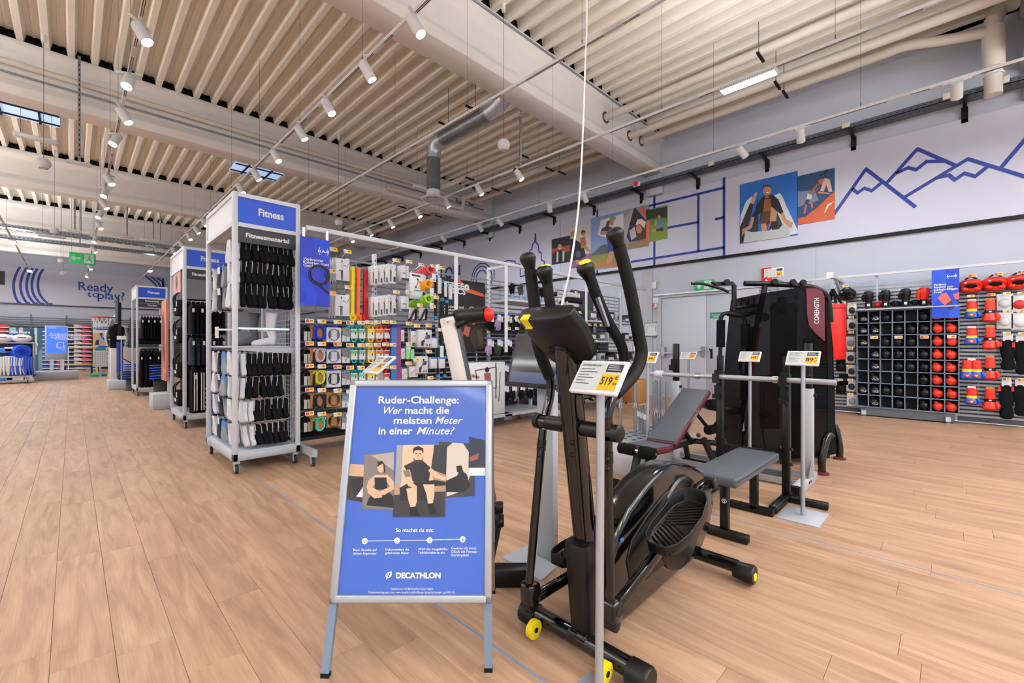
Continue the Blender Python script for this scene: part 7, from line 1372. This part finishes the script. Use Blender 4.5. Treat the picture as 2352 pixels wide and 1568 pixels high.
for k, (x, y) in enumerate(((2233, 633), (2293, 629), (2347, 625), (1942, 657))): front_tag(at(x, y, X=9.93), 'yellow price tag above a head guard, %s along the top' % ORD[k], 1.05, k < 3)
# hanging glove sets
def hanging(px, y0, y1, kind, lab, open_=False):
    z1, z0 = at(px, y0, X=9.98).z, at(px, y1, X=9.98).z; p = at(px, y0, X=9.98); h = z1-z0; e = E('boxing_glove', (9.98, p.y, z0), lab, 'boxing glove'); x = 9.99
    offs = (0,) if not open_ else (.05, -.05)
    for o in offs:
        y = p.y+o; A = 14 ; ring = lambda z, w, d, dx=0, dy=0: [V((x+dx+d*cos(2*pi*k/A), y+dy+w*sin(2*pi*k/A), z)) for k in range(A)]
        cm = 'red_vinyl' if kind == 'hero' else 'red_vinyl'
        b = B(); b.loft([ring(z1-h*.02, .052, .03), ring(z1-h*.2, .058, .036), ring(z1-h*.46, .06, .038)], 0, True); b.build('cuff', cm, e)
        b = B(); b.loft([ring(z1-h*.46, .062, .04), ring(z1-h*.6, .064, .042)], 0, True); b.build('belt_band', 'lemon' if kind == 'hero' else 'black_vinyl', e)
        b = B(); b.loft([ring(z1-h*.6, .064, .042), ring(z1-h*.75, .082, .055, -.005, .0), ring(z1-h*.9, .088, .056, -.008, 0), ring(z1-h*.98, .06, .035, -.004, 0), ring(z1-h*1.0, .02, .01)], 0, True); b.build('fist', (24, 88, 196, .3) if kind == 'hero' else 'red_vinyl', e)
        b = B(); b.tube([(x-.02, y-.06, z1-h*.62), (x-.04, y-.085, z1-h*.75), (x-.045, y-.07, z1-h*.88)], [.024, .028, .016], 9, curve=3); b.build('thumb', (24, 88, 196, .3) if kind == 'hero' else 'red_vinyl', e)
        if kind == 'hero': b = B(); q = V((x-.068, y+.0, z1-h*.78)); b.prism([q+V((0, -.035, .018)), q+V((0, .035, .018)), q+V((0, .045, .004)), q+V((-.004, 0, -.034)), q+V((0, -.045, .004))], (-.002, 0, 0)); b.build('shield_patch', (214, 44, 34), e); b = B(); b.prism([q+V((-.003, -.022, .01)), q+V((-.003, .022, .01)), q+V((-.006, 0, -.018))], (-.002, 0, 0)); b.build('patch_centre', 'lemon', e)
        else: B().box(x-.045, y-.015, z1-h*.56, x-.04, y+.015, z1-h*.5).build('cuff_label', 'white', e)
    B().box(x-.02, p.y-.045, z1-h*.06, x+.02, p.y+.045, z1+h*.08).build('hang_card', 'paper' if kind == 'hero' else 'carton', e); B().cyl((x, p.y, z1+h*.06), (XG, p.y, z1+h*.08), .005, n=6).build('peg', 'chrome', e)
for k, (y0, y1) in enumerate(((690, 732), (752, 792), (826, 872), (890, 930))): hanging(2232, y0, y1, 'hero', 'red, yellow and blue junior boxing gloves with shield patch, %s from the top' % ORD[k], k == 2)
for k, (y0, y1) in enumerate(((688, 740), (750, 803), (820, 873), (892, 943))): hanging(2274, y0, y1, 'plain', 'red boxing gloves with black wrist band on brown card, %s from the top' % ORD[k])
for k, (x, y) in enumerate(((2230, 680), (2277, 677), (2312, 674), (2346, 673), (2312, 715), (2344, 715), (2312, 765), (2348, 766), (2312, 870), (2346, 872), (1934, 695), (1955, 698), (1955, 729), (1955, 763), (1953, 800), (1950, 840), (1930, 872), (1953, 872), (1953, 905))): front_tag(at(x, y, X=9.95), 'yellow price tag '+('over the topmost junior gloves', 'over the topmost red gloves on card', 'over the upper white pack', 'over the red pack at the edge', 'over the lower white pack', 'over the lower pack at the edge', 'over the upper left shin guard', 'over the upper right shin guard', 'over the lower left shin guard', 'over the lower right shin guard', 'under the black head guard, left', 'under the black head guard, right', 'over the second clear pack beside the pigeonholes', 'over the third clear pack beside the pigeonholes', 'over the fourth clear pack beside the pigeonholes', 'over the fifth clear pack beside the pigeonholes', 'over the lowest black cloth pack', 'beside the lowest black cloth pack', 'over the lowest clear pack beside the pigeonholes')[k], .9, k in (1, 8, 9))
# packs and shin guards
for k, (x, y, c) in enumerate(((2308, 693, (200, 204, 210)), (2342, 696, (196, 36, 40)), (2308, 735, (206, 210, 216)), (2342, 737, (214, 216, 222)))):
    p = at(x, y, X=10.02); e = E('boxing_pack', p, 'small %s boxing accessory pack, %s at the right edge' % ('red' if k == 1 else 'white', ORD[k]), 'pack'); B().box(10.02, p.y-.085, p.z-.13, 10.06, p.y+.085, p.z+.12).build('card', 'paper', e, bevel=.004); B().sph((10.02, p.y, p.z-.02), (.04, .07, .07), 12, mn=7).build('contents', c, e); B().cyl((10.05, p.y, p.z+.11), (XG, p.y, p.z+.12), .005, n=6).build('peg', 'chrome', e)
for k, (x, y0, y1) in enumerate(((2315, 780, 850), (2345, 782, 860), (2312, 884, 962), (2343, 884, 955))):
    p = at(x, y0, X=10.0); z1, z0 = p.z, at(x, y1, X=10.0).z; e = E('shin_guard', (10.0, p.y, z0), 'black shin guard, %s of four at the right picture edge' % ORD[k], 'shin guard'); h = z1-z0; A = 12; R_ = []
    for t, w in ((0, .05), (.1, .075), (.4, .082), (.62, .06), (.68, .058), (.8, .075), (.95, .07), (1, .04)): R_.append([V((10.02+.035*cos(2*pi*q/A)-.012*t, p.y+w*sin(2*pi*q/A)-.02*t*(k % 2), z1-h*t)) for q in range(A)])
    b = B(); b.loft(R_, 0, True); b.build('pad_shell', 'black_cloth', e); B().box(9.99, p.y-.05, z1-.02, 10.01, p.y+.05, z1+.08).build('hang_card', 'paper', e); B().box(9.985, p.y+.06, z1-.1, 9.995, p.y+.085, z1-.03).build('red_tab', 'red', e); B().cyl((10.0, p.y, z1+.06), (XG, p.y, z1+.07), .005, n=6).build('peg', 'chrome', e)
for k, (x, y, c) in enumerate(((1932, 705, 1), (1956, 710, 1), (1932, 740, 1), (1956, 745, 1), (1953, 785, 1), (1953, 820, 1), (1931, 838, 0), (1955, 850, 1), (1931, 890, 0), (1955, 885, 1), (1956, 918, 1), (1938, 870, 0))):
    p = at(x, y, X=10.04); e = E('boxing_pack', p, '%s accessory pack left of the pigeonhole shelf, number %s' % (('black cloth', 'clear white')[c], ('one', 'two', 'three', 'four', 'five', 'six', 'seven', 'eight', 'nine', 'ten', 'eleven', 'twelve')[k]), 'pack'); B().box(10.04, p.y-.07, p.z-.11, 10.07, p.y+.07, p.z+.1).build('card', 'paper' if c else 'black_cloth', e, bevel=.004); B().sph((10.035, p.y-.005, p.z-.02), (.03, .05, .06), 10, mn=6).build('contents', ((150, 156, 166), (40, 42, 48))[k % 2] if c else 'black', e); B().cyl((10.05, p.y, p.z+.09), (XG, p.y, p.z+.1), .004, n=6).build('peg', 'chrome', e)
# punch bag on a wall arm
p = at(1913, 760, X=9.55); e = E('punch_bag', (9.55, p.y, 1.0), 'red punch bag hanging behind the covered multi gym', 'punch bag'); b = B(); b.lathe((9.55, p.y, 1.0), [(.001, 0), (.17, .01), (.19, .05), (.19, .93), (.17, .98), (.001, .99)], 24); b.build('bag_body', 'red', e); B().tor((9.55, p.y, 1.9), .19, .006, UP, 24, 6).build('black_seam', 'black', e)
for a in range(4): b = B(); b.tube([(9.55+.15*cos(a*pi/2+.5), p.y+.15*sin(a*pi/2+.5), 1.95), (9.55, p.y, 2.25)], .02, 6); b.build('strap', 'black_cloth', e)
B().tor((9.55, p.y, 2.29), .03, .006, (1, 0, 0), 14, 6).build('ring', 'chrome', e); B().cyl((9.55, p.y, 2.32), (9.55, p.y, 2.44), .006, n=6).build('chain', 'chrome', e)
e = E('bag_arm', (9.9, p.y, 2.44), 'white steel wall arm carrying the red punch bag', 'bracket'); B().bar((9.3, p.y, 2.47), (XW, p.y, 2.47), .07, .06).build('beam', 'white_metal', e); B().bar((9.85, p.y, 2.45), (XW, p.y, 2.15), .04, .04).build('brace', 'white_metal', e); B().box(9.28, p.y-.05, 2.42, 9.3, p.y+.05, 2.52).build('end_plate', 'white', e); B().box(XW-.015, p.y-.08, 2.1, XW, p.y+.08, 2.55).build('wall_plate', 'white_metal', e)
e = E('bag_arm', (9.9, p.y+.7, 2.44), 'white steel wall arm with eye hook, left of the bag arm', 'bracket'); yy_ = at(1781, 626, X=8.95).y; B().bar((8.97, yy_, 2.47), (XW, yy_, 2.47), .06, .06).build('beam', 'white_metal', e); B().bar((9.9, yy_, 2.45), (XW, yy_, 2.2), .04, .04).build('brace', 'white_metal', e); B().tor((9.1, yy_, 2.4), .03, .006, (1, 0, 0), 14, 6).build('eye_hook', 'chrome', e)
# ================================================================ FAR END OF THE HALL
YS = 31.2
e = E('shoe_wall', (0, YS, 0), 'far grey slatted wall with rows of sports shoes', 'display wall')
for i in range(8):
    xa, xb = -5+i*1.2, -3.8+i*1.2; b = B(); z = .15
    while z < 2.6: b.box(xa+.01, YS, z, xb-.01, YS+.012, z+.05); z += .1
    ST(b.build('slat_panel', (96, 100, 110), e)); B().box(xa, YS+.06, .05, xb, YS+.08, 2.2).build('rear_panel', (30, 32, 38), e); B().box(xa-.03, YS-.03, .05, xa+.03, YS+.03, 2.75).build('post', 'dark_galv', e)
def shoe_proto(c):
    e = E('sports_shoe', (0, 0, 0)); b = B(); R_ = []
    for x, w, h in ((-.15, .03, .05), (-.13, .045, .11), (-.08, .05, .12), (-.02, .05, .1), (.06, .052, .075), (.12, .045, .055), (.155, .02, .035)): R_.append([V((x, w*cos(a), .03+max(0, sin(a))*h) ) for a in [pi*k/8 for k in range(9)]])
    b.loft(R_, 0, True, True, True); b.build('upper', c, e, org=(0, 0, 0)); b = B(); b.prism([(-.16, -.05, 0), (.1, -.055, 0), (.16, -.02, 0), (.16, .02, 0), (.1, .055, 0), (-.16, .05, 0)], (0, 0, .032)); b.build('sole', 'white', e, org=(0, 0, 0)); B().box(-.17, -.06, -.012, .17, .09, -.002).build('shelf_clip', 'white_metal', e, org=(0, 0, 0)); return e
SH = [shoe_proto(c) for c in ((40, 48, 66), (214, 190, 196), (206, 60, 76), (40, 84, 170), (200, 44, 40), (30, 32, 36))]; SHU = set()
names = ('navy', 'pale pink', 'crimson and grey', 'blue', 'red', 'black')
for ci, (px, ti, r0, r1) in enumerate(((10, 4, 0, 4), (106, 3, 1, 12), (122, 3, 8, 12), (141, 2, 8, 12), (161, 0, 0, 12), (180, 1, 0, 12), (199, 2, 0, 12), (218, 5, 10, 12), (246, 5, 1, 9), (270, 4, 2, 10), (284, 1, 0, 10), (60, 5, 8, 11), (30, 3, 7, 11))):
    for ri in range(r0, r1):
        p = at(px, 750+ri*9.4, Y=YS-.12); i = ti; lab = '%s sports shoe on the far wall, %s shelf down, %s column' % (names[i], ORD[ri], ORD[ci]); loc = (p.x, YS-.14, p.z-.05); q = SH[i]
        if i not in SHU: SHU.add(i); q.location = loc; q['label'] = lab; r = q; q.scale = (1.15, 1, 1.15)
        else: r = dup(q, loc, lab, (0, 0, random.uniform(-.15, .15)), sc=(1.15, 1, 1.15))
        r['category'] = 'shoe'; r['group'] = 'shoes on the far wall'
# digital screen totem on grey podium
YT = 23.4
e = E('screen_totem', (-.3, YT, 0), 'grey totem with lit blue screen about selling prices', 'screen'); a, c = at(103, 748, Y=YT), at(156, 824, Y=YT); z1, z0 = at(130, 748, Y=YT).z, at(130, 825, Y=YT).z
B().box(a.x, YT, z0, c.x, YT+.12, z1).build('housing', 'grey_metal', e, bevel=.01); B().box(a.x+.04, YT-.006, z0+(z1-z0)*.19, c.x-.04, YT, z1-.03).build('screen', 'screen_blue', e)
for x in (a.x+.12, c.x-.2): B().box(x, YT+.02, .32, x+.1, YT+.1, z0).build('leg', 'white_metal', e)
g = lambda u, v: V((a.x+(c.x-a.x)*u, YT-.01, z0+(z1-z0)*v)); b = B()
for i, (s_, u) in enumerate((('Sofortige', .22), ('Preisermittlung', .18), ('online, gegen', .25), ('Gutschein', .4))): text(b, s_, g(u, .73-.048*i), (1, 0, 0), UP, .1, bold=.02, width=.067*len(s_))
text(b, 'DECATHLON', g(.15, .92), (1, 0, 0), UP, .05, bold=.02, width=.2)
strip(b, [g(.55, .5), g(.8, .5), g(.8, .36), g(.55, .36), g(.55, .5)], .02, (0, -1, 0)); strip(b, [g(.5, .46), g(.5, .34), g(.84, .3), g(.84, .42)], .02, (0, -1, 0)); b.build('lettering', (214, 226, 255), e)
L(B().box(at(80, 870, Y=YT).x, 22.75, 0, at(180, 870, Y=YT).x, 24, .31).build('podium', 'grey_metal', bevel=.01), 'long low grey podium under the screen totem', 'podium')
# left gondola with balls and blue nets
XA, XBn = -2.6, -.9; YA = 21.6
e = E('low_gondola', (-1.7, 22, 0), 'low dark display gondola with balls at the left picture edge', 'display rack'); B().box(XA, YA, .2, XBn, YA+.9, .26).build('base', 'grey_metal', e); B().box(XA, YA+.42, .26, XBn, YA+.48, 1.62).build('back_panel', (70, 74, 82), e)
ZTp = at(40, 786, Y=YA).z; B().box(XA, YA+.05, ZTp-.03, XBn, YA+.9, ZTp).build('top_shelf', 'white_metal', e); B().box(XBn-.03, YA+.0, .2, XBn, YA+.9, ZTp-.03).build('end_panel', 'grey_metal', e)
g_ = B()
for i in range(5):
    for j in range(18): g_.box(XBn-.6+i*.11, YA+.415, .35+j*.065, XBn-.55+i*.11, YA+.42, .37+j*.065)
ST(g_.build('perforation', 'black', e))
for x in (XBn-.15, XBn-.8, XA+.3): caster(e, x, YA+.1)
B().box(XBn-.1, YA, .1, XBn-.0, YA+.3, .2).build('foot_beam', 'grey_metal', e)
for k, px in enumerate((6, 50)): p = at(px, 776, Y=YA+.1); e = E('rugby_ball', (p.x, p.y, ZTp), 'white rugby ball on the low gondola, %s one' % ('left', 'right')[k], 'ball'); b = B(); b.sph((p.x, p.y, ZTp+.135), (.24, .13, .135), 18, mn=10); b.build('ball', 'white', e); B().box(p.x-.1, p.y-.133, ZTp+.15, p.x+.1, p.y-.128, ZTp+.17).build('print_mark', 'slate', e)
e = E('sign_board', at(35, 785, Y=YA+.3), 'blue sign board behind the rugby balls', 'sign'); a, c = at(12, 765, Y=YA+.3), at(60, 785, Y=YA+.3); B().box(a.x, YA+.3, ZTp, c.x, YA+.32, a.z).build('board', 'deep_blue', e); b = B(); text(b, 'Alle Paare', V((a.x+.1, YA+.295, ZTp+.3)), (1, 0, 0), UP, .13, bold=.03, width=.45); text(b, 'finden', V((a.x+.1, YA+.295, ZTp+.17)), (1, 0, 0), UP, .13, bold=.03, width=.36); b.build('lettering', 'white', e)
p = at(52, 807, Y=YA-.1); e = E('foam_tube', p, 'blue hollow foam tube lying on the low gondola', 'sports gear'); b = B(); b.lathe((p.x, YA-.05, p.z), [(.11, 0), (.2, 0), (.22, .02), (.22, .5), (.2, .52), (.11, .52), (.11, 0)], 24, ax=(-.35, 1, 0)); b.build('tube', 'foam_blue', e)
for k, (x, y, c, n) in enumerate(((27, 840, (206, 208, 212), 'white fringed'), (48, 840, (36, 74, 190), 'blue patterned'))):
    p = at(x, y, Y=YA-.02); e = E('sport_net', p, '%s net bundle hanging on the low gondola' % n, 'net'); b = B()
    for q in range(9): b.tube([(p.x-.24+q*.06, YA-.02, p.z+.3), (p.x-.22+q*.055, YA-.05-.02*(q % 2), p.z), (p.x-.24+q*.06+.02*(q % 3), YA-.02, p.z-.3)], [.03, .042, .02], 6)
    b.build('net_body', c, e)
for k in range(6):
    p = at((8, 30, 12, 34, 10, 28)[k], (803, 801, 838, 868, 868, 822)[k], Y=YA); e = E('sports_bag', p, 'small %s sports pack on the low gondola, number %s' % (('blue', 'pale')[k % 2], ('one', 'two', 'three', 'four', 'five', 'six')[k]), 'pack'); B().box(p.x-.2, YA+.02, p.z-.1, p.x+.2, YA+.38, p.z+.06).build('pack_body', ((60, 120, 200), (200, 206, 214))[k % 2], e, bevel=.03, seg=2)
# big photo wall behind
e = E('photo_board', at(60, 810, Y=25), 'large teal photo panel with a lying woman behind the low gondola', 'poster'); a, c = at(20, 752, Y=25), at(97, 857, Y=25); z1 = at(60, 752, Y=25).z; B().box(a.x, 25, .05, c.x, 25.06, z1).build('print_sheet', (36, 104, 128), e); g = lambda u, v: V((a.x+(c.x-a.x)*u, 25, .05+(z1-.05)*v))
art('picture', [((150, 190, 206), [(.02, .72), (.2, .72), (.2, 1), (.02, 1)]), ((226, 176, 170), [(.28, .72), (.4, .72), (.42, 1), (.3, 1)]), ((206, 220, 226), [(.76, .45), (.84, .45), (.84, 1), (.76, 1)]), ((24, 76, 104), [(.5, .6), (.74, .6), (.74, .95), (.5, .95)]), ((214, 160, 150), el(.8, .62, .05, .05)), ((226, 226, 230), [(.76, .68), (.86, .68), (.88, .62), (.84, .66)]), ((120, 150, 172), [(.88, 0), (1, 0), (1, .6), (.88, .5)])], g, (0, -1, 0), e)
# poster with lying child beside the hoop
e = E('photo_board', at(230, 800, Y=24), 'tall white panel with photo of a child playing on teal floor', 'poster'); a, c = at(213, 742, Y=24), at(247, 842, Y=24); z1, z0 = at(230, 742, Y=24).z, at(230, 842, Y=24).z; B().box(a.x, 24, z0, c.x, 24.03, z1).build('print_sheet', 'paper', e); g = lambda u, v: V((a.x+(c.x-a.x)*u, 24, z0+(z1-z0)*v))
art('picture', [((222, 170, 110), [(0, .37), (1, .37), (1, .78), (0, .78)]), ((30, 140, 150), [(.15, .37), (.9, .37), (.8, .48), (.2, .48)]), ((150, 176, 204), [(.3, .55), (.6, .56), (.7, .7), (.42, .72)]), ((40, 48, 84), [(.15, .5), (.4, .5), (.44, .62), (.25, .62)]), ((80, 50, 40), el(.56, .74, .1, .04)), ((214, 160, 130), [(.44, .48), (.56, .48), (.6, .6), (.5, .58)]), ((50, 96, 190), [(.6, .66), (.95, .54), (.95, .6), (.4, .78)]), ((60, 110, 160), [(.06, .86), (.4, .86), (.4, .9), (.06, .9)])], g, (0, -1, 0), e)
B().box((a.x+c.x)/2-.03, 24.03, 0, (a.x+c.x)/2+.03, 24.08, z0+.3).build('stand_post', 'grey_metal', e); b = B()
for i in range(7): strip(b, [g(.05+i*.15, .02), g(.05+i*.15, .33)], .008, (0, -1, 0)); strip(b, [g(.05, .03+i*.05), g(.95, .03+i*.05)], .008, (0, -1, 0))
ST(b.build('net_print', (120, 124, 132), e))
# table football bench and small game
p = at(188, 858, Y=26); e = E('sports_bench', (p.x, 26, 0), 'long low bench with yellow-green top near the shoe wall', 'bench'); B().box(p.x-.65, 25.8, .4, p.x+.65, 26.2, .46).build('top', (150, 150, 70), e, bevel=.01); B().box(p.x-.65, 25.8, .34, p.x+.65, 26.2, .4).build('apron', (30, 50, 90), e)
for s_ in (-.5, .3, .5): B().box(p.x+s_-.03, 25.9, 0, p.x+s_+.03, 26.1, .34).build('leg', (30, 50, 90), e)
p = at(226, 860, Y=24.5); e = E('spinning_game', (p.x, 24.5, 0), 'turquoise floor toy with upright yellow stick', 'toy'); b = B(); b.lathe((p.x, 24.5, 0), [(.001, 0), (.26, 0), (.26, .08), (.16, .14), (.001, .15)], 18); b.build('base', (24, 140, 130), e); B().cyl((p.x-.03, 24.5, .15), (p.x-.06, 24.5, .4), .025, n=8).build('stick', 'lemon', e)
e = E('goal_frame', (0, 23.8, 0), 'slim white and blue training bar frame in front of the shoe wall', 'sports frame'); a, c = at(157, 796, Y=23.2), at(250, 796, Y=23.2); B().bar(a, c-(c-a)*.27, .035, .035).build('cross_bar', (220, 220, 200), e); B().bar(c-(c-a)*.27, c, .05, .05).build('blue_bar', 'foam_blue', e)
B().bar((c.x, 23.2, 0), c, .05, .05).build('post', 'white', e); B().bar((a.x, 23.2, 0), a, .03, .03).build('post', 'white', e)
# ---- basketball hoop
XH, YH = .98, 17.2
e = E('basketball_hoop', (XH, YH, 0), 'portable basketball hoop with red rim and blue padded post', 'basketball hoop'); zr = at(215, 728, Y=YH).z
B().box(XH-.05, YH-.25, .26, XH+.85, YH+.35, .46).build('base_tank', (24, 30, 44), e, bevel=.03, seg=2); B().bar((XH, YH, .4), (XH, YH, zr+.45), .07, .07).build('post', 'satin_black', e); B().cyl((XH, YH, .42), (XH, YH, 1.35), .07, n=14).build('post_padding', (20, 40, 130), e)
B().bar((XH+.02, YH, .9), (XH+.7, YH, .4), .025, .025).build('brace', 'black', e)
B().box(XH-.07, YH-.55, zr-.12, XH-.04, YH+.55, zr+.55).build('backboard', 'satin_black', e); rx = XH-.38
b = B(); b.tor((rx, YH, zr), .23, .014, UP, 28, 8); b.bar((XH-.07, YH, zr), (rx+.22, YH, zr), .09, .03); b.build('rim', 'red', e); b = B()
for k in range(12):
    a_ = 2*pi*k/12
    for s_ in (-1, 1): b.tube([(rx+.22*cos(a_), YH+.22*sin(a_), zr), (rx+.17*cos(a_+s_*.26), YH+.17*sin(a_+s_*.26), zr-.18), (rx+.12*cos(a_), YH+.12*sin(a_), zr-.34)], .007, 4)
b.build('net', 'white', e)
b = B(); b.tor((rx, YH, zr-.34), .12, .022, UP, 18, 5); b.tor((rx, YH, zr-.28), .135, .012, UP, 18, 5); b.build('net_hem', (40, 70, 180), e)
e = E('podium', (1.1, 17.1, 0), 'low grey podium under the basketball hoop', 'podium'); B().box(.72, 16.7, 0, 2.0, 17.7, .26).build('podium_body', 'grey_metal', e, bevel=.01)
# mannequin torso behind on a pale block
YM = 18.0; p = at(268, 800, Y=YM); x = p.x
e = E('mannequin', (x, YM, 0), 'grey mannequin in black top standing on a pale plinth', 'mannequin'); B().box(x-.15, YM-.25, 0, x+.55, YM+.25, 1.17).build('plinth', (206, 196, 196), e, bevel=.01); z = 1.17
b = B(); b.loft([[V((x+w*cos(a), YM+d*sin(a), z+h)) for a in [2*pi*k/16 for k in range(16)]] for h, w, d in ((0, .15, .12), (.12, .16, .12), (.3, .15, .11), (.5, .19, .13), (.62, .2, .12), (.68, .1, .08), (.74, .055, .055))], 0, True); b.build('torso', 'black_cloth', e)
B().sph((x+.01, YM, z+.9), (.1, .09, .13), 16, mn=10).build('head', 'galv', e); B().cyl((x, YM, z+.7), (x+.01, YM, z+.82), .05, n=12).build('neck', 'galv', e)
for s_ in (-1, 1): B().tube([(x+s_*.19, YM, z+.6), (x+s_*.24, YM-.04, z+.32), (x+s_*.2, YM-.12, z+.06)], [.058, .048, .034], 10, curve=3).build('arm', 'galv', e)
# tag stand by the hoop
p = at(276, 895, Z=0); e = E('tag_stand', (1.35, 16.4, 0), 'thin metal tag stand beside the mannequin plinth', 'price stand'); x = 1.0; B().cyl((x, 16.9, .26), (x, 16.9, 1.45), .014, n=8).build('pole', 'alu', e); B().ob((x, 16.88, 1.47), (.1, 0, 0), (0, .03, .05), (0, .006, -.004)).build('tag', 'white', e)
